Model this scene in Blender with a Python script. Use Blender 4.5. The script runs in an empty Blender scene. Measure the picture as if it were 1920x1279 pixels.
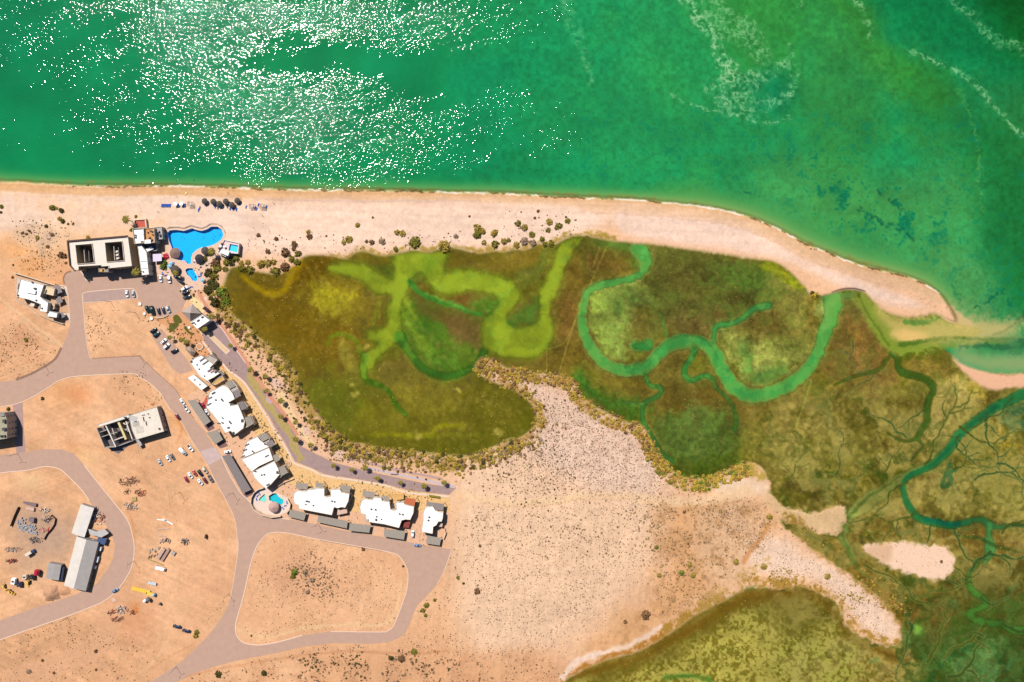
import bpy, bmesh, math, random
import numpy as np
from mathutils import Vector
from mathutils.geometry import tessellate_polygon
random.seed(7)
rng = np.random.default_rng(11)

# ------------------------------------------------------------------ camera, sky, sun
S = 0.4            # metres on the ground per photograph pixel
CAMH = 512.0       # flying height in metres
SC = bpy.context.scene
COL = SC.collection
cam_d = bpy.data.cameras.new('camera'); cam_d.sensor_width = 36; cam_d.lens = 24
cam_d.clip_start = 1; cam_d.clip_end = 60000
cam = bpy.data.objects.new('camera', cam_d); COL.objects.link(cam)
cam.location = (0, 0, CAMH); cam.rotation_euler = (0, 0, 0)
SC.camera = cam
ZEN = math.radians(38.5); AZ = math.radians(30)     # sun's angle from overhead, and how far its shadows swing from "down the picture"
sun_dir = Vector((-math.sin(AZ)*math.sin(ZEN), math.cos(AZ)*math.sin(ZEN), math.cos(ZEN)))
sl = bpy.data.lights.new('sun', 'SUN'); sl.energy = 4.4; sl.angle = math.radians(0.6); sl.color = (1.0, 0.955, 0.89)
sun = bpy.data.objects.new('sun', sl); COL.objects.link(sun); sun.location = (0, 0, 900)
sun.rotation_euler = sun_dir.to_track_quat('Z', 'Y').to_euler()
W = bpy.data.worlds.new('World'); SC.world = W; W.use_nodes = True
wn = W.node_tree; sky = wn.nodes.new('ShaderNodeTexSky'); sky.sky_type = 'NISHITA'; sky.sun_disc = False
sky.sun_elevation = math.radians(90) - ZEN; sky.sun_rotation = math.atan2(sun_dir.x, sun_dir.y)
sky.ozone_density = 5.0; wn.links.new(sky.outputs[0], wn.nodes['Background'].inputs[0]); wn.nodes['Background'].inputs[1].default_value = 0.05
SC.view_settings.view_transform = 'Standard'; SC.view_settings.look = 'None'
SC.view_settings.gamma = 1; SC.view_settings.exposure = 0.72
SC.cycles.use_denoising = True
SC.cycles.max_bounces = 6; SC.cycles.diffuse_bounces = 1; SC.cycles.glossy_bounces = 2; SC.cycles.transparent_max_bounces = 8
SC.cycles.caustics_reflective = False; SC.cycles.caustics_refractive = False

# ------------------------------------------------------------------ colour helpers
KL = np.array([1.86, 1.80, 1.72])     # brightness a sunlit albedo of 1 reaches in the picture, per channel
def lin(c):
    c = np.asarray(c, dtype=np.float64)/255.0
    return np.where(c <= 0.04045, c/12.92, ((c+0.055)/1.055)**2.4)
def T(r, g, b):                       # a sunlit look (0-255) -> the albedo that gives it
    return tuple(np.clip(lin((r, g, b))/KL, 0.002, 0.85))

MATS = {}
def mat(name, col, rough=0.8, var=0.12, scale=0.8, bump=0.0, metal=0.0, spec=0.3, attr=None):
    if name in MATS: return MATS[name]
    m = bpy.data.materials.new(name); m.use_nodes = True; MATS[name] = m
    nt = m.node_tree; b = nt.nodes['Principled BSDF']
    b.inputs['Roughness'].default_value = rough; b.inputs['Metallic'].default_value = metal
    b.inputs['Specular IOR Level'].default_value = spec
    tc = nt.nodes.new('ShaderNodeTexCoord'); n = nt.nodes.new('ShaderNodeTexNoise')
    n.inputs['Scale'].default_value = scale; n.inputs['Detail'].default_value = 5; n.inputs['Roughness'].default_value = 0.65
    nt.links.new(tc.outputs['Object'], n.inputs['Vector'])
    mr = nt.nodes.new('ShaderNodeMapRange'); mr.inputs[1].default_value = 0.3; mr.inputs[2].default_value = 0.7
    mr.inputs[3].default_value = 1-var; mr.inputs[4].default_value = 1+var
    nt.links.new(n.outputs[0], mr.inputs[0])
    mx = nt.nodes.new('ShaderNodeVectorMath'); mx.operation = 'SCALE'
    if attr:
        a = nt.nodes.new('ShaderNodeVertexColor'); a.layer_name = attr
        nt.links.new(a.outputs[0], mx.inputs[0])
    else:
        mx.inputs[0].default_value = tuple(float(x) for x in col[:3])
    nt.links.new(mr.outputs[0], mx.inputs['Scale']); nt.links.new(mx.outputs[0], b.inputs['Base Color'])
    if bump:
        bp = nt.nodes.new('ShaderNodeBump'); bp.inputs['Strength'].default_value = bump; bp.inputs['Distance'].default_value = 0.2
        nt.links.new(n.outputs[0], bp.inputs['Height']); nt.links.new(bp.outputs[0], b.inputs['Normal'])
    return m

# ------------------------------------------------------------------ the survey grid (photo pixels, 1.5 px = 0.6 m)
X0, X1, Y0, Y1, ST = -120.0, 2040.0, -120.0, 1398.0, 1.5
GX = np.arange(X0, X1+0.1, ST); GY = np.arange(Y0, Y1+0.1, ST)
NX, NY = len(GX), len(GY)
XX, YY = np.meshgrid(GX, GY)

def vnoise(scale, seed, sx=1.0, sy=1.0, ang=0.0):
    """smooth value noise 0..1, feature size `scale` photo pixels"""
    r = np.random.default_rng(seed)
    if ang:
        ca, sa = math.cos(ang), math.sin(ang)
        U = (XX*ca+YY*sa)/(scale*sx); V = (-XX*sa+YY*ca)/(scale*sy)
    else:
        U = XX/(scale*sx); V = YY/(scale*sy)
    U = U-U.min(); V = V-V.min()
    lat = r.random((int(V.max())+3, int(U.max())+3)).astype(np.float32)
    iu = U.astype(np.int32); iv = V.astype(np.int32); fu = (U-iu).astype(np.float32); fv = (V-iv).astype(np.float32)
    fu = fu*fu*(3-2*fu); fv = fv*fv*(3-2*fv)
    return (lat[iv, iu]*(1-fu)+lat[iv, iu+1]*fu)*(1-fv)+(lat[iv+1, iu]*(1-fu)+lat[iv+1, iu+1]*fu)*fv
def fbm(scale, seed, octs=5, gain=0.55, **k):
    t = 0; a = 1; w = 0
    for i in range(octs):
        t = t+a*vnoise(scale/2**i, seed+i*17, **k); w += a; a *= gain
        if scale/2**(i+1) < 1.6: break
    return t/w
WX = (fbm(38, 101)-.5)*2; WY = (fbm(38, 202)-.5)*2
WX2 = (fbm(9, 303, 3)-.5)*2; WY2 = (fbm(9, 404, 3)-.5)*2
F60, F25, F8, F3 = fbm(60, 1), fbm(25, 2), fbm(8, 3, 3, 0.7), vnoise(2.6, 4)
F150 = fbm(170, 5)
GR = rng.random((NY, NX)).astype(np.float32)

def box1(a, r, ax):
    if r < 1: return a
    p = [(0, 0), (0, 0)]; p[ax] = (r+1, r)
    c = np.cumsum(np.pad(a, p, mode='edge'), axis=ax, dtype=np.float64)
    n = a.shape[ax]
    hi = np.take(c, np.arange(2*r+1, 2*r+1+n), axis=ax); lo = np.take(c, np.arange(0, n), axis=ax)
    return ((hi-lo)/(2*r+1)).astype(np.float32)
def blur(a, px):
    r = int(round(px/ST/1.6))
    if r < 1: return a
    for _ in range(3):
        a = box1(box1(a, r, 0), r, 1)
    return a
def warp(m, amt, amt2=0.0):
    if not amt and not amt2: return m
    dx = (WX*amt+WX2*amt2)/ST; dy = (WY*amt+WY2*amt2)/ST
    ix = np.clip(np.arange(NX)[None, :]+np.rint(dx).astype(int), 0, NX-1)
    iy = np.clip(np.arange(NY)[:, None]+np.rint(dy).astype(int), 0, NY-1)
    return m[iy, ix]
def smooth_pts(pts, closed=True, n=5):
    P = np.array(pts, float); m = len(P); out = []
    rng_ = range(m) if closed else range(m-1)
    for i in rng_:
        if closed: p0, p1, p2, p3 = P[i-1], P[i], P[(i+1) % m], P[(i+2) % m]
        else: p0, p1, p2, p3 = P[max(i-1, 0)], P[i], P[i+1], P[min(i+2, m-1)]
        for k in range(n):
            t = k/n
            out.append(.5*((2*p1)+(-p0+p2)*t+(2*p0-5*p1+4*p2-p3)*t*t+(-p0+3*p1-3*p2+p3)*t**3))
    if not closed: out.append(P[-1])
    return np.array(out)
def fill(pts, sm=True):
    P = smooth_pts(pts) if sm else np.array(pts, float)
    m = np.zeros((NY, NX), np.float32)
    x = (P[:, 0]-X0)/ST; y = (P[:, 1]-Y0)/ST
    x2 = np.roll(x, -1); y2 = np.roll(y, -1)
    for j in range(max(0, int(math.floor(y.min()))), min(NY, int(math.ceil(y.max()))+1)):
        c = ((y <= j) & (y2 > j)) | ((y2 <= j) & (y > j))
        xs = np.sort(x[c]+(j-y[c])/(y2[c]-y[c])*(x2[c]-x[c]))
        for a, b in zip(xs[::2], xs[1::2]):
            a = max(0, int(math.ceil(a))); b = min(NX-1, int(math.floor(b)))
            if b >= a: m[j, a:b+1] = 1
    return m
def poly(pts, soft=3, w=2.0, w2=1.0, sm=True):
    return warp(blur(fill(pts, sm), soft), w, w2)
def stroke(pts, soft=2, w=1.5, w2=0.6, sm=True):
    """pts (x, y, full width): a band with soft edges"""
    P = smooth_pts(pts, False, 4) if sm else np.array(pts, float)
    m = np.zeros((NY, NX), np.float32)
    for a, b in zip(P[:-1], P[1:]):
        r = max(a[2], b[2])/2+soft+2
        i0 = max(0, int((min(a[0], b[0])-r-X0)/ST)); i1 = min(NX, int((max(a[0], b[0])+r-X0)/ST)+2)
        j0 = max(0, int((min(a[1], b[1])-r-Y0)/ST)); j1 = min(NY, int((max(a[1], b[1])+r-Y0)/ST)+2)
        if i1 <= i0 or j1 <= j0: continue
        x = XX[j0:j1, i0:i1]-a[0]; y = YY[j0:j1, i0:i1]-a[1]
        dx, dy = b[0]-a[0], b[1]-a[1]; L = dx*dx+dy*dy+1e-9
        t = np.clip((x*dx+y*dy)/L, 0, 1)
        d = np.hypot(x-t*dx, y-t*dy); hw = (a[2]+(b[2]-a[2])*t)/2
        m[j0:j1, i0:i1] = np.maximum(m[j0:j1, i0:i1], np.clip((hw+soft/2-d)/max(soft, .5), 0, 1))
    return warp(m, w, w2)

G = np.zeros((NY, NX, 3), np.float32)
def comp(m, c, amt=1.0):
    global G
    k = (m*amt)[..., None]
    G = G*(1-k)+np.array(c, np.float32)*k
def shade(m, f):                       # multiply the colour where m is 1
    global G
    G = G*(1+np.asarray((f-1)*m)[..., None])
def sstep(a, lo, hi):
    t = np.clip((a-lo)/(hi-lo), 0, 1); return t*t*(3-2*t)

# ------------------------------------------------------------------ outlines
COAST = [(-400,340),(0,342),(60,345),(130,349),(200,351),(300,350),(400,352),(480,355),(540,357),(640,358),(740,359),(840,362),(940,364),(1020,369),(1090,372),(1180,376),(1230,379),(1280,385),(1330,391),(1380,401),(1430,418),(1470,437),(1510,458),(1560,479),(1610,497),(1660,510),(1700,520),(1735,534),(1760,552),(1778,575),(1792,600)]
SPIT_S = [(1795,606),(1775,600),(1755,588),(1730,592),(1700,594),(1672,588),(1650,576),(1634,560),(1622,547),(1602,542),(1580,543),(1562,549),(1548,553),(1532,554),(1520,552)]
NORTH_EDGE = [(1514,545),(1500,528),(1480,508),(1460,494),(1440,488),(1400,484),(1360,477),(1300,469),(1230,459),(1200,456),(1150,452),(1120,446),(1090,441),(1065,444),(1045,456),(1025,458),(1005,458),(985,468),(965,467),(945,472),(925,470),(905,474),(885,473),(862,466),(840,463),(820,468),(800,473),(780,469),(760,472),(742,476),(720,479),(700,476),(683,470),(665,474),(650,485),(625,480),(600,478),(580,478),(565,484),(556,496),(545,502),(525,514),(500,512),(470,507),(440,500),(428,508)]
SW_EDGE = [(424,520),(418,540),(420,565),(436,590),(462,612),(492,640),(530,672),(552,698),(562,730),(590,770),(612,797),(632,812),(650,828),(690,836),(720,842),(760,847),(800,852),(850,857),(890,855),(930,838),(975,822),(1003,800),(1008,780),(996,755),(972,735),(940,722),(905,705),(890,688),(905,672),(930,680),(960,694),(1000,700),(1050,705),(1076,715),(1090,745),(1130,770),(1170,790),(1205,800),(1222,830),(1236,855),(1258,882),(1295,898),(1330,896),(1370,880),(1400,868)]
SE_SAND = [(1430,878),(1440,905),(1446,925),(1462,945),(1490,957),(1530,962),(1580,950),(1590,970),(1572,1000),(1540,1000),(1500,985),(1465,975),(1478,995),(1520,1025),(1560,1052),(1600,1080),(1640,1110),(1668,1140),(1688,1175),(1690,1200),(1672,1214),(1648,1206),(1610,1190),(1592,1180),(1578,1150),(1562,1125),(1530,1108),(1500,1100),(1460,1103),(1400,1106),(1350,1130),(1300,1156),(1255,1188),(1200,1220),(1130,1240),(1085,1262),(1050,1300),(1040,1500)]
LANDM = [(-400,340)]+COAST[1:]+SPIT_S+NORTH_EDGE+SW_EDGE+SE_SAND+[(-400,1500)]
ISLE = [(1614,1026),(1640,1018),(1665,1014),(1700,1020),(1740,1022),(1765,1022),(1785,1036),(1792,1055),(1782,1078),(1762,1088),(1735,1084),(1700,1074),(1665,1058),(1635,1044)]
EAST_SAND = [(1785,664),(1800,680),(1835,694),(1880,700),(1960,702),(2100,704),(2100,728),(1925,726),(1890,728),(1855,731),(1830,715),(1800,692)]

land = poly(LANDM, 1.5, 0.8, 1.6)
_se = np.clip(blur(((XX > 1395) & (YY > 900)).astype(np.float32), 20), 0, 1)
land = np.where(_se > .5, poly(LANDM, 2.5, 7, 8), land)
isle = poly(ISLE, 2, 6, 7); esand = poly(EAST_SAND, 2, 3, 2)
N4 = vnoise(4.2, 51); N6 = vnoise(6.5, 52); FL = warp(fbm(34, 61, 4), 34, 10); FL2 = warp(fbm(18, 62, 4), 24, 8)
RID = 1-np.clip(np.abs(warp(fbm(52, 63, 4, .5), 20, 6)-.5)*2*9, 0, 1)      # thin winding lines
RID2 = 1-np.clip(np.abs(warp(fbm(24, 64, 3, .5), 14, 5)-.5)*2*6, 0, 1)
def rag(k, a=3.2):
    """break up a soft edge into patches"""
    return np.clip(k+4*k*(1-k)*((F8-.5)*.55+(F25-.5)*.9+(N4-.5)*.3)*a*.5, 0, 1)
# ------------------------------------------------------------------ painting the sea
seam = 1-np.maximum(land, 0)                 # everything that is not mainland; marsh is laid over it below
G[:] = (14, 134, 76)
comp(sstep(XX, -100, 500)*0+sstep(500-XX, 0, 600)*sstep(300-YY, -60, 300), (6, 116, 74), .55)
comp(sstep(XX, 700, 1250), (40, 150, 80), .9)
comp(sstep(XX, 1200, 1700)*sstep(420-YY, 0, 300), (26, 124, 62), .7)
comp(blur(sstep(F150+0.25*(F60-.5), .45, .62), 8), (14, 142, 90), .4)
comp(blur(sstep(F150+.2*(F25-.5), .5, .7), 6)*sstep(XX, 900, 1400), (66, 142, 54), .55)
comp(poly([(1290,-50),(1300,30),(1340,90),(1380,150),(1440,150),(1500,100),(1520,20),(1510,-60)], 40, 20, 8), (52, 142, 56), .75)
comp(poly([(1240,100),(1200,60),(1230,160),(1290,230),(1330,260),(1300,180)], 40, 20, 8), (58, 148, 58), .4)
comp(poly([(1400,150),(1470,130),(1500,160),(1480,210),(1420,220),(1390,180)], 20, 14, 8), (10, 112, 72), .55)
comp(poly([(1530,-60),(1600,60),(1640,130),(1700,190),(1760,230),(1790,190),(1760,130),(1700,100),(1640,60),(1620,-60)], 24, 16, 8), (52, 128, 42), .7)
comp(poly([(1560,70),(1500,150),(1500,250),(1560,290),(1640,270),(1660,200),(1620,120)], 40, 20, 8), (64, 140, 58), .55)
comp(poly([(1650,-60),(1660,40),(1750,90),(1850,140),(1950,160),(2100,160),(2100,-60)], 30, 16, 8), (8, 112, 60), .65)
comp(poly([(1840,-80),(1860,40),(1900,100),(2100,160),(2100,-100)], 50, 10, 8), (12, 78, 18), .8)
comp(poly([(1820,230),(1840,330),(1840,420),(1880,560),(1920,600),(2100,600),(2100,200)], 40, 20, 10), (26, 100, 38), .7)
comp(poly([(1850,170),(1900,230),(1960,330),(2100,330),(2100,150)], 40, 20, 8), (52, 128, 60), .5)
comp(poly([(1460,280),(1560,320),(1680,330),(1790,320),(1830,400),(1800,520),(1700,500),(1580,450),(1480,420),(1400,360)], 40, 24, 10), (76, 152, 74), .72)
comp(poly([(1720,480),(1820,470),(1870,540),(1860,600),(1800,600),(1770,540)], 30, 16, 8), (88, 152, 78), .7)
# seagrass clumps
sg = poly([(1470,270),(1560,300),(1640,330),(1730,360),(1760,420),(1740,470),(1660,470),(1580,420),(1520,350)], 30, 30, 10)
comp(sg*sstep(F25*.55+F8*.45, .50, .60), (16, 120, 76), .6)
comp(sg*sstep(F8*.6+N6*.2+F25*.2, .56, .66), (12, 96, 62), .6)
for st in ([(1600,385,6),(1625,400,9),(1650,415,10),(1675,425,9),(1700,435,7),(1712,452,4)], [(1648,360,7),(1672,375,9),(1690,392,5)], [(1395,358,5),(1415,365,6),(1425,378,3)],
           [(1782,533,4),(1790,550,5),(1800,565,5),(1806,580,2)], [(1825,577,4),(1845,572,6),(1862,558,7),(1880,545,6),(1890,530,4)], [(1890,560,6),(1893,590,7),(1886,620,5),(1870,640,3)]):
    comp(stroke(st, 3, 5, 7)*sstep(F8*.6+N6*.4, .40, .54), (14, 88, 60), .7)
spots = sstep(F8*.55+F25*.45, .585, .64)*sstep(XX, 850, 1100)
comp(spots*sstep(YY, 120, 260), (10, 104, 74), .45)
shade(sstep(XX, 700, 1000)*1.0, 1+(F8-.5)*.35)
shade(1.0*(XX < 99999), 1+(F60-.5)*.22)
# shallows along the beach
cd = blur(land, 34); cd2 = blur(land, 16)
offs = np.clip(cd*2, 0, 1)
k = sstep(cd+.10*(F25-.5), .015, .34); kk = k*(0.55+.45*sstep(XX, 200, 1500)*1.0)
comp(np.clip(kk, 0, 1), (72, 160, 80), .8)
kE = sstep(blur(land, 60)+.05*(F25-.5), .02, .30)*sstep(XX, 1180, 1330); comp(kE*(YY < 620), (96, 158, 78), .6)
comp(sstep(blur(land, 26), .03, .46)*(.7+.3*sstep(XX, 900, 1400)), (150, 172, 94), .85)
comp(sstep(cd2, .26, .5), (176, 168, 96), .75)
comp(stroke([(-100,337,7),(300,345,6),(640,352,6),(1000,361,6),(1300,382,8),(1500,450,8),(1700,520,10)], 4, 2, 3)*sstep(F8, .42, .6), (150, 130, 62), .55)
# foam lines and streaks
def foam(pts, amt=.8, lo=.5, hi=.66, c=(168, 210, 150), soft=4, w=5):
    mk = stroke(pts, soft+3, w, 8); comp(blur(mk, 5)*sstep(F8, .3, .6), (96, 170, 104), amt*.5)
    fine = 1-np.clip(np.abs(FOAMN-.5)*2*4.2, 0, 1)
    comp(mk*np.clip(fine*1.5, 0, 1)*sstep(F8*.5+N6*.5, lo*.5, hi*.66), c, min(1, amt*1.1))
FOAMN = warp(fbm(9, 909, 3, .6), 5, 5)
foam([(1270,-20,18),(1296,12,16),(1310,40,22),(1335,62,20),(1345,90,18),(1352,110,26),(1365,125,34),(1375,145,26)], .75, .45, .8)
foam([(1330,0,40),(1350,40,60),(1400,60,50),(1430,100,40)], .45, .72, .9)
foam([(1330,165,30),(1375,165,60),(1420,150,40),(1470,120,20)], .5, .62, .85)
foam([(1350,195,24),(1400,205,34),(1440,195,30),(1480,180,20)], .45, .66, .9)
foam([(1480,80,8),(1490,140,18),(1485,170,14),(1480,190,8)], .4, .6, .9)
foam([(1500,10,12),(1520,-20,10)], .35, .6, .9)
foam([(1255,175,4),(1290,193,5),(1330,206,4),(1380,217,4),(1420,228,5),(1450,229,5),(1480,220,6)], .65, .3, .8, soft=2, w=2)
foam([(1600,-10,10),(1618,25,7),(1628,50,7),(1635,75,5)], .55, .35, .8, soft=3, w=3)
foam([(1705,96,5),(1735,105,7),(1760,118,9),(1790,130,10),(1820,148,10),(1845,175,8),(1870,205,7),(1900,240,7),(1930,258,7)], .6, .3, .75, soft=3, w=4)
foam([(1785,-10,16),(1800,15,18),(1830,35,16),(1850,60,20),(1880,80,22),(1920,90,18)], .45, .5, .85)
foam([(1640,100,4),(1655,130,3),(1668,160,4),(1690,195,3)], .35, .3, .7, (140, 160, 90), 2, 3)
foam([(1795,165,4),(1815,205,4),(1830,250,4),(1837,290,6),(1835,340,5),(1845,400,3)], .45, .3, .75, (120, 180, 80), 3, 3)
foam([(1060,0,24),(1080,60,24),(1100,120,12),(1110,160,10)], .3, .5, .9)
SEA = G.copy()

# ------------------------------------------------------------------ the marsh and lagoon
NDS = NORTH_EDGE+SW_EDGE
MARSH = [(1795,606)]+SPIT_S[1:]+NORTH_EDGE+SW_EDGE+SE_SAND[:-1]+[(1050,1420),(2060,1420),(2060,1330),(2060,700),(1960,700),(1880,702),(1835,697),(1800,684),(1782,664),(1760,640),(1820,632),(1840,618)]
marsh = poly(MARSH, 3, 1.2, 1.6)
comp(marsh, (114, 100, 42))
shade(marsh, 1+(F25-.5)*.5)
comp(marsh*sstep(F60+.3*(F8-.5), .46, .62), (94, 92, 20), .6)
def m(pts, c, amt=1.0, soft=8, w=8, w2=4): comp(rag(poly(pts, soft*1.25, w*1.5, w2*1.2))*marsh*(.86+.28*np.clip((FL-.3)*2, 0, 1)), c, min(1, amt))
def s(pts, c, amt=1.0, soft=4, w=3, w2=1.5): comp(rag(stroke(pts, soft*1.3, w*1.3, w2*1.2), 1.6)*marsh, c, amt)
LIME = (146, 162, 38); GRN = (62, 118, 34); TUR = (66, 140, 70); DK = (62, 82, 22); BR = (100, 76, 26); YEL = (158, 144, 26); TAN = (172, 150, 84)
# west basin
m([(428,505),(430,575),(520,665),(570,730),(640,700),(690,650),(690,560),(650,500),(600,478),(540,500),(470,507)], (114, 88, 22), .85, 26, 14, 6)
m([(440,555),(480,600),(560,650),(580,610),(540,560),(480,545)], (96, 72, 12), .4, 20, 12)
m([(545,505),(570,480),(628,478),(626,505),(560,545),(520,560),(545,520)], (86, 58, 6), .7, 10, 6)
m([(555,740),(640,700),(760,740),(880,720),(900,690),(990,750),(1005,800),(940,835),(860,857),(760,848),(650,828),(590,780)], (106, 98, 26), .85, 24, 14, 6)
m([(560,720),(600,700),(640,690),(700,720),(680,780),(620,800),(580,770)], (88, 98, 26), .6, 24, 16, 6)
m([(630,820),(700,832),(800,850),(880,850),(960,825),(1000,795),(992,765),(960,745),(975,790),(900,830),(800,830),(700,815)], (84, 84, 18), .75, 14, 6)
m([(720,745),(800,700),(840,740),(820,790),(760,800)], (124, 112, 38), .6, 26, 14, 6)
m([(590,520),(640,530),(680,545),(695,580),(690,620),(640,600),(590,585),(560,560)], (140, 124, 36), .75, 22, 12, 6)
m([(585,540),(605,530),(618,545),(612,575),(595,570)], (172, 160, 34), .75, 12, 10, 5)
m([(622,548),(655,548),(665,565),(640,582),(610,585),(612,565)], (166, 154, 34), .7, 12, 10, 5)
m([(628,600),(640,650),(660,700),(650,640)], (138, 124, 50), .5, 14, 8)
s([(640,645,20),(650,670,24),(660,690,16)], (140, 128, 50), .7, 8)
s([(455,520,8),(470,533,10),(490,545,11),(510,551,13),(528,545,12),(540,530,12),(548,510,14),(560,488,14)], (158, 128, 14), .9, 6)
m([(545,520),(552,490),(580,482),(570,505),(552,530)], (140, 110, 14), .6, 8, 4)
WATM = []            # masks of open, smooth lagoon water
def wat(mk, c, amt=1.0, edge=None):
    mk = mk*marsh
    if edge is not None:
        comp(np.clip(blur(mk, 5)*1.8, 0, 1)*(1-mk)*sstep(N6*.5+F8*.5, .3, .55), edge, .8)
    comp(mk, c, amt); WATM.append(mk*min(1, amt)); return mk
def wp(pts, c=LIME, amt=.95, soft=3.5, w=2.5, w2=1.5, edge=None): return wat(rag(poly(pts, soft*1.3, w*1.3, w2*1.6), 1.2), c, amt, edge)
def ws(pts, c=TUR, amt=.95, soft=2.5, w=1.2, w2=.8, edge=None): return wat(rag(stroke(pts, soft*1.4, w*1.3, w2*1.8), 1.1), c, amt, edge)
# brown banks round the lime lake
m([(885,500),(930,488),(975,475),(1015,460),(1040,465),(1035,485),(1000,505),(960,512),(920,508)], (128, 106, 38), .85, 5, 5)
m([(840,470),(885,474),(935,474),(925,488),(880,495),(838,505)], (104, 88, 26), .8, 6, 4)
m([(700,492),(735,490),(738,530),(715,515),(695,500)], (70, 88, 26), .8, 6, 4)
m([(628,480),(736,478),(737,494),(690,492),(640,490)], (100, 86, 20), .8, 5, 4)
m([(745,560),(790,560),(850,580),(905,605),(905,660),(880,700),(820,705),(770,660),(745,640)], (74, 110, 32), .85, 12, 8)
m([(775,548),(800,570),(840,580),(880,588),(900,605),(903,648),(870,640),(830,615),(800,595),(775,572)], (100, 78, 40), .85, 8, 8)
m([(835,600),(880,590),(900,620),(895,650),(860,640),(840,625)], (108, 84, 52), .5, 8, 6)
m([(840,552),(870,548),(885,560),(870,575),(850,568)], (106, 78, 34), .85, 6, 5)
m([(783,520),(798,527),(800,545),(790,545),(782,530)], (96, 78, 30), .8, 5, 3)
m([(700,570),(722,570),(726,612),(700,615),(698,590)], (100, 82, 26), .7, 8, 4)
m([(845,640),(880,650),(890,670),(860,690),(835,675),(825,655)], (120, 126, 44), .5, 12, 8)
m([(905,505),(960,515),(980,545),(975,560),(1000,530),(1030,480),(1035,470),(1000,500),(950,508)], (98, 108, 40), .7, 8, 5)
wp([(737,478),(780,471),(836,472),(838,490),(833,505),(846,512),(858,507),(883,506),(933,517),(962,530),(977,552),(970,572),(952,590),(950,598),(968,612),(1000,608),(1012,592),(1010,553),(1022,525),(1036,495),(1048,462),(1075,446),(1098,446),(1080,470),(1062,500),(1050,540),(1040,560),(1034,585),(1040,615),(1034,640),(1015,662),(990,672),(962,673),(925,662),(908,652),(903,635),(903,605),(922,583),(936,566),(925,552),(897,546),(870,548),(843,553),(817,544),(800,530),(795,512),(780,515),(770,525),(765,545),(757,565),(752,590),(750,610),(752,630),(735,648),(708,672),(700,690),(683,690),(680,668),(712,642),(690,640),(688,618),(722,612),(724,580),(735,553),(706,550),(690,536),(668,522),(640,516),(614,508),(616,498),(640,492),(682,493),(712,513),(737,526)], LIME, .95, 4, 2.5, 1.6, edge=(72,84,24))
m([(905,560),(940,562),(935,575),(912,590),(895,592),(880,580)], (66, 120, 36), .7, 10, 6)
m([(952,600),(985,575),(1012,552),(1010,592),(1000,610),(966,613)], (74, 112, 40), .85, 5, 3)
m([(780,490),(820,485),(828,500),(800,512),(782,505)], (96, 140, 34), .6, 12, 8)
m([(770,500),(780,498),(782,520),(772,530)], (90, 134, 40), .6, 8, 5)
s([(766,528,10),(785,548,11),(815,563,10),(850,572,9),(880,585,8),(898,590,9)], (56, 126, 46), .85)
s([(800,552,5),(830,562,4),(870,580,4)], (110, 156, 60), .6)
ws([(748,632,20),(762,652,16),(776,672,14),(792,690,13),(820,704,13),(850,704,13),(880,692,13),(898,680,12),(906,660,12)], (60, 116, 34), .85, 6)
s([(757,590,14),(770,610,12),(782,628,10),(800,650,12),(815,660,10)], (120, 150, 40), .7, 8)
s([(760,560,12),(775,590,10),(790,610,8)], (146, 160, 44), .6, 6)
m([(785,595),(805,595),(812,612),(798,622),(785,612)], (44, 96, 28), .7, 8, 5)
s([(775,635,5),(800,665,7),(810,680,7),(830,672,6),(850,690,5)], (126, 150, 48), .6, 5, 6, 4)
m([(800,660),(850,655),(880,668),(870,690),(820,695)], (64, 118, 36), .5, 14, 8)
s([(680,690,11),(683,708,11),(700,718,10),(722,728,10),(735,745,9),(743,760,10),(760,778,8)], (58, 100, 22), .85)
ws([(683,668,14),(680,695,11),(684,708,10)], (104, 140, 34), .9)
s([(614,645,7),(618,632,7),(630,626,9),(650,628,9),(664,636,9),(672,652,10),(678,672,10)], (98, 118, 26), .75)
s([(698,605,6),(703,590,7),(706,572,6),(712,568,5),(708,600,3)], (118, 128, 34), .7)
s([(700,815,5),(800,815,8),(815,805,7),(830,799,7),(868,797,8)], (146, 140, 22), .7, 6)
s([(770,815,4),(800,818,6),(860,815,5),(900,815,4)], (116, 122, 22), .5, 6)
s([(680,760,6),(710,765,6),(740,770,5)], (124, 124, 30), .5, 8)
for x, y, r in ((665,740,7),(786,819,8),(936,811,7),(858,730,6),(663,723,5),(686,650,4)):
    m([(x-r,y-r*.6),(x,y-r*.9),(x+r,y-r*.5),(x+r*.9,y+r*.5),(x,y+r*.8),(x-r,y+r*.4)], (196, 178, 88), .75, 2, 2, 3)
ws([(1030,470,20),(1020,490,16),(1005,520,10),(1000,535,6)], (134, 152, 56), .5, 6, 6, 4)
# strip between the lime lake and the meander
m([(1060,490),(1095,450),(1120,450),(1170,490),(1190,520),(1120,535),(1095,555),(1090,620),(1100,670),(1040,700),(1000,690),(1035,650),(1045,600),(1040,570),(1055,530)], (108, 88, 34), .9, 8, 6)
m([(1090,455),(1118,452),(1130,500),(1110,515),(1090,500),(1085,475)], (84, 88, 34), .8, 10, 6)
m([(1100,480),(1125,475),(1150,490),(1140,505),(1105,505)], (100, 70, 34), .8, 10, 6)
m([(1050,560),(1080,555),(1085,600),(1060,640),(1045,610)], (118, 84, 44), .6, 10, 6)
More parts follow.
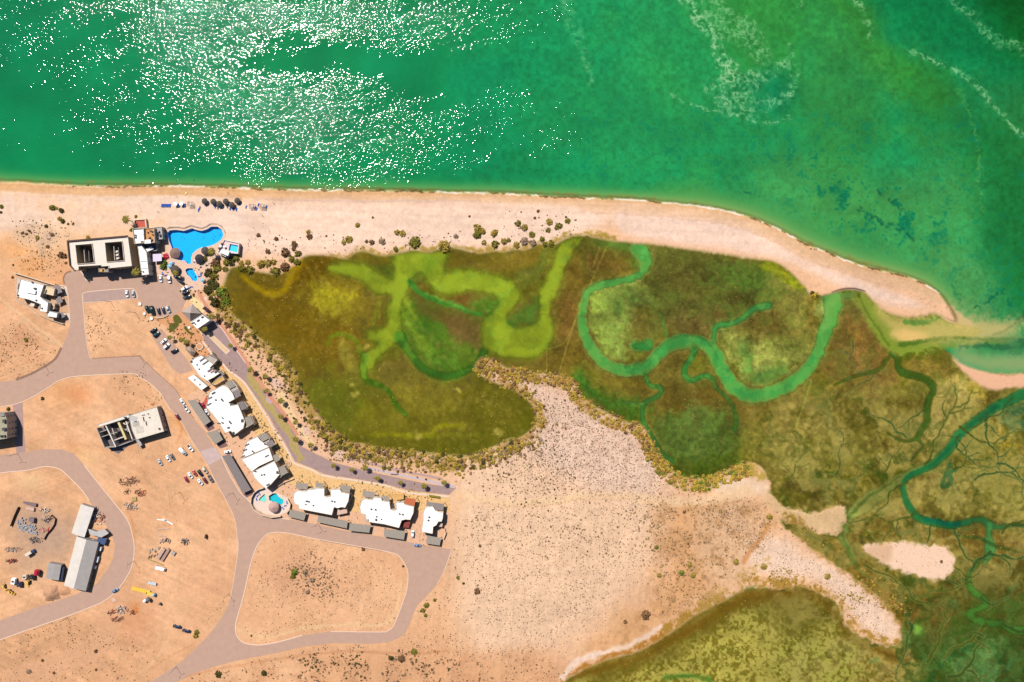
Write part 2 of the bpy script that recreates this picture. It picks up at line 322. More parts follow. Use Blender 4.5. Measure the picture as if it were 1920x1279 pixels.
# meander country
m([(1200,458),(1300,470),(1400,486),(1470,505),(1514,545),(1530,600),(1525,650),(1480,700),(1420,720),(1385,700),(1350,640),(1290,620),(1240,620),(1200,540),(1215,500)], (90, 96, 42), .95, 10, 8)
m([(1225,470),(1340,485),(1390,520),(1370,560),(1300,560),(1240,540),(1215,520)], (92, 84, 38), .8, 20, 12, 6)
m([(1340,500),(1420,495),(1480,530),(1440,560),(1360,560)], (74, 108, 40), .8, 22, 12, 6)
m([(1440,540),(1500,540),(1525,600),(1520,650),(1480,640),(1450,590)], (144, 132, 64), .75, 20, 10, 6)
m([(1390,590),(1440,580),(1470,600),(1480,640),(1440,650),(1400,630)], (104, 84, 38), .9, 14, 10, 6)
m([(1355,555),(1390,545),(1412,555),(1405,575),(1370,572)], (76, 62, 28), .7, 10, 8)
m([(1395,560),(1412,555),(1418,570),(1402,575)], (52, 62, 24), .7, 8, 4)
m([(1370,640),(1430,640),(1490,660),(1480,700),(1430,722),(1392,715),(1372,680)], (158, 160, 82), .85, 18, 12, 8)
m([(1392,650),(1412,650),(1410,700),(1395,695)], (62, 140, 60), .6, 8, 8)
m([(1400,700),(1450,690),(1480,690),(1460,710),(1410,718)], (56, 116, 52), .7, 8, 6)
m([(1250,600),(1300,590),(1335,600),(1330,632),(1260,628),(1248,615)], (108, 86, 48), .75, 12, 8)
m([(1170,560),(1230,555),(1240,600),(1230,630),(1180,660),(1160,630)], (104, 96, 44), .8, 16, 8, 6)
m([(1105,550),(1130,540),(1180,520),(1200,545),(1180,590),(1170,640),(1185,670),(1170,682),(1130,660),(1108,620)], (128, 150, 70), .9, 12, 8)
m([(1105,550),(1124,545),(1122,600),(1132,640),(1150,672),(1135,665),(1110,620),(1102,580)], (142, 162, 70), .75, 5, 4)
m([(1145,565),(1165,565),(1165,585),(1150,588)], (66, 100, 44), .7, 6, 5)
m([(1170,550),(1215,545),(1230,560),(1215,580),(1185,575)], (70, 96, 44), .6, 10, 6)
s([(1205,540,10),(1215,560,10),(1245,575,12)], (120, 136, 60), .5, 8, 6, 4)
m([(1250,560),(1290,565),(1310,590),(1290,600),(1255,590)], (88, 80, 40), .6, 14, 8)
m([(1340,585),(1352,583),(1354,600),(1342,602)], (112, 70, 44), .8, 6, 3)
m([(1182,650),(1200,640),(1222,640),(1224,655),(1200,660)], (56, 136, 70), .9, 4, 3)
m([(1440,488),(1462,497),(1485,515),(1508,540),(1500,545),(1470,525),(1445,510),(1420,500)], (150, 148, 22), .85, 4, 3)
m([(1516,548),(1530,552),(1532,640),(1520,640),(1512,600)], (124, 104, 46), .7, 5, 3)
m([(1535,560),(1560,550),(1582,545),(1580,590),(1565,600),(1545,590),(1534,600)], (146, 158, 84), .9, 4, 3)
# east triangle and southern flats
m([(1580,585),(1618,590),(1640,620),(1668,655),(1680,690),(1660,760),(1600,760),(1540,700),(1555,650)], (120, 92, 48), .9, 10, 6)
m([(1592,600),(1622,605),(1636,640),(1620,660),(1598,640)], (156, 114, 52), .5, 14, 8)
m([(1582,552),(1615,550),(1625,590),(1585,590)], (98, 88, 46), .75, 6, 3)
m([(1380,760),(1530,720),(1560,700),(1700,760),(1740,840),(1700,885),(1560,890),(1440,900),(1400,870),(1370,880),(1395,820)], (124, 108, 46), .85, 24, 10, 6)
m([(1540,740),(1640,740),(1720,780),(1700,830),(1600,830),(1550,790)], (104, 96, 34), .7, 24, 14, 8)
m([(1395,830),(1500,810),(1660,830),(1700,860),(1600,885),(1480,880),(1420,870)], (138, 130, 56), .7, 20, 10, 6)
for yy in (835, 848, 862): s([(1380,yy-12,6),(1460,yy-6,5),(1560,yy+2,6),(1660,yy+14,5)], (96, 100, 34), .45, 5, 8, 3)
m([(1240,740),(1330,720),(1370,740),(1390,790),(1340,790),(1260,780),(1220,770)], (104, 82, 34), .85, 16, 8)
m([(1085,700),(1120,710),(1160,735),(1220,750),(1210,795),(1170,790),(1120,760),(1088,735)], (62, 90, 26), .9, 12, 6)
m([(1082,690),(1100,715),(1130,745),(1150,760),(1120,750),(1085,725)], (50, 104, 36), .75, 8, 5)
m([(1130,755),(1170,745),(1215,755),(1210,768),(1150,765)], (66, 108, 40), .6, 8, 5)
m([(1225,790),(1300,760),(1365,775),(1388,810),(1382,860),(1340,888),(1295,895),(1258,875),(1232,835)], (78, 96, 40), .95, 14, 6)
m([(1230,850),(1262,880),(1300,896),(1345,886),(1382,860),(1370,850),(1310,868),(1255,858)], (56, 74, 14), .85, 12, 4)
m([(1280,775),(1340,780),(1350,820),(1300,830),(1275,805)], (92, 118, 56), .55, 22, 12, 8)
m([(1100,705),(1170,712),(1210,700),(1220,735),(1190,745),(1130,728)], (124, 104, 40), .7, 8, 6)
# far east
m([(1740,720),(1800,700),(1850,735),(1840,770),(1780,800),(1740,830),(1735,780)], (186, 162, 96), .9, 14, 8, 6)
m([(1690,640),(1780,655),(1800,690),(1770,720),(1720,690),(1690,670)], (134, 112, 50), .8, 10, 6)
m([(1745,658),(1762,650),(1785,670),(1760,682),(1740,672)], (80, 78, 20), .8, 8, 5)
m([(1820,720),(1860,735),(1850,760),(1830,745)], (188, 156, 44), .6, 8, 6)
m([(1800,780),(1860,770),(1930,790),(1930,960),(1830,960),(1760,950),(1740,900),(1780,850)], (122, 118, 46), .85, 20, 10, 6)
m([(1840,820),(1920,800),(1930,860),(1880,880),(1830,870)], (146, 128, 56), .7, 20, 12, 8)
m([(1872,790),(1885,800),(1905,835),(1895,850),(1880,830)], (184, 150, 40), .8, 8, 6)
m([(1868,762),(1900,755),(1960,760),(1960,800),(1915,810),(1885,795)], (20, 82, 56), .85, 7, 10, 8)
m([(1760,890),(1850,900),(1860,960),(1780,960),(1745,930)], (142, 130, 66), .7, 20, 10, 6)
m([(1600,950),(1700,900),(1730,930),(1735,975),(1640,985),(1600,1010)], (150, 134, 66), .8, 16, 8, 6)
m([(1640,985),(1780,990),(1860,1000),(1930,1010),(1930,1060),(1800,1030),(1660,1010)], (128, 100, 42), .8, 12, 8, 6)
m([(1500,1000),(1600,1020),(1620,1060),(1700,1095),(1760,1100),(1740,1180),(1700,1250),(1680,1180),(1600,1085),(1530,1030)], (128, 96, 34), .85, 14, 8)
m([(1760,1090),(1860,1060),(1930,1050),(1930,1180),(1830,1190),(1760,1160)], (82, 76, 30), .85, 16, 10, 6)
m([(1740,1120),(1780,1110),(1820,1140),(1800,1180),(1750,1170)], (104, 98, 36), .7, 16, 10, 6)
m([(1700,1180),(1800,1180),(1930,1200),(1930,1330),(1700,1330),(1690,1240)], (60, 92, 38), .9, 16, 10, 6)
m([(1820,1210),(1880,1200),(1920,1240),(1900,1290),(1820,1290),(1790,1250)], (108, 148, 90), .8, 16, 16, 10)
m([(1700,1140),(1760,1120),(1790,1190),(1770,1230),(1740,1230)], (140, 110, 62), .5, 16, 10, 6)
m([(1885,1230),(1960,1200),(1960,1400),(1880,1400)], (36, 52, 16), .6, 24, 8)
# southern lagoon
m([(1085,1262),(1130,1242),(1200,1222),(1255,1190),(1300,1160),(1350,1132),(1400,1108),(1460,1104),(1500,1102),(1530,1110),(1562,1128),(1578,1152),(1592,1182),(1650,1210),(1720,1250),(1720,1420),(1050,1420)], (174, 160, 82), 1, 5, 3)
m([(1090,1270),(1200,1230),(1300,1170),(1400,1115),(1500,1108),(1575,1165),(1500,1150),(1400,1140),(1320,1200),(1220,1250),(1130,1290)], (88, 74, 22), .8, 14, 5)
m([(1420,1120),(1520,1115),(1570,1160),(1540,1200),(1450,1180)], (98, 90, 32), .7, 24, 10, 8)
m([(1440,1190),(1540,1195),(1600,1205),(1640,1220),(1635,1260),(1600,1300),(1500,1300),(1440,1240)], (172, 170, 80), .6, 18, 16, 9)
m([(1620,1215),(1700,1215),(1730,1260),(1700,1300),(1620,1290)], (172, 142, 82), .75, 10, 8, 4)
s([(1250,1270,10),(1290,1268,10),(1330,1275,12)], (56, 112, 40), .8, 6)
s([(1060,1274,16),(1130,1252,18),(1200,1234,18),(1260,1200,20),(1305,1172,22),(1355,1146,24),(1405,1120,26),(1465,1114,26),(1505,1112,22),(1535,1122,18),(1560,1142,16),(1574,1164,16),(1592,1194,16),(1640,1217,16),(1690,1240,18)], (112, 80, 24), .85, 12, 4, 3)
dots = sstep(F8*.7+F3*.3, .56, .64)*poly([(1150,1250),(1300,1185),(1400,1130),(1560,1140),(1640,1230),(1600,1320),(1150,1320)], 20, 6)
comp(dots, (96, 92, 34), .7); dots2 = sstep(warp(N6, 6, 4)*.5+FL*.5, .58, .66)*poly([(1150,1250),(1300,1185),(1400,1130),(1560,1140),(1640,1230),(1600,1320),(1150,1320)], 20, 6); comp(dots2, (130, 108, 40), .28); comp(sstep(N4*.55+F8*.45, .54, .62)*poly([(1110,1262),(1200,1228),(1300,1175),(1400,1125),(1560,1125),(1650,1225),(1700,1330),(1100,1330)], 16, 6), (104, 92, 26), .7)
# small branching creeks
r_c = random.Random(19); CRK = []
def creek(x, y, a, w_, n, col, step=9, wig=.55, amt=.75):
    pts = [(x, y, w_)]
    for k_ in range(n):
        a += r_c.uniform(-wig, wig); x += step*math.cos(a); y += step*math.sin(a); pts.append((x, y, max(1.2, w_*(1-k_/n*.75))))
        if w_ > 1.8 and r_c.random() < .16: creek(x, y, a+r_c.choice((-1, 1))*r_c.uniform(.6, 1.2), w_*.6, int(n*.5), col, step*.8, wig, amt*.85)
    if len(pts) > 2: CRK.append((pts, col))
for x, y, a, w_, n in ((1735,870,-.2,5,14),(1700,905,2.4,4,12),(1800,800,.4,5,10),(1800,815,1.6,4,10),(1850,775,1.2,5,12),(1900,745,1.9,4,10),(1715,960,2.6,4,14),(1745,985,1.9,3.6,12),(1790,990,1.4,5,10),(1858,1040,.3,5,12),(1858,1035,1.9,5,10),(1820,1090,2.6,4,12),(1840,1120,.2,4,10),(1850,1170,1.7,6,12),(1880,1170,.9,6,10),(1760,1060,.1,4,12),(1700,1100,.6,4,14),(1620,1060,.7,3.6,12),(1880,1000,-.9,5,12),(1900,985,-.4,4,8),(1830,900,-.9,4,12),(1790,880,.3,4,12),(1870,870,-.5,4,10),(1740,1240,-.5,6,12),(1780,1270,-.2,7,12),(1700,1150,1.4,6,12),(1560,895,-.4,3,8),(1660,885,-1.2,3,8),(1480,900,-.6,2.6,8),(1700,820,-2.6,3.6,10),(1735,770,2.8,3,8),(1640,700,2.2,3,8),(1600,640,1.5,2.4,8)):
    creek(x, y, a, w_, n, r_c.choice([(58,82,30),(56,86,36),(74,86,26)]))
for k_ in range(34):       # pale bars and dark pans in the far marsh
    x, y = r_c.uniform(1600, 1920), r_c.uniform(780, 1279); a = r_c.uniform(-.5, .9); L_ = r_c.uniform(12, 46)
    s([(x, y, 3), (x+L_*.5*math.cos(a), y+L_*.5*math.sin(a), r_c.uniform(5, 12)), (x+L_*math.cos(a+.2), y+L_*math.sin(a+.2), 3)], r_c.choice([(176,150,88),(150,138,66),(84,66,24),(66,88,34),(112,84,40)]) if y < 1100 else r_c.choice([(88,130,74),(44,64,22),(108,96,44),(60,104,44)]), .6, 5, 9, 6)
# creeks
ws([(1668,670,6),(1660,678,7),(1650,692,8),(1635,698,7),(1615,703,6),(1590,710,5),(1565,722,4)], (76, 96, 26), .85, 3)
ws([(1672,664,8),(1684,672,12),(1684,688,12),(1698,700,13),(1722,706,14),(1742,716,15),(1750,732,14),(1742,750,14),(1738,770,15),(1738,790,13),(1728,808,11),(1720,822,10)], (58, 84, 22), .95, 4, edge=(148,124,60))
ws([(1720,822,8),(1700,828,6),(1682,822,5),(1665,812,3)], (62, 86, 24), .85, 3)
ws([(1722,824,7),(1732,838,6),(1722,848,5),(1710,862,5)], (70, 92, 30), .85, 3)
ws([(1610,955,34),(1650,925,26),(1690,895,20),(1735,872,12)], (160, 158, 84), .8, 6, 4)
ws([(1600,960,22),(1588,985,22),(1582,1010,16),(1596,1035,16),(1602,1055,10)], (148, 152, 78), .8, 6, 4)
s([(1720,868,6),(1690,890,5),(1640,925,6),(1605,955,6),(1585,985,5),(1580,1005,5),(1590,1030,6)], (86, 104, 44), .75, 3)
s([(1592,1035,10),(1600,1050,8),(1620,1075,4),(1660,1100,3),(1700,1130,3)], (92, 118, 46), .7, 3)
s([(1437,912,3),(1465,900,5),(1500,895,6),(1560,894,6),(1620,893,6),(1680,887,8),(1708,872,9)], (92, 92, 22), .9, 3, 2)
s([(1655,880,4),(1640,868,3),(1640,862,3)], (86, 90, 34), .6, 3)
s([(1700,952,3),(1680,965,5),(1640,985,5),(1610,1000,6),(1602,1012,5)], (120, 84, 40), .7, 3)
DIAG = (34, 112, 64)
ws([(2050,690,30),(1935,732,24),(1900,748,20),(1870,762,18),(1845,778,17),(1820,798,17),(1800,815,18),(1785,838,17),(1765,858,17),(1745,874,16),(1722,884,14),(1702,895,12),(1692,912,11),(1698,935,12),(1708,955,13),(1724,972,14),(1750,980,14),(1785,984,14),(1815,980,10)], DIAG, .95, 4, 1.5, 1, edge=(126,124,56))
s([(1870,762,7),(1820,798,6),(1785,838,6),(1745,874,5)], (14, 84, 62), .5, 5)
s([(1735,974,8),(1770,980,10),(1798,983,8)], (14, 96, 84), .7, 4)
ws([(1810,980,10),(1835,975,12),(1858,986,14),(1872,990,10),(1900,985,7),(1940,990,6)], (50, 120, 70), .85, 4, 2)
ws([(1855,985,10),(1855,1005,12),(1857,1028,22),(1856,1036,16),(1848,1055,8)], (74, 150, 84), .85, 4, 2)
s([(1790,1002,5),(1840,1010,6),(1880,1030,6),(1940,1035,6)], (50, 84, 34), .7, 3)
ws([(1840,1050,6),(1825,1065,8),(1816,1085,13),(1822,1105,14),(1840,1118,14),(1850,1132,14),(1832,1142,14),(1818,1150,14),(1832,1164,15),(1858,1170,15),(1880,1170,14),(1900,1180,16),(1960,1188,18)], (66, 118, 44), .9, 5, 2.5, 1.5, edge=(98,84,34))
ws([(1795,880,7),(1782,888,9),(1783,905,9),(1768,915,6),(1770,900,7),(1784,870,7)], (44, 98, 60), .85, 3)
s([(1766,912,5),(1790,910,4),(1800,925,3)], (52, 84, 36), .7, 3)
s([(1790,840,4),(1830,838,4),(1850,828,3)], (52, 96, 40), .6, 3); s([(1790,910,3),(1840,885,4),(1880,870,4),(1900,855,3)], (62, 86, 34), .6, 3)
s([(1930,1120,5),(1905,1145,5),(1895,1165,5)], (110, 140, 64), .6, 3)
wp([(1712,1172),(1726,1168),(1734,1182),(1728,1194),(1714,1190)], (134, 184, 76), .9, 3, 2)
s([(1705,1150,8),(1700,1190,10),(1715,1220,10),(1740,1240,12),(1780,1250,10)], (54, 96, 36), .6, 6, 5)
s([(1740,1280,12),(1770,1240,10),(1810,1220,8),(1840,1190,6)], (36, 92, 50), .7, 6, 5)
for k_ in range(9):
    s([(1700+k_*23, 1195+(k_*37) % 60, 5), (1712+k_*23, 1215+(k_*53) % 50, 8), (1730+k_*23, 1225+(k_*29) % 50, 5)], [(120,156,92),(34,70,26),(70,132,72)][k_ % 3], .55, 6, 10, 8)
# the turquoise river
RIV = [(1196,466,26),(1210,482,24),(1212,498,17),(1200,514,14),(1178,524,13),(1150,529,14),(1120,536,15),(1102,548,13),(1095,565,13),(1092,590,14),(1093,615,15),(1102,640,16),(1118,664,18),(1140,684,19),(1168,694,20),(1195,693,20),(1216,684,20),(1232,668,20),(1250,652,22),(1272,642,22),(1300,639,22),(1322,645,22),(1340,664,24),(1352,686,26),(1366,712,26),(1385,732,26),(1410,742,24),(1440,738,23),(1472,726,22),(1500,707,22),(1520,684,22),(1536,655,23),(1546,625,26),(1556,600,28),(1562,575,34),(1560,560,30)]
wp([(1105,448),(1150,453),(1196,458),(1215,480),(1205,500),(1192,510),(1185,480),(1160,468),(1130,462)], (112, 152, 58), .85, 5, 3)
ws([(x, y, w_+9) for x, y, w_ in RIV[8:31]], (120, 116, 52), .75, 4, 1.5)
ws(RIV, (82, 152, 72), 1, 3.4, 2.2, 2.0, edge=(152,148,78))
ws([(x, y, w_*.45) for x, y, w_ in RIV[14:32]], (60, 152, 78), .7, 6, 1)
s([(x-3, y-w_*.42, 4) for x, y, w_ in RIV[14:24]], (44, 112, 54), .5, 3)
ws([(1545,610,14),(1552,590,14),(1560,565,18),(1580,555,14),(1606,550,14)], (126, 172, 92), .6, 6, 3)
ws([(1338,642,8),(1340,622,9),(1345,612,10),(1362,609,9),(1380,604,9),(1396,594,10),(1412,580,11),(1440,572,16)], (66, 142, 72), .95, 4, 1.5, edge=(138,140,66))
ws([(1372,604,4),(1370,590,4)], (96, 146, 66), .7); ws([(1250,640,5),(1247,620,5),(1240,590,5)], (90, 136, 60), .7)
ws([(1210,700,8),(1213,714,8),(1222,724,8),(1236,726,9),(1240,734,9),(1232,744,9),(1215,752,9),(1206,762,9),(1205,785,9),(1214,805,9),(1228,828,9),(1240,848,9),(1262,865,8)], (60, 118, 50), .92, 3, 1.2, edge=(136,120,56))
ws([(1160,755,5),(1190,757,6),(1205,757,5)], (84, 128, 56), .7)
ws([(1302,655,12),(1296,672,11),(1286,685,11),(1284,702,11),(1294,713,10),(1308,710,10),(1322,704,10),(1335,710,9)], (56, 128, 56), .95, 3, 1.2, edge=(126,108,50))
ws([(1335,710,8),(1344,728,7),(1362,745,7),(1375,765,7),(1381,790,8),(1378,805,10)], (66, 112, 46), .8, 3, 1.2)
wp([(1186,648),(1202,642),(1220,637),(1223,655),(1205,656),(1190,655)], (58, 138, 66), .85, 2, 1)
# the inlet behind the spit: pale flooded sand
m([(1590,545),(1620,546),(1640,566),(1670,590),(1720,598),(1790,602),(1860,600),(2060,600),(2060,640),(1900,650),(1800,648),(1740,655),(1700,668),(1665,655),(1640,625),(1622,590),(1600,560)], (140, 150, 66), .95, 4, 3)
INL = poly([(1640,565),(1670,590),(1720,598),(1790,604),(1870,604),(1900,615),(1860,634),(1790,640),(1730,648),(1690,630),(1660,605)], 8, 4, 3)
comp(INL, (206, 176, 112), .8)
comp(rag(poly([(1740,556),(1790,570),(1835,590),(1900,612),(1990,620),(1990,646),(1880,648),(1780,640),(1700,610)], 26, 8)), (172, 170, 100), .62)
comp(rag(poly([(1750,560),(1785,576),(1812,598),(1830,612),(1800,612),(1770,596)], 8, 4)), (232, 188, 134), .8)
comp(poly([(1672,622),(1700,618),(1740,626),(1738,640),(1700,642),(1680,634)], 5, 3, 3), (238, 192, 132), .8)
comp(poly([(1780,590),(1800,606),(1815,612),(1800,600),(1790,585)], 6, 3, 3), (226, 182, 126), .8)
comp(stroke([(1700,604,10),(1730,606,10),(1755,598,6),(1764,590,3)], 4, 2, 2), (86, 132, 58), .8)
comp(stroke([(1612,556,10),(1632,590,12),(1650,625,14),(1680,650,20),(1720,652,26),(1760,646,20),(1820,640,16),(1880,640,12)], 6, 3, 2), (128, 146, 54), .8)
comp(stroke([(1690,645,12),(1730,640,8),(1780,633,6),(1840,635,5),(1900,635,5)], 4, 3, 2), (64, 100, 34), .7)
comp(stroke([(1610,552,5),(1625,585,4),(1650,620,5),(1668,648,5)], 3, 2, 2), (92, 104, 40), .6)
comp(stroke([(1800,652,5),(1830,648,8),(1860,645,12),(1880,650,12),(1930,640,16)], 4, 6, 6)*sstep(F8, .35, .5), (20, 86, 52), .85)
comp(stroke([(1860,626,4),(1885,620,5),(1905,605,8),(1925,590,10)], 4, 4, 4), (40, 92, 48), .7)
comp(poly([(1785,656),(1830,660),(1880,664),(2060,650),(2060,710),(1900,700),(1840,694),(1800,682)], 12, 6), (158, 166, 104), .85)
comp(poly([(1790,645),(1860,640),(2060,600),(2060,655),(1900,662),(1810,658)], 14, 5), (120, 156, 80), .35)
comp(rag(poly([(1740,598),(1800,606),(1880,602),(1925,606),(1905,634),(1800,638),(1740,632)], 14, 5)), (202, 180, 110), .6)
comp(rag(poly([(1850,640),(1900,636),(2060,640),(2060,662),(1900,662),(1830,656)], 10, 5, 4)), (30, 96, 56), .5)
comp(stroke([(1685,672,16),(1720,668,14),(1755,658,14)], 5, 5, 5)*sstep(F8, .4, .5), (72, 82, 18), .8)
# old tracks and pipelines across the marsh
for st in ([(1092,560,2.2),(1060,660,2.2),(1048,700,2)], [(1138,462,2),(1115,515,2),(1095,560,2)], [(1125,462,2),(1112,500,2)], [(1025,655,2),(1025,695,2)], [(1520,715,6),(1507,755,5),(1492,800,5),(1480,830,4),(1466,860,4)], [(1078,600,2),(1060,640,2),(1030,655,2)]):
    comp(stroke(st, 1.5, .6, .4), (176, 160, 78), .45)
comp(stroke([(1518,715,4),(1505,755,4),(1490,800,3)], 1.5, .6), (70, 90, 24), .6)
# pale wrack, shell and scum flecks and leafy mottling
open_w = np.clip(sum(WATM), 0, 1)
INLM = poly([(1590,545),(1625,550),(1655,590),(1700,602),(1800,600),(1920,596),(1920,652),(1750,655),(1690,668),(1650,642),(1620,600)], 10, 4, 3)
mm = marsh*(1-open_w)*(1-INLM)
soth = ((YY > 1095)*(XX < 1680))*1.0
wb = (1-.45*(XX < 1010))*(1-.6*soth); shade(mm*wb, 1+(F8-.5)*.40); shade(mm*wb, 1+(F3-.5)*.14); shade(mm*wb, 1+(FL-.5)*.5)
east = sstep(XX, 1380, 1500)*sstep(YY, 700, 780)
west = (XX < 1000)*1.0
sl_ = (1-((YY > 1095)*(XX < 1680)))*1.0
shade(mm*(1-west*.6)*sl_, 1-.14*RID2*sstep(F60, .40, .6))
comp(mm*sl_*np.clip(RID*1.5, 0, 1)*east*sstep(F60, .35, .55), (58, 76, 24), .8)
comp(mm*RID2*east*sl_*sstep(FL, .48, .64), (76, 84, 32), .4)
sec = sstep(XX, 1660, 1740)*sstep(YY, 1080, 1150)
shade(mm, 1.04-.04*east)
comp(mm*east*(1-sec)*sstep(FL, .38, .62), (166, 148, 92), .5)
N3b = warp(vnoise(3.0, 91), 3, 3)
tan = sstep(N3b*.6+F25*.4+.10*(F60-.5), .63, .74)*mm*(1-sec)
tan = np.clip(blur(tan, 2.5)*1.7, 0, 1); comp(tan*(.25+.35*east)*(1-soth), (206, 180, 106), .8)
dk = sstep(warp(N6, 4, 3)*.45+F25*.55, .56, .68)*mm
comp(dk*(.3+.4*east), (78, 70, 24), .5)
comp(mm*sec*sstep(FL, .35, .65), (58, 88, 34), .55); comp(mm*sec*sstep(FL2, .55, .68), (96, 122, 62), .4)
for c0, c1, amt_ in ((.53, .60, .55),):
    comp(mm*sstep(FL2, c0, c1)*sstep(XX, 1090, 1200)*(YY < 740)*sstep(1-np.abs(YY-600)/200, 0, .6), (112, 132, 54), amt_*.5)
shade(marsh*open_w, 1+(FL-.5)*.5); shade(marsh*open_w, 1+(FL2-.5)*.24); comp(marsh*open_w*(XX > 1090)*(XX < 1600)*sstep(FL2, .5, .62), (112, 166, 78), .42)
comp(marsh*open_w*sstep(FL, .52, .66)*(XX < 1090), (146, 164, 52), .35)
comp(marsh*open_w*RID2*sstep(F60, .45, .6), (92, 150, 66), .3)
gl_ = marsh[..., None]*np.array((.0, .0, -.12), np.float32); G = G*(1+gl_)
for pts, col in CRK:
    comp(stroke([(a_, b_, c_+2.5) for a_, b_, c_ in pts], 2, 2, 1.5)*marsh*(1-open_w), (166, 146, 84), .4); comp(stroke(pts, 1.6, 2, 1.5)*marsh, col, .92)
MARSHC = G.copy()

# ------------------------------------------------------------------ dry land
comp(np.maximum(land, 0), (246, 192, 148))
def g(pts, c, amt=1.0, soft=10, w=6, w2=3): comp(poly(pts, soft, w, w2)*land, c, amt)
def gs(pts, c, amt=1.0, soft=3, w=2, w2=1): comp(stroke(pts, soft, w, w2)*land, c, amt)
DIRT = (238, 170, 118)
g([(-200,560),(120,540),(165,560),(280,560),(330,650),(420,780),(500,950),(700,1010),(850,1040),(850,1420),(-200,1420)], (242, 182, 134), .9, 20)
g([(-200,420),(120,440),(240,430),(300,440),(440,480),(400,360),(-200,340)], (250, 214, 186), .9, 14)
comp(sstep(F60+.35*(F25-.5), .44, .62)*land, (246, 192, 146), .45)
g([(-100,1180),(150,1150),(300,1200),(280,1420),(-100,1420)], (230, 172, 126), .7, 30)
g([(860,880),(1000,800),(1050,800),(1250,900),(1250,1000),(1200,1080),(1100,1180),(980,1230),(870,1200),(850,1050)], (249, 205, 166), .9, 30)
g([(910,690),(960,700),(1040,730),(1100,760),(1170,800),(1220,840),(1245,890),(1180,930),(1040,880),(990,830),(1010,780),(975,740),(925,712)], (249, 210, 182), .85, 18, 8, 5)
g([(1240,950),(1330,940),(1440,945),(1460,990),(1400,1050),(1330,1110),(1240,1180),(1140,1230),(1100,1220),(1230,1120),(1250,1020)], (232, 172, 118), .85, 20, 12)
g([(1310,960),(1400,940),(1440,965),(1420,1040),(1380,1090),(1320,1080)], (240, 196, 154), .6, 20, 12)
g([(1395,1030),(1440,1000),(1500,1035),(1560,1060),(1640,1120),(1685,1175),(1680,1205),(1640,1190),(1590,1150),(1540,1090),(1460,1080),(1410,1070)], (248, 210, 180), .9, 12, 8, 5)
g([(1330,905),(1380,895),(1430,905),(1440,925),(1400,925),(1350,930)], (248, 212, 176), .9, 8, 4)
gs([(860,930,14),(960,945,14),(1060,935,14),(1160,930,14),(1240,940,16),(1320,938,18),(1400,920,24)], (252, 208, 160), .85, 8)
gs([(870,942,2),(980,950,2),(1080,938,2),(1180,935,2)], (236, 184, 140), .6)
g([(1470,965),(1520,1000),(1590,1030),(1650,1085),(1700,1150),(1700,1210),(1675,1150),(1620,1095),(1560,1050),(1500,1010)], (140, 104, 34), .85, 8, 10, 8)
g([(1432,920),(1470,945),(1530,960),(1595,950),(1590,985),(1560,1000),(1500,985),(1450,955)], (222, 184, 132), .9, 8, 4)
gs([(1440,985,8),(1425,1010,9),(1405,1035,10),(1395,1055,8)], (214, 144, 86), .8, 5)
g([(850,1230),(1060,1235),(1040,1420),(700,1420),(560,1240),(640,1225)], (236, 176, 128), .8, 16)
# beach: wet sand, wrack and old tide lines
off = lambda dy, w_: [(x, y+dy, w_) for x, y in COAST[:-2]]
comp(stroke(off(9, 15), 4, 1, 1.5)*land, (232, 178, 124), .9)
comp(stroke(off(3, 5), 3, 1, 2)*land, (214, 160, 106), .6)
comp(stroke(off(17, 3), 3, 2, 2)*land*sstep(F25, .4, .6), (224, 184, 150), .5)
comp(stroke([(480,374,2),(600,376,4),(720,377,5),(800,376,4),(900,377,2)], 3, 1.5, 2)*land, (196, 158, 138), .8)
for dy in (24, 30, 38, 48):
    comp(stroke(off(dy, 2), 2, 5, 3)*land*sstep(F25+.1*math.sin(dy), .5, .62), (238, 198, 160), .45)
g([(1160,385),(1300,400),(1400,420),(1500,480),(1600,520),(1700,560),(1740,580),(1660,570),(1560,530),(1480,490),(1380,470),(1230,450),(1160,430)], (251, 214, 190), .85, 8, 5)
g([(420,380),(1100,385),(1100,440),(980,462),(700,470),(560,480),(440,470)], (251, 214, 188), .85, 14, 6)
comp(stroke([(1560,495,3),(1620,512,4),(1680,530,4),(1720,545,3)], 3, 3, 3)*land, (236, 190, 146), .6)
comp(stroke(off(-1, 3.2), 1.5, 1, 3)*sstep(F25, .52, .58), (92, 66, 40), .75)
comp(stroke(off(-1.5, 3), 1.5, 1, 3)*sstep(1-F25, .5, .56)*(XX > 180), (250, 232, 216), .85)
comp(stroke([(1560,548,1.6),(1580,542,2.4),(1602,541,2.4),(1622,546,2)], 1.5, 0, 0), (96, 62, 70), .8)
bd = sstep((GR > .90)*1.0, 0, 1)*poly([(1680,520),(1720,530),(1755,555),(1760,580),(1735,575),(1700,545)], 8, 3)
comp(bd*land, (150, 112, 90), .7)
comp(stroke([(x, y+13, 20) for x, y in COAST[14:-2]], 8, 4, 3)*land, (234, 188, 146), .75)
comp(stroke([(x, y+25, 3) for x, y in COAST[14:-4]], 3, 4, 3)*land, (226, 178, 142), .5)
scr = poly([(1215,950),(1330,945),(1440,950),(1450,990),(1400,1060),(1340,1110),(1240,1175),(1140,1225),(1080,1235),(1200,1140),(1235,1050)], 20, 12, 8)*land
comp(scr*sstep(F25*.6+F8*.4, .48, .60), (206, 152, 100), .55); comp(scr*sstep(F8*.6+N6*.4, .56, .66), (172, 126, 84), .5)
comp(poly([(900,700),(1000,720),(1130,780),(1230,860),(1330,925),(1180,930),(1000,900),(960,860),(1010,800),(980,745)], 20, 8)*land*sstep(N6*.5+F8*.5, .52, .64), (214, 168, 142), .45)
btm = poly([(380,1262),(480,1240),(620,1216),(760,1215),(900,1225),(1050,1245),(1050,1400),(340,1400)], 14, 8)*land
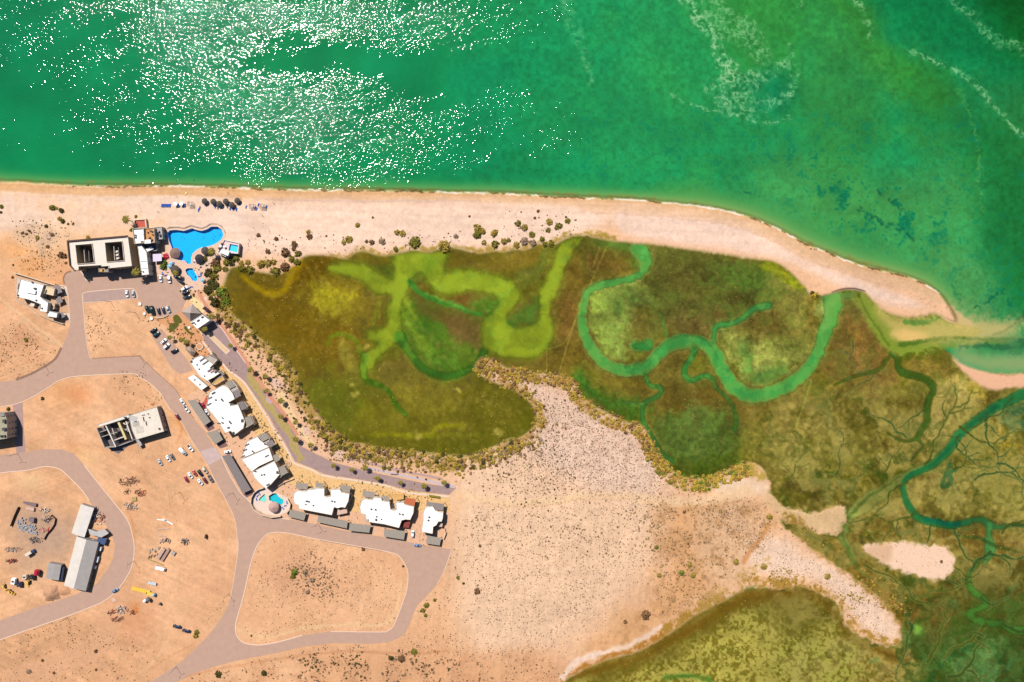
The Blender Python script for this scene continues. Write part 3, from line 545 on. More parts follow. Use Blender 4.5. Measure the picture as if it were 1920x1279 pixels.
comp(btm*sstep(F25*.5+F8*.5, .46, .6), (214, 156, 112), .6)
yard = poly([(-200,560),(130,560),(280,560),(420,800),(500,960),(440,1120),(300,1290),(-200,1420)], 20, 8)
r_t = random.Random(4); beachm = np.clip(sstep(500-YY, 0, 40)+sstep(YY, -900, -800)*0, 0, 1)
ymask = yard*land+(poly([(640,880),(860,900),(1200,930),(1430,930),(1420,950),(860,1010),(860,1230),(640,1240)], 20, 8)*land*.7)
for k_ in range(64):      # tyre marks
    x, y, a = r_t.uniform(-20, 470), r_t.uniform(570, 1270), r_t.uniform(0, 3.14)
    if k_ > 52: x, y, a = r_t.uniform(850, 900), r_t.uniform(900, 1200), r_t.uniform(1.3, 1.8)
    cv = r_t.uniform(-.09, .09); P1 = []; P2 = []
    for q in range(r_t.randint(6, 16)):
        P1.append((x, y, 1.6)); P2.append((x-4.5*math.sin(a), y+4.5*math.cos(a), 1.6)); a += cv; x += 11*math.cos(a); y += 11*math.sin(a)
    mk_ = np.maximum(stroke(P1, 1.6, 1, .5, False), stroke(P2, 1.6, 1, .5, False))*np.clip(ymask, 0, 1)
    shade(mk_*(.5+.5*(F25 > .48)), r_t.choice((.90, .93, 1.06)))
shade(yard*land, 1+(FL2-.5)*.13); comp(yard*land*sstep(F25*.5+F8*.5, .55, .66), (222, 158, 114), .35)
# vegetated rim of the lagoon
RIMC = [(158, 126, 46), (172, 136, 62), (128, 108, 30)]
def rim(pts, c, amt=.85, soft=6):
    comp(stroke(pts, soft, 8, 8)*land*sstep(F8*.6+F25*.4, .36, .56), c, amt)
rim([(x-6, y+4, 26) for x, y in SW_EDGE[2:12]], (176, 142, 70))
rim([(x-2, y+10, 30) for x, y in SW_EDGE[11:20]], (178, 140, 66))
rim([(x+4, y+6, 26) for x, y in SW_EDGE[18:32]], (178, 136, 62))
rim([(x-2, y+8, 24) for x, y in SW_EDGE[31:45]], (186, 142, 62))
rim([(x-4, y+8, 30) for x, y in SW_EDGE[41:]]+[(1425,890,26)], (190, 158, 66))
rim([(1470,960,12),(1500,990,24),(1540,1025,26),(1580,1055,24),(1620,1085,20),(1660,1120,20),(1700,1180,18)], (150, 112, 36))
rim([(1690,1205,14),(1650,1200,20),(1600,1175,18),(1570,1130,18),(1530,1105,20),(1470,1095,22),(1410,1100,26),(1350,1125,24),(1290,1158,22),(1240,1190,18)], (170, 126, 44))
rim([(1240,1195,14),(1190,1215,12),(1130,1236,12),(1080,1258,12),(1050,1290,12)], (176, 116, 40))
rim([(1395,1100,20),(1360,1120,30),(1310,1140,30),(1440,1050,20)], (192, 150, 84), .6)
comp(stroke([(1240,1176,8),(1190,1205,9),(1130,1225,10),(1080,1240,12),(1052,1270,10)], 4, 3, 4)*land, (250, 216, 190), .9)
comp(stroke([(775,847,3),(850,853,4),(900,850,4),(960,822,4)], 2, 2, 3), (226, 188, 140), .55)
rim([(x, y-3, 10) for x, y in NORTH_EDGE[10:36]], (150, 124, 30), .7)
comp(sstep((GR > .8)*1.0, 0, 1)*stroke([(x+2, y+6, 34) for x, y in SW_EDGE[2:]], 12, 5)*land, (150, 104, 60), .45)
# sand islands
comp(isle, (248, 206, 172)); comp(poly([(1618,1030),(1665,1016),(1672,1040),(1660,1056),(1635,1042)], 4, 2)*isle, (220, 174, 134), .8)
comp(np.clip(blur(isle, 8)*2, 0, 1)*(1-isle)*sstep(F8, .4, .6), (184, 150, 70), .8)
comp(esand, (238, 182, 142)); comp(stroke([(1795,668,4),(1830,688,4),(1890,704,3)], 3, 2, 3)*esand, (160, 108, 76), .6)
# dirt yards: ruts, scraped and spilled patches
ru = vnoise(14, 71, 5, .35, math.radians(25)); ru2 = vnoise(12, 72, 6, .3, math.radians(-20)); ru3 = vnoise(10, 73, .4, 5, .1)
shade(yard*land, 1+(ru-.5)*.06); shade(yard*land*(XX < 170), 1+(ru2-.5)*.06); shade(land*(YY < 460), 1+(vnoise(12, 74, 8, .4, .03)-.5)*.05)
shade(land*(XX > 640)*(YY > 850), 1+(ru3-.5)*.05)
for (x, y, r, c, a_) in ((120,735,50,(232,160,100),.6),(150,735,26,(238,150,96),.6),(200,420,90,(246,200,160),.5),(60,990,60,(198,164,138),.75),(110,1000,45,(196,162,138),.75),(95,1030,45,(194,160,134),.8),(50,1060,40,(200,162,130),.7),
        (60,905,26,(246,206,150),.7),(100,440,60,(244,196,148),.6),(170,470,40,(240,176,110),.6),(25,470,40,(234,160,92),.6),(120,520,40,(232,152,96),.6),(60,505,40,(236,160,96),.6),(345,790,26,(244,166,98),.7),
        (160,860,30,(246,196,136),.6),(140,840,22,(232,158,104),.5),(270,880,30,(232,168,120),.5),(45,630,40,(220,158,116),.6),(250,1160,50,(232,158,112),.6),(255,1140,10,(214,126,56),.7),(345,860,40,(242,180,128),.5),
        (560,1070,60,(214,156,118),.6),(590,1110,70,(232,172,126),.5),(680,1130,40,(240,186,142),.5),(400,1100,40,(240,176,132),.6),(1250,1010,40,(226,170,120),.5),(1180,1170,50,(226,168,112),.5),(1400,960,16,(190,136,84),.4)):
    comp(poly([(x+r*math.cos(t)*(.8+.3*math.sin(3*t+x)), y+.75*r*math.sin(t)*(.8+.25*math.cos(2*t+y))) for t in np.arange(0, 6.2, .7)], r*.5, r*.3, 4)*land, c, a_)
for st, c in (([(250,470,4),(190,480,5),(120,470,5),(60,478,5),(-20,500,6)], (236,186,138)), ([(10,640,3),(40,600,4),(60,620,3),(120,650,4)], (246,202,154)), ([(0,560,4),(50,600,5),(110,640,5),(125,660,4)], (248,204,156)),
              ([(320,1190,2),(300,1225,2),(270,1262,2)], (246,200,150)), ([(360,1210,3),(330,1225,2),(270,1262,2)], (222,158,110)), ([(345,1270,3),(420,1252,3),(520,1236,3),(640,1222,4),(760,1226,4),(840,1220,3)], (214,148,104)),
              ([(867,1030,4),(866,1100,4),(862,1160,4),(862,1220,3)], (242,196,152)), ([(448,1180,3),(500,1195,6),(560,1180,7),(650,1172,7),(720,1170,6),(744,1140,5),(752,1090,4)], (248,202,150)),
              ([(240,960,4),(250,990,5),(248,1030,6),(240,1070,5),(225,1105,4)], (232,158,100)), ([(322,770,3),(340,800,3),(330,830,2)], (226,140,76)), ([(830,1010,20),(855,960,18),(860,930,16)], (246,194,148)),
              ([(250,1030,30),(200,1180,40),(150,1230,40),(20,1275,40)], (236,178,134)), ([(1210,1060,6),(1240,1100,6),(1250,1130,5)], (236,180,128))):
    comp(stroke(st, 4, 2, 2)*land, c, .7)
gs([(88,447,22),(78,462,14),(80,478,10)], (204, 168, 138), .7, 8)
gs([(40,444,30),(70,440,40),(95,445,30)], (226, 186, 150), .6, 10)
shade(land*(1-beachm), .968); shade(land, 1+(F8-.5)*.10); shade(land, 1+(F3-.5)*.06); shade(land, 1+(F60-.5)*.10)

# ------------------------------------------------------------------ relief (metres) and the two sheets
POOL_MAIN = [(314,437),(318,432),(330,431),(345,433),(360,428),(368,431),(378,433),(388,430),(396,425),(408,425),(416,431),(419,440),(416,448),(408,455),(398,460),(386,463),(378,464),(368,469),(361,476),(359,484),(358,495),(352,495),(347,489),(337,488),(327,486),(323,478),(322,464),(317,452)]
POOL_KID = [(347,506),(352,503),(361,503),(365,510),(370,518),(371,524),(367,528),(361,526),(357,520),(351,515)]
POOL_SPA = [(430,457),(448,461),(445,475),(428,470)]
POOL_CL1 = [(504,930),(512,925),(518,925),(522,931),(531,937),(532,942),(527,947),(520,944),(512,941),(505,938)]
POOL_CL2 = [(496,926),(500,938),(497,941),(485,938),(487,934)]
calm = np.clip(blur(poly([(-200,500),(310,400),(440,440),(470,600),(620,810),(760,850),(880,900),(880,1420),(-200,1420)], 20, 4), 20), 0, 1)
dune = (fbm(40, 61, 3)-.5)*1.4+(F8-.5)*.25
beach_up = sstep(blur(land, 30), .5, 1.0)
Z = np.zeros((NY, NX), np.float32)
landz = .35*sstep(cd2, .5, .9)*0+dune*(1-calm)*beach_up*.8
landz = np.where(land > .5, landz, 0)
wetm = np.maximum(marsh*(1-land), 0)
sea_depth = -0.5-3.0*(1-sstep(cd, 0, .5))
mz = -0.38+(F8-.5)*.10-np.clip(open_w, 0, 1)*.34
allw = 1-np.clip(land+isle+esand, 0, 1)
Z = np.where(wetm > .3, mz, sea_depth)*allw+landz*(1-allw)
drym = np.clip(land+isle+esand, 0, 1)
for pl, d in ((POOL_MAIN, 2.4), (POOL_KID, 1.6), (POOL_CL1, 1.8), (POOL_CL2, 1.0)):
    pm = blur(fill(pl, False), 2); Z = Z-(pm > .02)*d*1.0
ALB = np.clip(np.where(G/255 <= .04045, G/255/12.92, ((np.clip(G, 0, 255)/255+.055)/1.055)**2.4)/KL.astype(np.float32), .002, .85)
FAR = np.array([250, 500, 900, 1600, 3000, 6000, 14000, 30000])
PX = np.concatenate([X0-FAR[::-1], GX, X1+FAR]); PY = np.concatenate([Y0-FAR[::-1], GY, Y1+FAR]); NF = len(FAR)
def grid_obj(name, Zf, cols, keep=None, extra=None):
    pad = lambda a: np.pad(a, [(NF, NF), (NF, NF)]+[(0, 0)]*(a.ndim-2), mode='edge')
    Zp = pad(Zf); Cp = pad(cols); ny, nx = Zp.shape
    xw = (PX-960)*S; yw = (639.5-PY)*S
    V = np.empty((ny, nx, 3), np.float32); V[..., 0] = xw[None, :]; V[..., 1] = yw[:, None]; V[..., 2] = Zp
    idx = np.arange(ny*nx).reshape(ny, nx)
    a = idx[:-1, :-1]; b = idx[:-1, 1:]; c = idx[1:, 1:]; d = idx[1:, :-1]
    F = np.stack([a, d, c, b], -1)
    if keep is not None:
        kp = pad(keep); kf = kp[:-1, :-1] | kp[:-1, 1:] | kp[1:, 1:] | kp[1:, :-1]; F = F[kf]
    F = F.reshape(-1, 4)
    used = np.zeros(ny*nx, bool); used[F.ravel()] = True
    remap = np.cumsum(used)-1; F = remap[F].astype(np.int32); V = V.reshape(-1, 3)[used]
    me = bpy.data.meshes.new(name); me.vertices.add(len(V)); me.vertices.foreach_set('co', V.ravel())
    me.loops.add(F.size); me.loops.foreach_set('vertex_index', F.ravel()); me.polygons.add(len(F))
    me.polygons.foreach_set('loop_start', np.arange(0, F.size, 4, dtype=np.int32))
    me.polygons.foreach_set('use_smooth', np.ones(len(F), bool))
    me.update(calc_edges=True)
    ca = me.color_attributes.new('Col', 'FLOAT_COLOR', 'POINT')
    C4 = np.ones((len(V), 4), np.float32); C4[:, :3] = Cp.reshape(-1, 3)[used]; ca.data.foreach_set('color', C4.ravel())
    for k_, arr in (extra or {}).items():
        at = me.attributes.new(k_, 'FLOAT', 'POINT'); at.data.foreach_set('value', pad(arr).reshape(-1)[used].astype(np.float32))
    o = bpy.data.objects.new(name, me); COL.objects.link(o); return o
def hz(px, py):
    i = min(max(int(round((px-X0)/ST)), 0), NX-1); j = min(max(int(round((py-Y0)/ST)), 0), NY-1); return float(Z[j, i])

ground = grid_obj('ground', Z, ALB, extra={'dry': drym.astype(np.float32)})
ground['kind'] = 'structure'; ground['label'] = 'pale beach sand, orange dirt, scrub desert and olive salt marsh'
gm = mat('ground', None, rough=0.95, var=.06, scale=.35, attr='Col', spec=0)
nt = gm.node_tree; b = nt.nodes['Principled BSDF']
n2 = nt.nodes.new('ShaderNodeTexNoise'); n2.inputs['Scale'].default_value = 1.1; n2.inputs['Detail'].default_value = 4
tc = nt.nodes.new('ShaderNodeTexCoord'); nt.links.new(tc.outputs['Object'], n2.inputs['Vector'])
bp = nt.nodes.new('ShaderNodeBump'); bp.inputs['Strength'].default_value = .5; bp.inputs['Distance'].default_value = .25
nt.links.new(n2.outputs[0], bp.inputs['Height']); nt.links.new(bp.outputs[0], b.inputs['Normal'])
ground.data.materials.append(gm)

# water: wind roughens the sea in patches; the lagoon is nearly calm
rip = np.full((NY, NX), .12, np.float32)
ST1 = vnoise(34, 88, 3.4, .40, math.radians(-24)); ST2 = vnoise(20, 89, 3.0, .45, math.radians(-14)); ST3 = vnoise(26, 90, 1.0, 1.0)
def rp(pts, v, soft=30, w=30, w2=10):
    global rip
    k_ = poly(pts, soft, w, w2); rip = rip*(1-k_)+v*k_
rp([(-200,-200),(150,-150),(260,120),(330,200),(350,260),(420,345),(200,345),(-40,280),(-200,200)], .62, 60, 30)
rp([(130,-200),(700,-200),(1120,-150),(1080,30),(920,90),(720,80),(600,60),(450,95),(300,100),(180,20)], .80, 34, 24)
rp([(430,-200),(800,-200),(960,-100),(860,60),(700,70),(560,30),(470,0)], 1.05, 40, 20)
rp([(250,110),(420,130),(520,150),(640,140),(740,170),(860,190),(960,240),(930,300),(860,335),(640,350),(440,340),(330,215)], .86, 24, 20)
rp([(870,190),(960,160),(1060,180),(1110,240),(1060,300),(960,290),(900,230)], .80, 30, 16)
rp([(180,20),(240,110),(340,230),(390,300),(350,270),(262,180),(205,100),(160,50)], .40, 14, 12)
rp([(-200,120),(-20,100),(120,260),(60,345),(-200,345)], .45, 40, 20)
rip = np.clip(1.10*rip*(.26+.86*ST1+.66*ST2+.20*ST3), .02, 1.25)
sea_keep = (allw > .02) & (wetm < .6)
sea_op = sstep(.5-blur(land, 10), .08, .44).astype(np.float32)
WALB = np.clip(np.where(SEA/255 <= .04045, SEA/255/12.92, ((np.clip(SEA, 0, 255)/255+.055)/1.055)**2.4)/KL.astype(np.float32), .002, .85)
sea = grid_obj('sea', np.full((NY, NX), -.30, np.float32), ALB, sea_keep, {'opac': sea_op, 'rip': rip})
sea['kind'] = 'structure'; sea['label'] = 'emerald green sea with wind ripples, sun glitter and foam lines'
lag_keep = ((open_w > .12) & (wetm > .3)); 
lag = grid_obj('lagoon_water', np.full((NY, NX), -.46, np.float32), ALB, lag_keep, {'opac': np.clip(open_w*1.1-.1, 0, 1), 'rip': np.full((NY, NX), .05, np.float32)})
lag['kind'] = 'structure'; lag['label'] = 'lime green and turquoise tidal channels winding through the marsh'
def water_mat(name, foamless=False):
    w_ = bpy.data.materials.new(name); w_.use_nodes = True; nt = w_.node_tree; N = nt.nodes; L = nt.links
    out = N['Material Output']; bs = N['Principled BSDF']; bs.inputs['Roughness'].default_value = .055; bs.inputs['IOR'].default_value = 1.33
    vc = N.new('ShaderNodeVertexColor'); vc.layer_name = 'Col'; L.new(vc.outputs[0], bs.inputs['Base Color'])
    ar = N.new('ShaderNodeAttribute'); ar.attribute_name = 'rip'
    tc = N.new('ShaderNodeTexCoord')
    def noise(sx, sy, rot, det, ro=.6):
        mp = N.new('ShaderNodeMapping'); mp.inputs['Scale'].default_value = (sx, sy, 1); mp.inputs['Rotation'].default_value = (0, 0, rot)
        n = N.new('ShaderNodeTexNoise'); n.inputs['Scale'].default_value = 1; n.inputs['Detail'].default_value = det; n.inputs['Roughness'].default_value = ro
        L.new(tc.outputs['Object'], mp.inputs[0]); L.new(mp.outputs[0], n.inputs[0]); return n
    a = noise(.42, .68, .35, 1.0, .5); c = noise(.85, 1.05, -.2, 0, .5)
    m1 = N.new('ShaderNodeMath'); m1.operation = 'MULTIPLY'; m1.inputs[1].default_value = .40; L.new(c.outputs[0], m1.inputs[0])
    ad = N.new('ShaderNodeMath'); L.new(a.outputs[0], ad.inputs[0]); L.new(m1.outputs[0], ad.inputs[1])
    mu = N.new('ShaderNodeMath'); mu.operation = 'MULTIPLY'; L.new(ad.outputs[0], mu.inputs[0]); L.new(ar.outputs['Fac'], mu.inputs[1])
    bp = N.new('ShaderNodeBump'); bp.inputs['Strength'].default_value = 1.0; bp.inputs['Distance'].default_value = WAVE
    L.new(mu.outputs[0], bp.inputs['Height']); L.new(bp.outputs[0], bs.inputs['Normal'])
    tr = N.new('ShaderNodeBsdfTransparent'); mx = N.new('ShaderNodeMixShader'); ao = N.new('ShaderNodeAttribute')
    bs.inputs['Specular IOR Level'].default_value = 0; bs.inputs['Roughness'].default_value = 1
    for l_ in list(bs.inputs['Normal'].links): L.remove(l_)
    gs_ = N.new('ShaderNodeBsdfGlossy'); gs_.distribution = 'BECKMANN'; gs_.inputs['Roughness'].default_value = .09; L.new(bp.outputs[0], gs_.inputs['Normal'])
    fr = N.new('ShaderNodeFresnel'); fr.inputs['IOR'].default_value = 1.33; L.new(bp.outputs[0], fr.inputs['Normal'])
    wx_ = N.new('ShaderNodeMixShader'); L.new(fr.outputs[0], wx_.inputs[0]); L.new(bs.outputs[0], wx_.inputs[1]); L.new(gs_.outputs[0], wx_.inputs[2]); ao.attribute_name = 'opac'
    L.new(ao.outputs['Fac'], mx.inputs[0]); L.new(tr.outputs[0], mx.inputs[1]); L.new(wx_.outputs[0], mx.inputs[2]); L.new(mx.outputs[0], out.inputs[0])
    return w_
WAVE = 0.52
wm = water_mat('sea_water'); sea.data.materials.append(wm); lag.data.materials.append(wm)
# ------------------------------------------------------------------ building helpers
def WP(px, py, h=0.0, z=None):
    """photo pixel of a point h metres up -> world x, y"""
    k = S*(1-h/CAMH); return ((px-960)*k, (639.5-py)*k)
def area(P): return sum(P[i-1][0]*P[i][1]-P[i][0]*P[i-1][1] for i in range(len(P)))/2
def ccw(P): P = [tuple(p) for p in P]; return P if area(P) > 0 else P[::-1]
def offset(P, d):
    """shift an outline outwards by d (inwards when negative)"""
    P = ccw(P); n = len(P); out = []
    for i in range(n):
        a, b, c = P[i-1], P[i], P[(i+1) % n]
        e1 = Vector((b[0]-a[0], b[1]-a[1])).normalized(); e2 = Vector((c[0]-b[0], c[1]-b[1])).normalized()
        n1 = Vector((e1.y, -e1.x)); n2 = Vector((e2.y, -e2.x)); q = n1+n2
        q = q/max(q.length_squared, .3)*2*1.0
        out.append((b[0]+q.x*d, b[1]+q.y*d))
    return out
def new_obj(name, me, parent=None, mt=None):
    o = bpy.data.objects.new(name, me); COL.objects.link(o)
    if mt: me.materials.append(mt)
    if parent: o.parent = parent
    return o
class MB:
    def __init__(self): self.v = []; self.f = []
    def add(self, v, f): n = len(self.v); self.v += [tuple(p) for p in v]; self.f += [tuple(i+n for i in q) for q in f]; return self
    def box(self, c, s, rz=0.0, top=None):
        """box centred on c = (x, y, z of the bottom), size s; top = scale of the upper face"""
        ca, sa = math.cos(rz), math.sin(rz); tx, ty = top or (1, 1); v = []
        for z, kx, ky in ((0, 1, 1), (s[2], tx, ty)):
            for ux, uy in ((-1, -1), (1, -1), (1, 1), (-1, 1)):
                x, y = ux*s[0]/2*kx, uy*s[1]/2*ky; v.append((c[0]+x*ca-y*sa, c[1]+x*sa+y*ca, c[2]+z))
        return self.add(v, [(3, 2, 1, 0), (4, 5, 6, 7), (0, 1, 5, 4), (1, 2, 6, 5), (2, 3, 7, 6), (3, 0, 4, 7)])
    def slab(self, P, z0, z1, holes=()):
        P = ccw(P); H = [ccw(h)[::-1] for h in holes]; loops = [P]+H
        allp = [p for l in loops for p in l]; n = len(allp)
        tri = tessellate_polygon([[Vector((x, y, 0)) for x, y in l] for l in loops])
        v = [(x, y, z1) for x, y in allp]+[(x, y, z0) for x, y in allp]; f = []
        for a, b, c in tri:
            A, B, C_ = allp[a], allp[b], allp[c]
            if (B[0]-A[0])*(C_[1]-A[1])-(B[1]-A[1])*(C_[0]-A[0]) < 0: b, c = c, b
            f.append((a, b, c)); f.append((a+n, c+n, b+n))
        k = 0
        for l in loops:
            m_ = len(l)
            for i in range(m_): a, b = k+i, k+(i+1) % m_; f.append((a, a+n, b+n, b))
            k += m_
        return self.add(v, f)
    def cone(self, c, r, z0, z1, r1=0.0, n=12, rot=0.0, sy=1.0):
        v = []
        for rr, z in ((r, z0), (max(r1, .001), z1)):
            for i in range(n): t = rot+2*math.pi*i/n; v.append((c[0]+rr*math.cos(t), c[1]+rr*sy*math.sin(t), z))
        return self.add(v, [tuple(range(n-1, -1, -1)), tuple(range(n, 2*n))]+[(i, (i+1) % n, n+(i+1) % n, n+i) for i in range(n)])
    def tube(self, a, b, r, r2=None, n=6):
        a, b = Vector(a), Vector(b); d = (b-a); q = d.to_track_quat('Z', 'Y'); r2 = r if r2 is None else r2; v = []
        for p, rr in ((a, r), (b, r2)):
            for i in range(n): t = 2*math.pi*i/n; v.append(p+q @ Vector((rr*math.cos(t), rr*math.sin(t), 0)))
        return self.add(v, [tuple(range(n-1, -1, -1)), tuple(range(n, 2*n))]+[(i, (i+1) % n, n+(i+1) % n, n+i) for i in range(n)])
    def build(self, name, mt, parent=None, smooth=False):
        me = bpy.data.meshes.new(name); me.from_pydata(self.v, [], self.f); me.update()
        if smooth: me.polygons.foreach_set('use_smooth', [True]*len(me.polygons))
        return new_obj(name, me, parent, mt)
def tag(o, label=None, cat=None, group=None, kind=None):
    if label: o['label'] = label
    if cat: o['category'] = cat
    if group: o['group'] = group
    if kind: o['kind'] = kind
    return o
def empty(name, loc, label, cat, group=None, rz=0.0):
    o = bpy.data.objects.new(name, None); COL.objects.link(o); o.location = loc; o.rotation_euler = (0, 0, rz); o.empty_display_size = .5
    return tag(o, label, cat, group)
def kids(o): return [c for c in o.children]
def copy_tree(o, parent=None):
    c = o.copy(); COL.objects.link(c)
    if parent is not None: c.parent = parent
    for ch in list(o.children): copy_tree(ch, c)
    return c

# ------------------------------------------------------------------ materials
ROAD = mat('road_paving', T(202, 162, 138), .9, .07, .25, bump=.2)
WHITE = mat('white_roof_coat', (.62, .61, .585), .7, .07, .25)
CREAM = mat('cream_render', T(246, 218, 186), .85, .08, .4)
OFFW = mat('off_white_render', T(250, 232, 212), .85, .06, .4)
TANW = mat('tan_render', T(222, 190, 150), .85, .1, .4)
OCHRE = mat('ochre_render', T(226, 174, 102), .85, .1, .5)
GREYR = mat('grey_concrete', T(196, 184, 172), .9, .12, .5)
GREYD = mat('dark_concrete', T(128, 116, 116), .9, .15, .5)
SLAT = mat('grey_slat_roofing', T(176, 162, 146), .8, .12, 2.0)
SLATD = mat('dark_slat_roofing', T(150, 136, 132), .8, .12, 2.0)
METAL = mat('pale_sheet_metal', T(214, 206, 198), .5, .08, .3, metal=.2)
METALG = mat('grey_sheet_metal', T(166, 156, 150), .55, .1, .3, metal=.2)
GLASS = mat('window_glass', (.03, .05, .07), .12, .1, .3, spec=.6)
DARK = mat('dark_fixture', (.04, .04, .045), .6, .2, 2)
THATCH = mat('palm_thatch', T(178, 152, 132), .95, .3, 1.6, bump=.8)
THATCHD = mat('dark_palm_thatch', T(92, 82, 74), .95, .35, 1.6, bump=.8)
TERRA = mat('terracotta', T(214, 118, 74), .85, .12, 1)
REDM = mat('red_court', T(206, 96, 74), .85, .1, .6)
WOOD = mat('weathered_wood', T(172, 130, 98), .85, .2, 1.4)
WOODD = mat('dark_wood', T(104, 74, 58), .85, .25, 1.4)
STUCCO = mat('pink_paving', T(232, 190, 164), .85, .1, .8)
PALEP = mat('pale_paving', T(244, 214, 186), .85, .06, .8)
ORANGEG = mat('orange_garden_soil', T(226, 160, 110), .95, .2, .8, bump=.3)
BRICKW = mat('brick_walkway', T(224, 150, 116), .9, .14, .9)
PROM = mat('promenade_paving', T(176, 144, 136), .9, .1, .3, bump=.2)
PROML = mat('light_promenade_strip', T(214, 188, 184), .9, .06, .6)
OLIVEP = mat('olive_stone_inlay', T(188, 160, 96), .9, .14, .5)
KERB = mat('kerb_stone', T(250, 210, 180), .8, .06, 1)
KERBD = mat('retaining_bank', T(158, 118, 96), .9, .15, .8)
GRASS = mat('lawn_grass', T(98, 96, 30), .95, .35, 1.2, bump=.5)

# ------------------------------------------------------------------ roads and paving: sheets, each a few mm above the last
def sheet(name, pts, mt, z, holes=(), kind='structure', thick=.03, label=None, sm=False):
    f = lambda P: [WP(x, y) for x, y in (smooth_pts(P, True, 3) if sm else P)]
    o = MB().slab(f(pts), z-thick, z, [f(h) for h in holes]).build(name, mt)
    if kind: o['kind'] = kind
    if label: o['label'] = label
    return o
def strip_pts(c, w):
    P = smooth_pts([(x, y) for x, y in c], False, 4); L = []; R = []
    for i in range(len(P)):
        d = P[min(i+1, len(P)-1)]-P[max(i-1, 0)]; d = d/np.hypot(*d); n = np.array((-d[1], d[0]))
        ww = w if not callable(w) else w(i/(len(P)-1)); L.append(P[i]+n*ww/2); R.append(P[i]-n*ww/2)
    return [tuple(p) for p in L]+[tuple(p) for p in R[::-1]]
R_A = [(119,522),(124,512),(133,509),(150,505),(255,503),(290,505),(291,518),(312,520),(330,520),(341,538),(350,560),(340,583),(330,590),(318,594),(295,594),(275,580),(262,563),(257,560),(157,568),(160,620),(166,660),(172,673),(262,667.5),(287,692),(307,710),(333,735),(352,773),(383,808),(400,837),(415,855),(428,885),(450,922),(462,934),(480,953),(497,967),(543,974),(600,985),(660,998),(700,1004),(763,1016),(800,1023),(847,1030),(832,1073),(820,1095),(800,1118),(783,1135),(775,1150),(767,1172),(760,1186),(750,1195),(730,1204),(700,1207),(620,1206),(567,1213),(525,1223),(467,1234),(433,1241),(400,1251),(358,1264),(333,1279),(290,1305),(240,1340),(160,1400),(130,1370),(210,1320),(270,1285),(300,1268),(342,1239),(367,1216),(393,1189),(408,1169),(423,1146),(432,1123),(440,1078),(447,1027),(445,1007),(440,973),(425,940),(403,900),(387,867),(362,830),(342,795),(318,765),(303,740),(285,722),(262,707),(245,701),(150,705),(115,712),(90,727),(60,745),(20,760),(-120,775),(-120,735),(30,712),(60,700),(95,680),(115,655),(127,625),(132,605),(130,580),(127,545),(121,532)]
R_A_hole = [(490,1013),(500,1002),(517,998),(542,1000),(600,1012),(675,1025),(737,1037),(750,1045),(759,1058),(765,1075),(763,1105),(755,1130),(747,1152),(737,1175),(728,1182),(715,1185),(620,1184),(567,1191),(525,1203),(492,1209),(475,1209),(460,1206),(450,1200),(443,1188),(442,1171),(447,1151),(457,1116),(468,1066),(474,1044),(482,1024)]
R_C = [(-120,862),(32,850),(83,842),(117,843),(138,850),(158,872),(190,913),(222,952),(240,977),(248,1000),(252,1030),(248,1060),(238,1082),(223,1103),(207,1119),(188,1131),(133,1153),(67,1176),(0,1200),(-120,1246),(-120,1212),(0,1163),(67,1139),(100,1129),(143,1114),(180,1096),(200,1070),(212,1047),(216,1022),(207,998),(188,970),(167,938),(153,918),(133,898),(117,883),(103,877),(83,875),(50,882),(0,887),(-120,905)]
sheet('road', R_A, ROAD, .045, [R_A_hole], label='pale pinkish paved streets looping round the sandy building lots')
sheet('road', R_C, ROAD, .049, label='curved paved street round the construction yard')
sheet('road', [(24,757),(42,754),(44,800),(48,847),(31,851),(27,800)], mat('darker_paving', T(186,150,140), .9, .08, .3), .053, label='short paved link street at the left edge')
sheet('parking_area', [(302,616),(318,634),(345,667),(362,694),(338,702),(322,690),(300,655),(283,628)], ROAD, .04, label='paved parking bays beside the garden')
sheet('road', [(403,838),(418,858),(392,872),(376,846)], mat('patched_paving', T(214,182,172), .9, .08, .3), .051, label='newer paving patch on the street')
for P_, n_ in (([(157,550),(183,546),(240,542),(252,546),(256,558),(240,560.5),(158,567)], 'r'),):
    sheet('parking_area', P_, mat('parking_paving', T(192,158,144), .9, .08, .4), .052, label='grey parking strip north of the empty lot')
def kerb(c, w=1.5, mt=KERB, h=.14, name='kerb', label='pale concrete kerb'):
    o = MB().slab([WP(x, y) for x, y in strip_pts(c, w)], .0, h).build(name, mt); o['kind'] = 'structure'; o['label'] = label; return o
kerb(R_C[31:]+[], 1.7); kerb(R_C[5:16], 1.7); kerb([(-120,1246),(0,1200),(67,1176),(133,1153),(188,1131)], 1.7)
kerb([(160,620),(156,570),(155,556),(158,549),(183,545.5),(242,541),(252,544),(257,552),(258,560)], 1.4)
kerb([(172,674),(166,660),(160,620)], 1.1); kerb([(157,568),(200,565),(257,560)], 1)
kerb([(-60,770),(20,760),(60,745),(90,727),(115,712),(150,705),(245,701),(262,707),(285,722),(303,740)], 1.4)
kerb(R_A_hole[17:]+R_A_hole[:1], 1.8); kerb(R_A_hole[0:17], 1.4); kerb([(121,532),(119,522),(124,512),(133,509)], 2.4, KERBD)
kerb([(132,605),(130,580),(128,550)], 1.1, PALEP)
kerb([(115,652),(107,668),(95,680),(60,700),(30,712)], 4.2, KERBD, .12, label='dark bank edging the bend of the street')
kerb([(303,740),(318,765),(342,795),(362,830),(387,867),(403,900),(425,940),(440,973),(445,1007),(447,1027),(440,1078),(432,1123)], 1.0)
kerb([(262,667.5),(287,692),(307,710),(333,735),(345,760),(365,785)], .9, KERBD, .1); kerb([(172,672),(262,667)], 1.0, KERBD, .1)
kerb([(415,855),(428,885),(450,922),(462,934),(480,953),(497,967),(543,974)], 1.6, PALEP)
kerb([(600,1013),(675,1026),(720,1034)], .9, WOODD, .12)
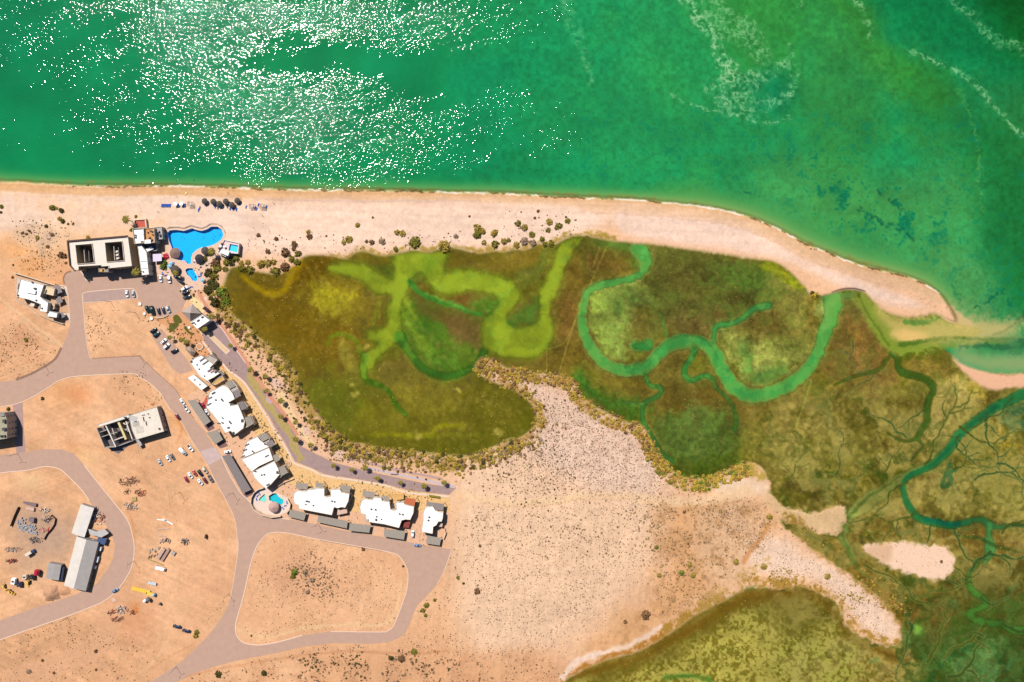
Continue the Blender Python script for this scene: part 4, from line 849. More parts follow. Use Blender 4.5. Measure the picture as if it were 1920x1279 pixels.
kerb([(847,1030),(832,1073),(820,1095)], 1.2)
kerb([(150,507),(158,517),(162,525),(170,524)], 2.2, PALEP)

# promenade, brick walk, plazas
PR_L = [(375,612),(383,640),(400,663),(417,678),(428,692),(443,702),(460,716),(472,733),(487,755),(503,778),(515,800),(533,828),(545,850),(553,865),(583,877),(608,889),(667,898),(720,907),(767,920),(842,928)]
PR_R = [(855,915),(800,907),(733,893),(683,882),(625,867),(592,851),(567,838),(557,822),(548,802),(533,780),(517,760),(492,727),(472,692),(450,660),(437,640),(403,600),(392,598)]
sheet('promenade', PR_L+PR_R, PROM, .04, label='purple grey paved promenade along the lagoon')
sheet('promenade_inlay', strip_pts([(469,703),(480,722),(489,742),(500,756),(512,770),(520,785),(536,800),(541,812),(549,822),(552,838),(560,852),(566,864)], lambda t: 13+4*math.sin(t*26)), OLIVEP, .046, label='wavy olive stone inlay in the promenade')
sheet('promenade_inlay', [(462,706),(468,698),(478,704),(487,716),(491,728),(488,738),(478,734),(470,724)], OLIVEP, .050, label='rounded olive stone inlay in the promenade', sm=True)
sheet('promenade_inlay', [(499,744),(508,741),(514,750),(508,757),(500,754)], mat('pink_inlay', T(206,170,160), .9, .08, .6), .054, label='pale pink patch in the promenade', sm=True)
sheet('court', [(386.5,627),(393,622),(431.5,658),(424,664.5)], PALEP, .050, label='long sand coloured strip court in the promenade')
sheet('court', [(388.5,627),(393,623.8),(429.5,658),(424,662.5)], mat('court_sand', T(238,196,148), .9, .1, .8), .054, label='sandy infill of the strip court')
kerb([(372,545),(380,562),(392,582),(405,600),(430,630),(447,655),(468,688),(487,716),(505,743),(520,760),(545,795),(558,816)], 6.5, BRICKW, .07, 'brick_walkway', 'reddish brick walkway beside the promenade')
kerb([(556,812),(566,828),(580,840),(600,850),(640,863),(684,875)], 5.5, mat('tan_walkway', T(240,188,152), .9, .1, .8), .062, 'walkway', 'sandy pink walkway curving east')
kerb([(684,876),(733,887),(800,901),(853,913)], 5.5, PROML, .066, 'walkway', 'light grey walkway strip at the east end')
kerb([(640,857),(690,868),(740,881),(800,892),(830,899)], 4.5, mat('mauve_walkway', T(196,158,146), .9, .1, .8), .058, 'walkway', 'mauve path above the light walkway')
kerb([(380,640),(398,665),(415,680),(428,694),(443,705),(458,718),(470,735),(484,757),(499,779),(511,801),(530,830),(543,853),(551,868),(582,880),(608,892),(667,901),(720,910),(767,924),(842,931)], 3.2, PALEP, .09, 'walkway', 'pale kerb walk between the gardens and the promenade')
kerb([(403,600),(420,622),(432,640),(446,660),(460,680)], 1.4, PALEP, .085, 'kerb', 'thin pale kerb line in the promenade')
sheet('garden_ground', [(262,586),(300,596),(325,592),(345,580),(378,600),(374,622),(384,642),(398,664),(414,680),(426,694),(400,680),(365,668),(340,640),(318,615),(290,600)], ORANGEG, .034, label='orange gravel garden beds by the clubhouse')
sheet('garden_ground', [(396,664),(428,696),(458,720),(484,757),(512,803),(543,853),(551,868),(606,890),(700,905),(842,931),(845,960),(640,960),(540,905),(470,800),(420,735),(395,700)], mat('garden_gravel', T(240,190,128), .95, .22, .7, bump=.3), .030, label='sandy gravel gardens between villas and promenade')
sheet('villa_plots', [(352,740),(378,728),(420,735),(470,800),(545,905),(640,950),(845,962),(838,1012),(800,1022),(700,1003),(600,984),(543,973),(497,966),(462,932),(430,884),(416,854),(384,807),(353,772)], mat('plot_paving', T(238,184,144), .92, .14, .6), .026, [[(478,930),(488,918),(510,921),(532,931),(541,943),(536,958),(520,964),(494,960),(480,948)]], label='sandy paved plots of the villas')
sheet('garden_ground', [(378,560),(388,556),(383,585),(374,590)], PALEP, .038)['label'] = 'pale sand path by the clubhouse'
sheet('beach_terrace', [(352,560),(358,554),(372,562),(384,578),(378,588),(370,582),(362,570)], mat('cream_terrace', T(248,216,154), .9, .06, .8), .042, label='cream terrace north of the clubhouse')
for P_, l_ in (([(508,713),(520,708),(530,722),(517,731)], 'pink'), ([(568,802),(578,800),(582,815),(572,818)], 'pink'), ([(622,845),(628,840),(650,850),(646,860),(626,856)], 'pink')):
    sheet('viewing_pad', P_, STUCCO, .075, label='pink paved viewing pad beside the lagoon walkway')
sheet('path', [(517,733),(532,736),(545,760),(556,782),(566,800),(578,816),(590,832),(585,838),(570,824),(556,806),(540,780),(524,756)], mat('sand_path', T(246,204,150), .95, .06, .6), .032, label='sand strip between walkway and scrub')

# pool decks with openings over the basins
def inset_px(P, d):
    return [tuple(q) for q in offset([(x, -y) for x, y in P], d)]
def opx(P, d): return [(x, -y) for x, y in inset_px(P, d)]
DECK = [(309,432),(318,428.5),(332,427.5),(346,429.5),(359,424.5),(369,427.5),(379,429.5),(388,426),(396,421),(409,421),(419,428),(423.5,440),(421,450),(412,459),(424,456),(430,480),(404,486),(392,505),(384,536),(372,548),(350,545),(342,530),(330,522),(300,522),(290,505),(290,478),(302,478),(312,470),(311,452)]
sheet('pool_deck', DECK, mat('pool_deck_paving', T(240,198,168), .85, .1, .8), .06, [opx(POOL_MAIN, .5), opx(POOL_KID, .5)], label='pinkish sand paving round the blue swimming pools')
CLUB = [(474,930),(480,921),(488,916),(500,915),(510,919),(520,924),(532,930),(540,934),(545,943),(543,952),(536,961),(524,966),(508,966),(494,962),(482,954),(474,944)]
sheet('pool_deck', CLUB, mat('club_deck_paving', T(246,216,196), .85, .08, .8), .062, [opx(POOL_CL1, .4), opx(POOL_CL2, .4)], label='round pale terrace round the turquoise pools', sm=False)

WBL = {}
def pool(name, P, depth, floor, water, label, cop=1.2, copmat=PALEP):
    W0 = [WP(x, y) for x, y in P]; cx = sum(p[0] for p in W0)/len(W0); cy = sum(p[1] for p in W0)/len(W0)
    r = empty('swimming_pool', (cx, cy, 0), label, 'swimming pool'); L_ = [(x-cx, y-cy) for x, y in W0]
    fl = mat(name+'_tiles', floor, .6, .08, .5)
    MB().slab(offset(L_, .25), -depth-.15, .0, ()).slab(L_, -depth, -depth+.01).build('x', fl).name
    bpy.data.objects.remove(bpy.data.objects['x'])
    mb = MB(); mb.slab(offset(L_, .2), -depth-.2, -depth); mb.build('basin_floor', fl, r)
    MB().slab(offset(L_, .2), -depth+.004, .0, [L_]).build('basin_wall', fl, r)
    MB().slab(offset(L_, cop*S), .004, .13, [offset(L_, -.02)]).build('coping', copmat, r)
    wm_ = bpy.data.materials.new(name+'_water'); wm_.use_nodes = True; nt = wm_.node_tree; N = nt.nodes
    tr = N.new('ShaderNodeBsdfTransparent'); tr.inputs[0].default_value = (*water, 1); gl = N.new('ShaderNodeBsdfGlossy'); gl.inputs['Roughness'].default_value = .05
    nz = N.new('ShaderNodeTexNoise'); nz.inputs['Scale'].default_value = 1.4; bpn = N.new('ShaderNodeBump'); bpn.inputs['Strength'].default_value = .3; bpn.inputs['Distance'].default_value = .1
    nt.links.new(nz.outputs[0], bpn.inputs['Height']); nt.links.new(bpn.outputs[0], gl.inputs['Normal'])
    mx = N.new('ShaderNodeMixShader'); mx.inputs[0].default_value = .03; nt.links.new(tr.outputs[0], mx.inputs[1]); nt.links.new(gl.outputs[0], mx.inputs[2]); nt.links.new(mx.outputs[0], N['Material Output'].inputs[0])
    MB().slab(L_, -.16, -.15).build('water_surface', wm_, r)
    return r
BLUE = (.005, .42, .75)
pool('main_pool', POOL_MAIN, 2.3, BLUE, (.72, .93, 1), 'large freeform bright blue swimming pool on the beach front', 1.3)
pool('kid_pool', POOL_KID, 1.5, BLUE, (.72, .93, 1), 'small pointed blue pool south of the big freeform pool', 1.2)
pool('club_pool', POOL_CL1, 1.6, (.02, .40, .44), (.8, .98, 1), 'bean shaped turquoise pool on the round terrace', 1.1)
pool('club_wading_pool', POOL_CL2, .8, (.20, .52, .42), (.9, 1, 1), 'pale green triangular wading pool on the round terrace', 1.0)

# ------------------------------------------------------------------ buildings
def add_windows(r, P, h, skip=(), w=1.3, hh=1.3, gap=4.2, mt=GLASS, storey=3.1, limit=60):
    P = ccw(P); n = 0
    for i in range(len(P)):
        a = Vector(P[i]); b = Vector(P[(i+1) % len(P)]); L = (b-a).length
        if L < 3.2 or i in skip: continue
        d = (b-a)/L; nn = Vector((d.y, -d.x)); k = max(1, int(L/gap)); rz = math.atan2(d.y, d.x)
        for fl in range(max(1, int(h/storey))):
            for j in range(k):
                if n >= limit: return
                c = a+d*(L*(j+.5)/k)+nn*.0
                door = fl == 0 and j == k//2 and L > 7
                f = MB().box((c.x, c.y, fl*storey+(.05 if door else 1.0)), ((1.0 if door else w), .16, (2.2 if door else hh)), rz).build('door' if door else 'window', mt if not door else WOODD, r); n += 1
def building(name, label, cat, parts, group=None, wall=CREAM, windows=True):
    """parts: list of dicts P (roof outline in photo pixels), h, roof, wall, holes, par (parapet height)"""
    A = [WP(x, y, parts[0]['h']) for x, y in parts[0]['P']]; cx = sum(p[0] for p in A)/len(A); cy = sum(p[1] for p in A)/len(A)
    r = empty(name, (cx, cy, 0), label, cat, group); lim = 56
    for q in parts:
        h = q['h']; z0 = q.get('z0', 0); wl = q.get('wall', wall); rf = q.get('roof', WHITE); par = q.get('par', .45)
        loc = lambda P: [(x-cx, y-cy) for x, y in (WP(a, b_, h) for a, b_ in P)]
        P = ccw(loc(q['P'])); H = [loc(hp) for hp in q.get('holes', ())]
        MB().slab(P, z0, h-par, H).build('wall', wl, r)
        MB().slab(offset(P, -.22), h-par-.05, h-par+.03, [offset(hp, .22) for hp in H]).build('roof', rf, r)
        if par > .05:
            MB().slab(offset(P, .03), h-par-.08, h, [offset(P, -.24)]).build('parapet', q.get('parm', wl), r)
            for hp in H: MB().slab(offset(hp, .24), h-par-.08, h, [offset(hp, -.03)]).build('parapet', q.get('parm', wl), r)
        if windows and q.get('win', True) and z0 == 0: add_windows(r, P, h, limit=max(4, int(lim/len(parts))))
    r['_c'] = 0; del r['_c']
    return r, cx, cy
def on_roof(r, cx, cy, name, items, h, mt=DARK):
    for it in items:
        x, y, sx, sy, sz = it[:5]; rz = it[5] if len(it) > 5 else 0
        wx, wy = WP(x, y, h+sz); MB().box((wx-cx, wy-cy, h), (sx, sy, sz), rz).build(name, it[6] if len(it) > 6 else mt, r)
def pergola(r, cx, cy, P, h, mt=SLAT, name='pergola', posts=True, slats=True, z0=0):
    Q = ccw([(x-cx, y-cy) for x, y in (WP(a, b_, h) for a, b_ in P)])
    mb = MB().slab(Q, h-.12, h)
    if slats and len(Q) == 4:
        a, b_, c, d = [Vector(p) for p in Q]
        if (b_-a).length < (c-b_).length: a, b_, c, d = b_, c, d, a
        n = max(3, int((b_-a).length/.9))
        for i in range(n+1):
            t = i/n; p = a.lerp(b_, t); q = d.lerp(c, t); m_ = (p+q)/2; e = q-p
            mb.box((m_.x, m_.y, h+.003), (.14, e.length*1.02, .14), math.atan2(e.y, e.x)-math.pi/2)
    o = mb.build(name, mt, r)
    if posts:
        for p in Q: MB().box((p[0]*1.0, p[1], z0), (.25, .25, h-.12-z0)).build('post', WOODD, o)
    return o
def wallrun(label, pts, h, w, mt, name='boundary_wall', cat='wall', group=None):
    """a free-standing wall along ground pixels"""
    Q = [WP(x, y) for x, y in pts]; cx, cy = Q[0]; mb = MB()
    Q = [(x-cx, y-cy) for x, y in Q]
    L = []; R = []
    for i, p in enumerate(Q):
        a = Vector(Q[max(i-1, 0)]); b_ = Vector(Q[min(i+1, len(Q)-1)]); d = (b_-a).normalized(); n = Vector((-d.y, d.x))*w/2
        L.append((p[0]+n.x, p[1]+n.y)); R.append((p[0]-n.x, p[1]-n.y))
    mb.slab(L+R[::-1], 0, h); o = mb.build(name, mt); o.location = (cx, cy, 0); return tag(o, label, cat, group)

# 1 courtyard hotel block under construction
r, cx, cy = building('hotel_block', 'big cream block with two square courtyards by the beach', 'building', [
    dict(P=[(127,452.5),(239.5,443.5),(247,498.5),(203,503),(203,498.5),(190,499.5),(189,497),(147,499.5),(147,506),(138,506),(131,497)], h=10.6, roof=OFFW, wall=TANW, par=.7, parm=OFFW,
         holes=[[(141,459.5),(172,457),(176.5,492.5),(145,495)], [(196.5,455),(228.5,452.5),(232.5,488.5),(200,491)]]),
    dict(P=[(184,497),(191,496),(203,505),(203,510),(185,510)], h=8.2, roof=mat('rough_screed', T(176,156,128), .9, .2, .6), wall=GREYR, par=.5)])
sheetc = MB().slab([(x-cx, y-cy) for x, y in (WP(a, b_) for a, b_ in [(155,470),(190,466),(192,498),(160,500)])], .05, .12).build('courtyard_floor', GREYD, r)
for a, b_, h in ((158,478,6), (214,474,7)):   # stair walls inside the courtyards
    for k in range(3):
        wx, wy = WP(a+k*7, b_, h); MB().box((wx-cx, wy-cy, 0), (.5, 11-k*2, h-k), math.radians(4)).build('courtyard_wall', GREYD if k else GREYR, r)
for k in range(3): on_roof(r, cx, cy, 'stair_flight', [(218+k*1.5, 472+k*6, 2.6, 1.3, .5, .4, OFFW)], 5.5)
on_roof(r, cx, cy, 'lintel', [(155,503,3.2,.8,.5,.05,OCHRE), (167,502,3.2,.8,.5,.05,OCHRE), (213,497,3.8,.8,.5,.08,OCHRE), (224,496,3.2,.8,.5,.08,OCHRE)], 7)
on_roof(r, cx, cy, 'stair_tower', [(189,507,2.2,2.2,.8,.05,OCHRE)], 8.2)
MB().slab([(x-cx, y-cy) for x, y in (WP(a, b_, 11) for a, b_ in [(124.8,450.8),(238.8,441.2),(239,443.4),(127,453.3),(131.6,497),(141,508),(139.8,509),(129.6,498)])], 9.9, 11.0).build('shuttering', WOODD, r)
# 2 restaurant and club house by the pool
r, cx, cy = building('beach_restaurant', 'white roofed beach restaurant with an orange terrace beside the blue pool', 'building', [
    dict(P=[(248,429),(269,427.5),(270.5,455.5),(252,457)], h=9.5, roof=WHITE, wall=CREAM, par=.9),
    dict(P=[(270,428.5),(288.5,427),(290,454.5),(271.5,455.5)], h=8.6, roof=mat('orange_tiles', T(226,160,96), .9, .16, .8), wall=CREAM, par=.8),
    dict(P=[(289,426.5),(303,425),(305,448),(290,450)], h=5.2, roof=GREYR, wall=GREYR, par=.4),
    dict(P=[(257.5,458.5),(263,458),(274.5,473),(279,514.5),(265.5,516)], h=7.2, roof=WHITE, wall=OFFW, par=.3),
    dict(P=[(263,459),(293,456),(294,470),(275,472)], h=3.5, roof=GREYD, wall=GREYR, par=.3)])
on_roof(r, cx, cy, 'roof_vent', [(253.5,441,1,.9,.9), (253.5,445,1,.9,.9), (269.5,432,.9,.6,.5), (269.5,440,.9,.6,.5), (270,444,.9,.5,.5)], 8.6)
on_roof(r, cx, cy, 'roof_hatch', [(266,454,1.8,1.6,.6,0,GREYD)], 8.6); on_roof(r, cx, cy, 'upper_slab', [(276.5,453,4.8,2.8,.5,.05,WHITE)], 8.7)
on_roof(r, cx, cy, 'terrace_table', [(277,436,.9,.9,.8),(282,433,1.2,.8,.8),(286,440,.9,.9,.8),(280,446,1.6,.9,.8,.6),(284,450,1.5,.8,.8,.9),(285,434,1.6,.8,.8)], 7.85)
on_roof(r, cx, cy, 'kitchen_unit', [(296,434,1.6,1.2,1.2,0,METALG),(299,441,1.3,1.5,1.2,0,DARK),(294,445,1.4,1,1,0,METALG)], 4.9)
on_roof(r, cx, cy, 'roof_joint', [(269.5,490,4.4,.3,.12,.05),(271.5,503,4.8,.3,.12,.02)], 6.95)
on_roof(r, cx, cy, 'roof_vent', [(268,509.5,.8,.8,.7)], 6.9)
MB().slab([(x-cx, y-cy) for x, y in (WP(a, b_, 4.5) for a, b_ in [(271,468),(283,462),(288,467),(274,473)])], 4.2, 4.5).build('white_canopy', WHITE, r)
t = empty('sun_terrace', (*WP(263,420), 0), 'raised red sun terrace with cream parapet on the beach', 'terrace'); tx, ty = WP(263,420)
Lc = lambda P, h=0: [(x-tx, y-ty) for x, y in (WP(a, b_, h) for a, b_ in P)]
MB().slab(Lc([(251,411.5),(273,409.8),(275,426.5),(253,428)], 2.2), 0, 2.2, [Lc([(253,413),(271.5,411.8),(273,426),(255,427.5)], 2.2)]).build('parapet', CREAM, t)
MB().slab(Lc([(252.6,412.6),(271.9,411.4),(273.4,426.3),(254.6,427.8)], 1.4), 0, 1.4).build('floor', REDM, t)
# 3 modern villa on its walled plot
r, cx, cy = building('modern_villa', 'white flat roofed modern villa on a walled wedge shaped plot', 'villa', [
    dict(P=[(37.5,523),(82,534),(75,556),(80.5,561.5),(90,568),(88,585),(73,583),(75,570),(55,562),(31,556)], h=7.0, roof=WHITE, wall=OFFW, par=.5),
    dict(P=[(85.5,536),(102.5,541),(100,554.5),(81,550)], h=5.6, roof=mat('cream_roof', T(246,214,170), .85, .05), wall=CREAM, par=.4),
    dict(P=[(89,585),(92,583),(108,587),(106,596),(87,593)], h=6.0, roof=WHITE, wall=GREYR, par=.4),
    dict(P=[(90,566),(103,569),(101,580),(90,577)], h=3.6, roof=TANW, wall=CREAM, par=.3),
    dict(P=[(30,521),(38,523),(31,551),(28,550)], h=3.2, roof=STUCCO, wall=CREAM, par=.2)])
on_roof(r, cx, cy, 'skylight', [(58,547,6.6,2.6,1.1,-.2,WHITE), (64.5,541,1.6,1.2,1.1)], 6.5)
on_roof(r, cx, cy, 'roof_vent', [(60,529.5,1.3,1.0,.9,-.3),(67,563,1,1,.8),(77.5,578,1,.9,.8)], 6.5)
on_roof(r, cx, cy, 'roof_slot', [(34.5,537,.6,4.2,.5,-.2,DARK),(34,556,.7,2.6,.4,-.2,DARK),(81.5,545,.9,3.2,.5,-.3,DARK)], 6.5)
for P_, h in (([(103,533),(113,537),(117,548),(104,552),(100,548)], 3.4), ([(107,585),(118,586),(122,594),(112,598),(105,595)], 3.0), ([(104,556),(114,556),(118,566),(107,571)], 2.8)): pergola(r, cx, cy, P_, h, SLATD, 'terrace_roof', True, False)
MB().box((WP(60,571,3)[0]-cx, WP(60,571,3)[1]-cy, 0), (3, 2.5, 2.6), -.3).build('pool_hut', OFFW, r)
wallrun('cream garden wall along the upper side of the wedge shaped villa plot', [(29,512),(60,521),(105,535),(111,537)], 2.2, .45, CREAM)
wallrun('low pale wall along the lower side of the wedge shaped villa plot', [(28,560),(45,570),(75,590),(97,600),(121,608)], 1.6, .4, PALEP)
sheet('driveway', [(112,534),(125,537),(127,553),(122,556),(119,548)], PALEP, .054, label='pale driveway in front of the modern villa'); sheet('driveway', [(118,585),(131,588),(131,601),(124,598)], PALEP, .057, label='pale lower driveway of the modern villa')
sheet('villa_yard', [(30,513),(110,538),(128,560),(131,600),(121,607),(97,599),(30,560)], mat('yard_paving', T(222,172,132), .9, .16, .6), .031, label='tan paved yard of the modern villa')
# 4 unfinished block
WX4 = dict(h=6.2, wall=GREYR, par=.25)
r, cx, cy = building('unfinished_building', 'half finished concrete building with open roofless rooms on the orange lot', 'building', [
    dict(P=[(241,779),(294,762.5),(307.5,809),(255,824.5),(247,806)], roof=mat('pale_screed', T(246,228,206), .9, .09, .5), **WX4),
    dict(P=[(183,796),(241,777),(242.5,783),(185,801)], h=6.0, wall=GREYR, roof=OFFW, par=.2),
    dict(P=[(255,824),(262,822),(266,835),(259,838)], h=3.2, wall=GREYR, roof=GREYR, par=.3)])
def w4(a, b_, h=5.6, th=.45, mt=GREYR, nm='room_wall'):
    p = Vector(WP(*a, h))-Vector((cx, cy)); q = Vector(WP(*b_, h))-Vector((cx, cy)); e = q-p; c_ = (p+q)/2
    MB().box((c_.x, c_.y, 0), (e.length, th, h), math.atan2(e.y, e.x)).build(nm, mt, r)
w4((181,803),(196,839)); w4((198,798),(217,838), 6, .8, OFFW); w4((222,792),(236,824), 6, 1.6, mat('cream_wall', T(238,212,150), .9, .1)); w4((196,839),(217,838), 5.2); w4((205,815),(220,810), 5)
w4((189,820),(206,814), 4.5); w4((217,838),(250,826), 3.0, .4, GREYR); w4((210,803),(214,815), 4.8, .5, OFFW); w4((236,790),(248,824), 5.8, .7, OFFW); w4((186,811),(200,806), 4.5); w4((213,826),(232,819), 4.8, .6, OFFW)
MB().slab([(x-cx, y-cy) for x, y in (WP(a, b_) for a, b_ in [(186,803),(244,787),(258,822),(222,851),(202,840)])], .05, .16).build('ground_slab', GREYD, r)
for k in range(10):
    wx, wy = WP(228+random.uniform(0,18), 792+random.uniform(0,26), 5); MB().box((wx-cx, wy-cy, 0), (random.uniform(.8,2.2), random.uniform(.5,1), random.uniform(3.5,5.5)), -.3+random.uniform(-.1,.1)+random.choice((0,1.57))).build('formwork', random.choice((OFFW, GREYR, METAL)), r)
on_roof(r, cx, cy, 'roof_block', [(267,779,.9,.5,.4,-.3),(270,778,.9,.5,.4,-.3),(277.5,776,.9,.6,.5),(280,783,1,.6,.5),(269,786,.6,3.2,.4,.2),(274,794,.6,3,.4,.2),(298,804,1.2,1,.8),(234,783,1.6,1,.9)], 6)
on_roof(r, cx, cy, 'screed_patch', [(255,795,5,4,.04,.2,GREYR),(262,806,6,5,.04,.2,mat('damp_screed', T(224,208,190),.9,.2,.8)),(250,785,6,4,.04,-.3,METAL),(284,800,4,5,.04,.2,OFFW)], 5.97)
w4((294,763),(313,812), .5, .35, WOODD, 'site_edge')
# 5 block cut by the left edge
r, cx, cy = building('tall_block', 'tall concrete building cut off by the left edge', 'building', [
    dict(P=[(-40,776),(8,774),(13,788),(13,822),(-40,830)], h=10.5, roof=mat('mossy_roof', T(182,172,140), .9, .15, .4), wall=GREYR, par=.5)])
on_roof(r, cx, cy, 'roof_unit', [(7,790,2,2.5,1.6),(7,805,2.5,2,1.5),(1,818,1.6,1.2,1.2),(7,818,1.6,1.4,1.2),(4,778,3,2,.8,0,METALG)], 10)
# 6 long sheet metal sheds in the yard
def shed(label, A, B, wid, h, ridge, m1, m2, name='metal_shed', dx=0):
    """gabled shed, ridge from pixel A to B"""
    a = Vector(WP(*A, ridge)); b_ = Vector(WP(*B, ridge)); d = (b_-a).normalized(); n = Vector((-d.y, d.x)); c_ = (a+b_)/2; L = (b_-a).length/2
    r = empty(name, (c_.x, c_.y, 0), label, 'shed'); w1, w2 = wid
    pt = lambda u, v: (d.x*u+n.x*v, d.y*u+n.y*v)
    MB().slab([pt(-L+.15, -w1+.15), pt(L-.15, -w1+.15), pt(L-.15, w2-.15), pt(-L+.15, w2-.15)], 0, h-.12).build('wall', METALG, r)
    for s_, w_, m_ in ((-1, w1, m1), (1, w2, m2)):
        v = [(*pt(-L, s_*w_), h), (*pt(L, s_*w_), h), (*pt(L, 0), ridge), (*pt(-L, 0), ridge)]; v += [(x, y, z-.1) for x, y, z in v]
        mb = MB().add(v, [(0, 1, 2, 3), (7, 6, 5, 4), (0, 4, 5, 1), (1, 5, 6, 2), (2, 6, 7, 3), (3, 7, 4, 0)])
        o = mb.build('roof_slope', m_, r)
        k = int(L*2/3)
        rb = MB()
        for i in range(1, k):
            u = -L+i*2*L/k; p = pt(u, s_*w_*.5); hh = (h+ridge)/2
            rb.add([(*pt(u-.06, s_*w_), h+.004), (*pt(u+.06, s_*w_), h+.004), (*pt(u+.06, 0), ridge+.004), (*pt(u-.06, 0), ridge+.004), (*pt(u-.06, s_*w_), h+.07), (*pt(u+.06, s_*w_), h+.07), (*pt(u+.06, 0), ridge+.07), (*pt(u-.06, 0), ridge+.07)], [(4, 5, 6, 7), (0, 1, 5, 4), (1, 2, 6, 5), (2, 3, 7, 6), (3, 0, 4, 7)])
        rb.build('roof_seam', m_, o)
    for g_ in (-L, L):
        MB().add([(*pt(g_, -w1+.2), h-.15), (*pt(g_, w2-.2), h-.15), (*pt(g_, 0), ridge-.12), (*pt(g_*.99, -w1+.2), h-.15), (*pt(g_*.99, w2-.2), h-.15), (*pt(g_*.99, 0), ridge-.12)], [(0, 1, 2), (5, 4, 3), (0, 3, 4, 1), (1, 4, 5, 2), (2, 5, 3, 0)]).build('gable', METALG, r)
    for i in range(4):
        p = pt(-L+(i+.5)*L/2, w2-.12); MB().box((p[0], p[1], 1), (1.2, .1, 1), math.atan2(d.y, d.x)).build('window', GLASS, r)
    return r
MP = mat('cream_sheet_metal', T(236,222,206), .55, .07, .25); MG = mat('mid_grey_sheet', T(178,168,160), .6, .09, .25)
shed('long two tone gabled workshop shed, the largest in the yard', (162,1012), (138,1104), (8.2, 8.6), 4.4, 5.6, MP, MG)
shed('pale lean shed joined to the north end of the long workshop', (163,949), (145,1004), (5, 5.2), 3.4, 3.9, MP, mat('white_sheet', T(244,232,220), .55, .06, .25))
shed('small grey shed beside a dark canopy west of the long workshop', (103,1058), (98,1087), (5.2, 4.5), 4.0, 4.5, MG, MG)
t = empty('yard_canopy', (*WP(110,1072), 0), 'dark shade net canopy between the small shed and the workshop', 'canopy'); tx, ty = WP(110,1072)
o = MB().slab([(x-tx, y-ty) for x, y in (WP(a, b_, 3) for a, b_ in [(106,1060),(121,1064),(117,1090),(102,1086)])], 2.9, 3.0).build('canopy_roof', mat('shade_net', (.02,.025,.05), .9, .3, 1), t)
for a, b_ in ((107,1062),(120,1066),(116,1088),(103,1084)): x, y = WP(a, b_, 3); MB().box((x-tx, y-ty, 0), (.15,.15,2.9)).build('post', DARK, t)
t = empty('office_hut', (*WP(176,1004), 0), 'blue shaded lean-to with a white roof beside the workshop', 'hut'); tx, ty = WP(176,1004)
for P_, h, m_, nm in (([(166,992),(180,997),(196,992),(204,1000),(190,1008),(168,1002)], 3.6, METAL, 'roof_sheet'), ([(183,1008),(200,1010),(196,1022),(182,1018)], 3.0, mat('blue_tarp', T(70,90,130), .7, .1), 'tarp_roof'), ([(160,1010),(176,1012),(180,1020),(164,1018)], 2.6, OFFW, 'lower_roof')):
    Q = [(x-tx, y-ty) for x, y in (WP(a, b_, h) for a, b_ in P_)]; MB().slab(Q, h-.12, h).build(nm, m_, t); MB().slab(offset(Q, -.4), 0, h-.13).build('wall', METALG, t)
for a, b_, sx, sy, l_ in ((187,1029,2,3,'upper'), (181,1049,2.4,4.2,'middle'), (177,1064,1.6,2,'lower')):
    x, y = WP(a, b_, 2); o = empty('site_container', (x, y, 0), 'small white box, %s of three beside the long workshop' % l_, 'container', 'white boxes beside the workshop', -.25)
    MB().box((0,0,.15), (sx, sy, 2)).build('body', WHITE, o); MB().box((0,-sy/2-.03,.2), (sx*.6, .05, 1.8)).build('door', METALG, o)

# 8 townhouse rows: white roofs, grey terrace pergolas on the lagoon side, car ports on the street side
def townhouse(label, parts, pergs, vents, ports=(), patios=(), wallm=CREAM):
    r, cx, cy = building('villa_row', label, 'villa', [dict(P=P, h=h, roof=rf, wall=wallm, par=.4) for P, h, rf in parts], 'white roofed villas along the street')
    for P, h, m_ in pergs: pergola(r, cx, cy, P, h, m_, 'terrace_pergola')
    for P, h, m_ in patios:
        MB().slab([(x-cx, y-cy) for x, y in (WP(a, b_, h) for a, b_ in P)], 0.05, h).build('terrace', m_, r)
    on_roof(r, cx, cy, 'roof_vent', vents, parts[0][1]-.4)
    return r
H7 = 6.8
townhouse('smallest white roofed villa row, with slotted roof, just south of the clubhouse', [
    ([(355.5,678),(366,670),(377,666),(384,672),(400,683),(393,690),(412,700),(400,708),(390,713),(397,722),(388,714),(375,706),(365,692)], 6.2, WHITE),
    ([(384,672),(391,667),(407,675),(400,683)], 5.0, GREYR), ([(397,720),(404,712),(417,705),(421,712),(404,722)], 4.6, OCHRE)],
    [([(388,668),(400,664),(409,674),(400,680)], 4.0, SLATD), ([(404,702),(415,694),(421,702),(409,711)], 4.2, SLATD)],
    [(361,672,1,.9,.7),(358,678,1.4,1.1,.8),(369,684,.9,.8,.6),(373,692,.9,.8,.6),(383,705,.9,.8,.6),(379,674,4.6,1.0,.5,.6,GREYD),(385,680,5.2,1.0,.4,.6,GREYD),(395,693,5.6,1.2,.5,.6,GREYD),(398,697,3.0,.9,.4,.6,REDM),(405,697,2.8,1.2,.6,.6,DARK)])
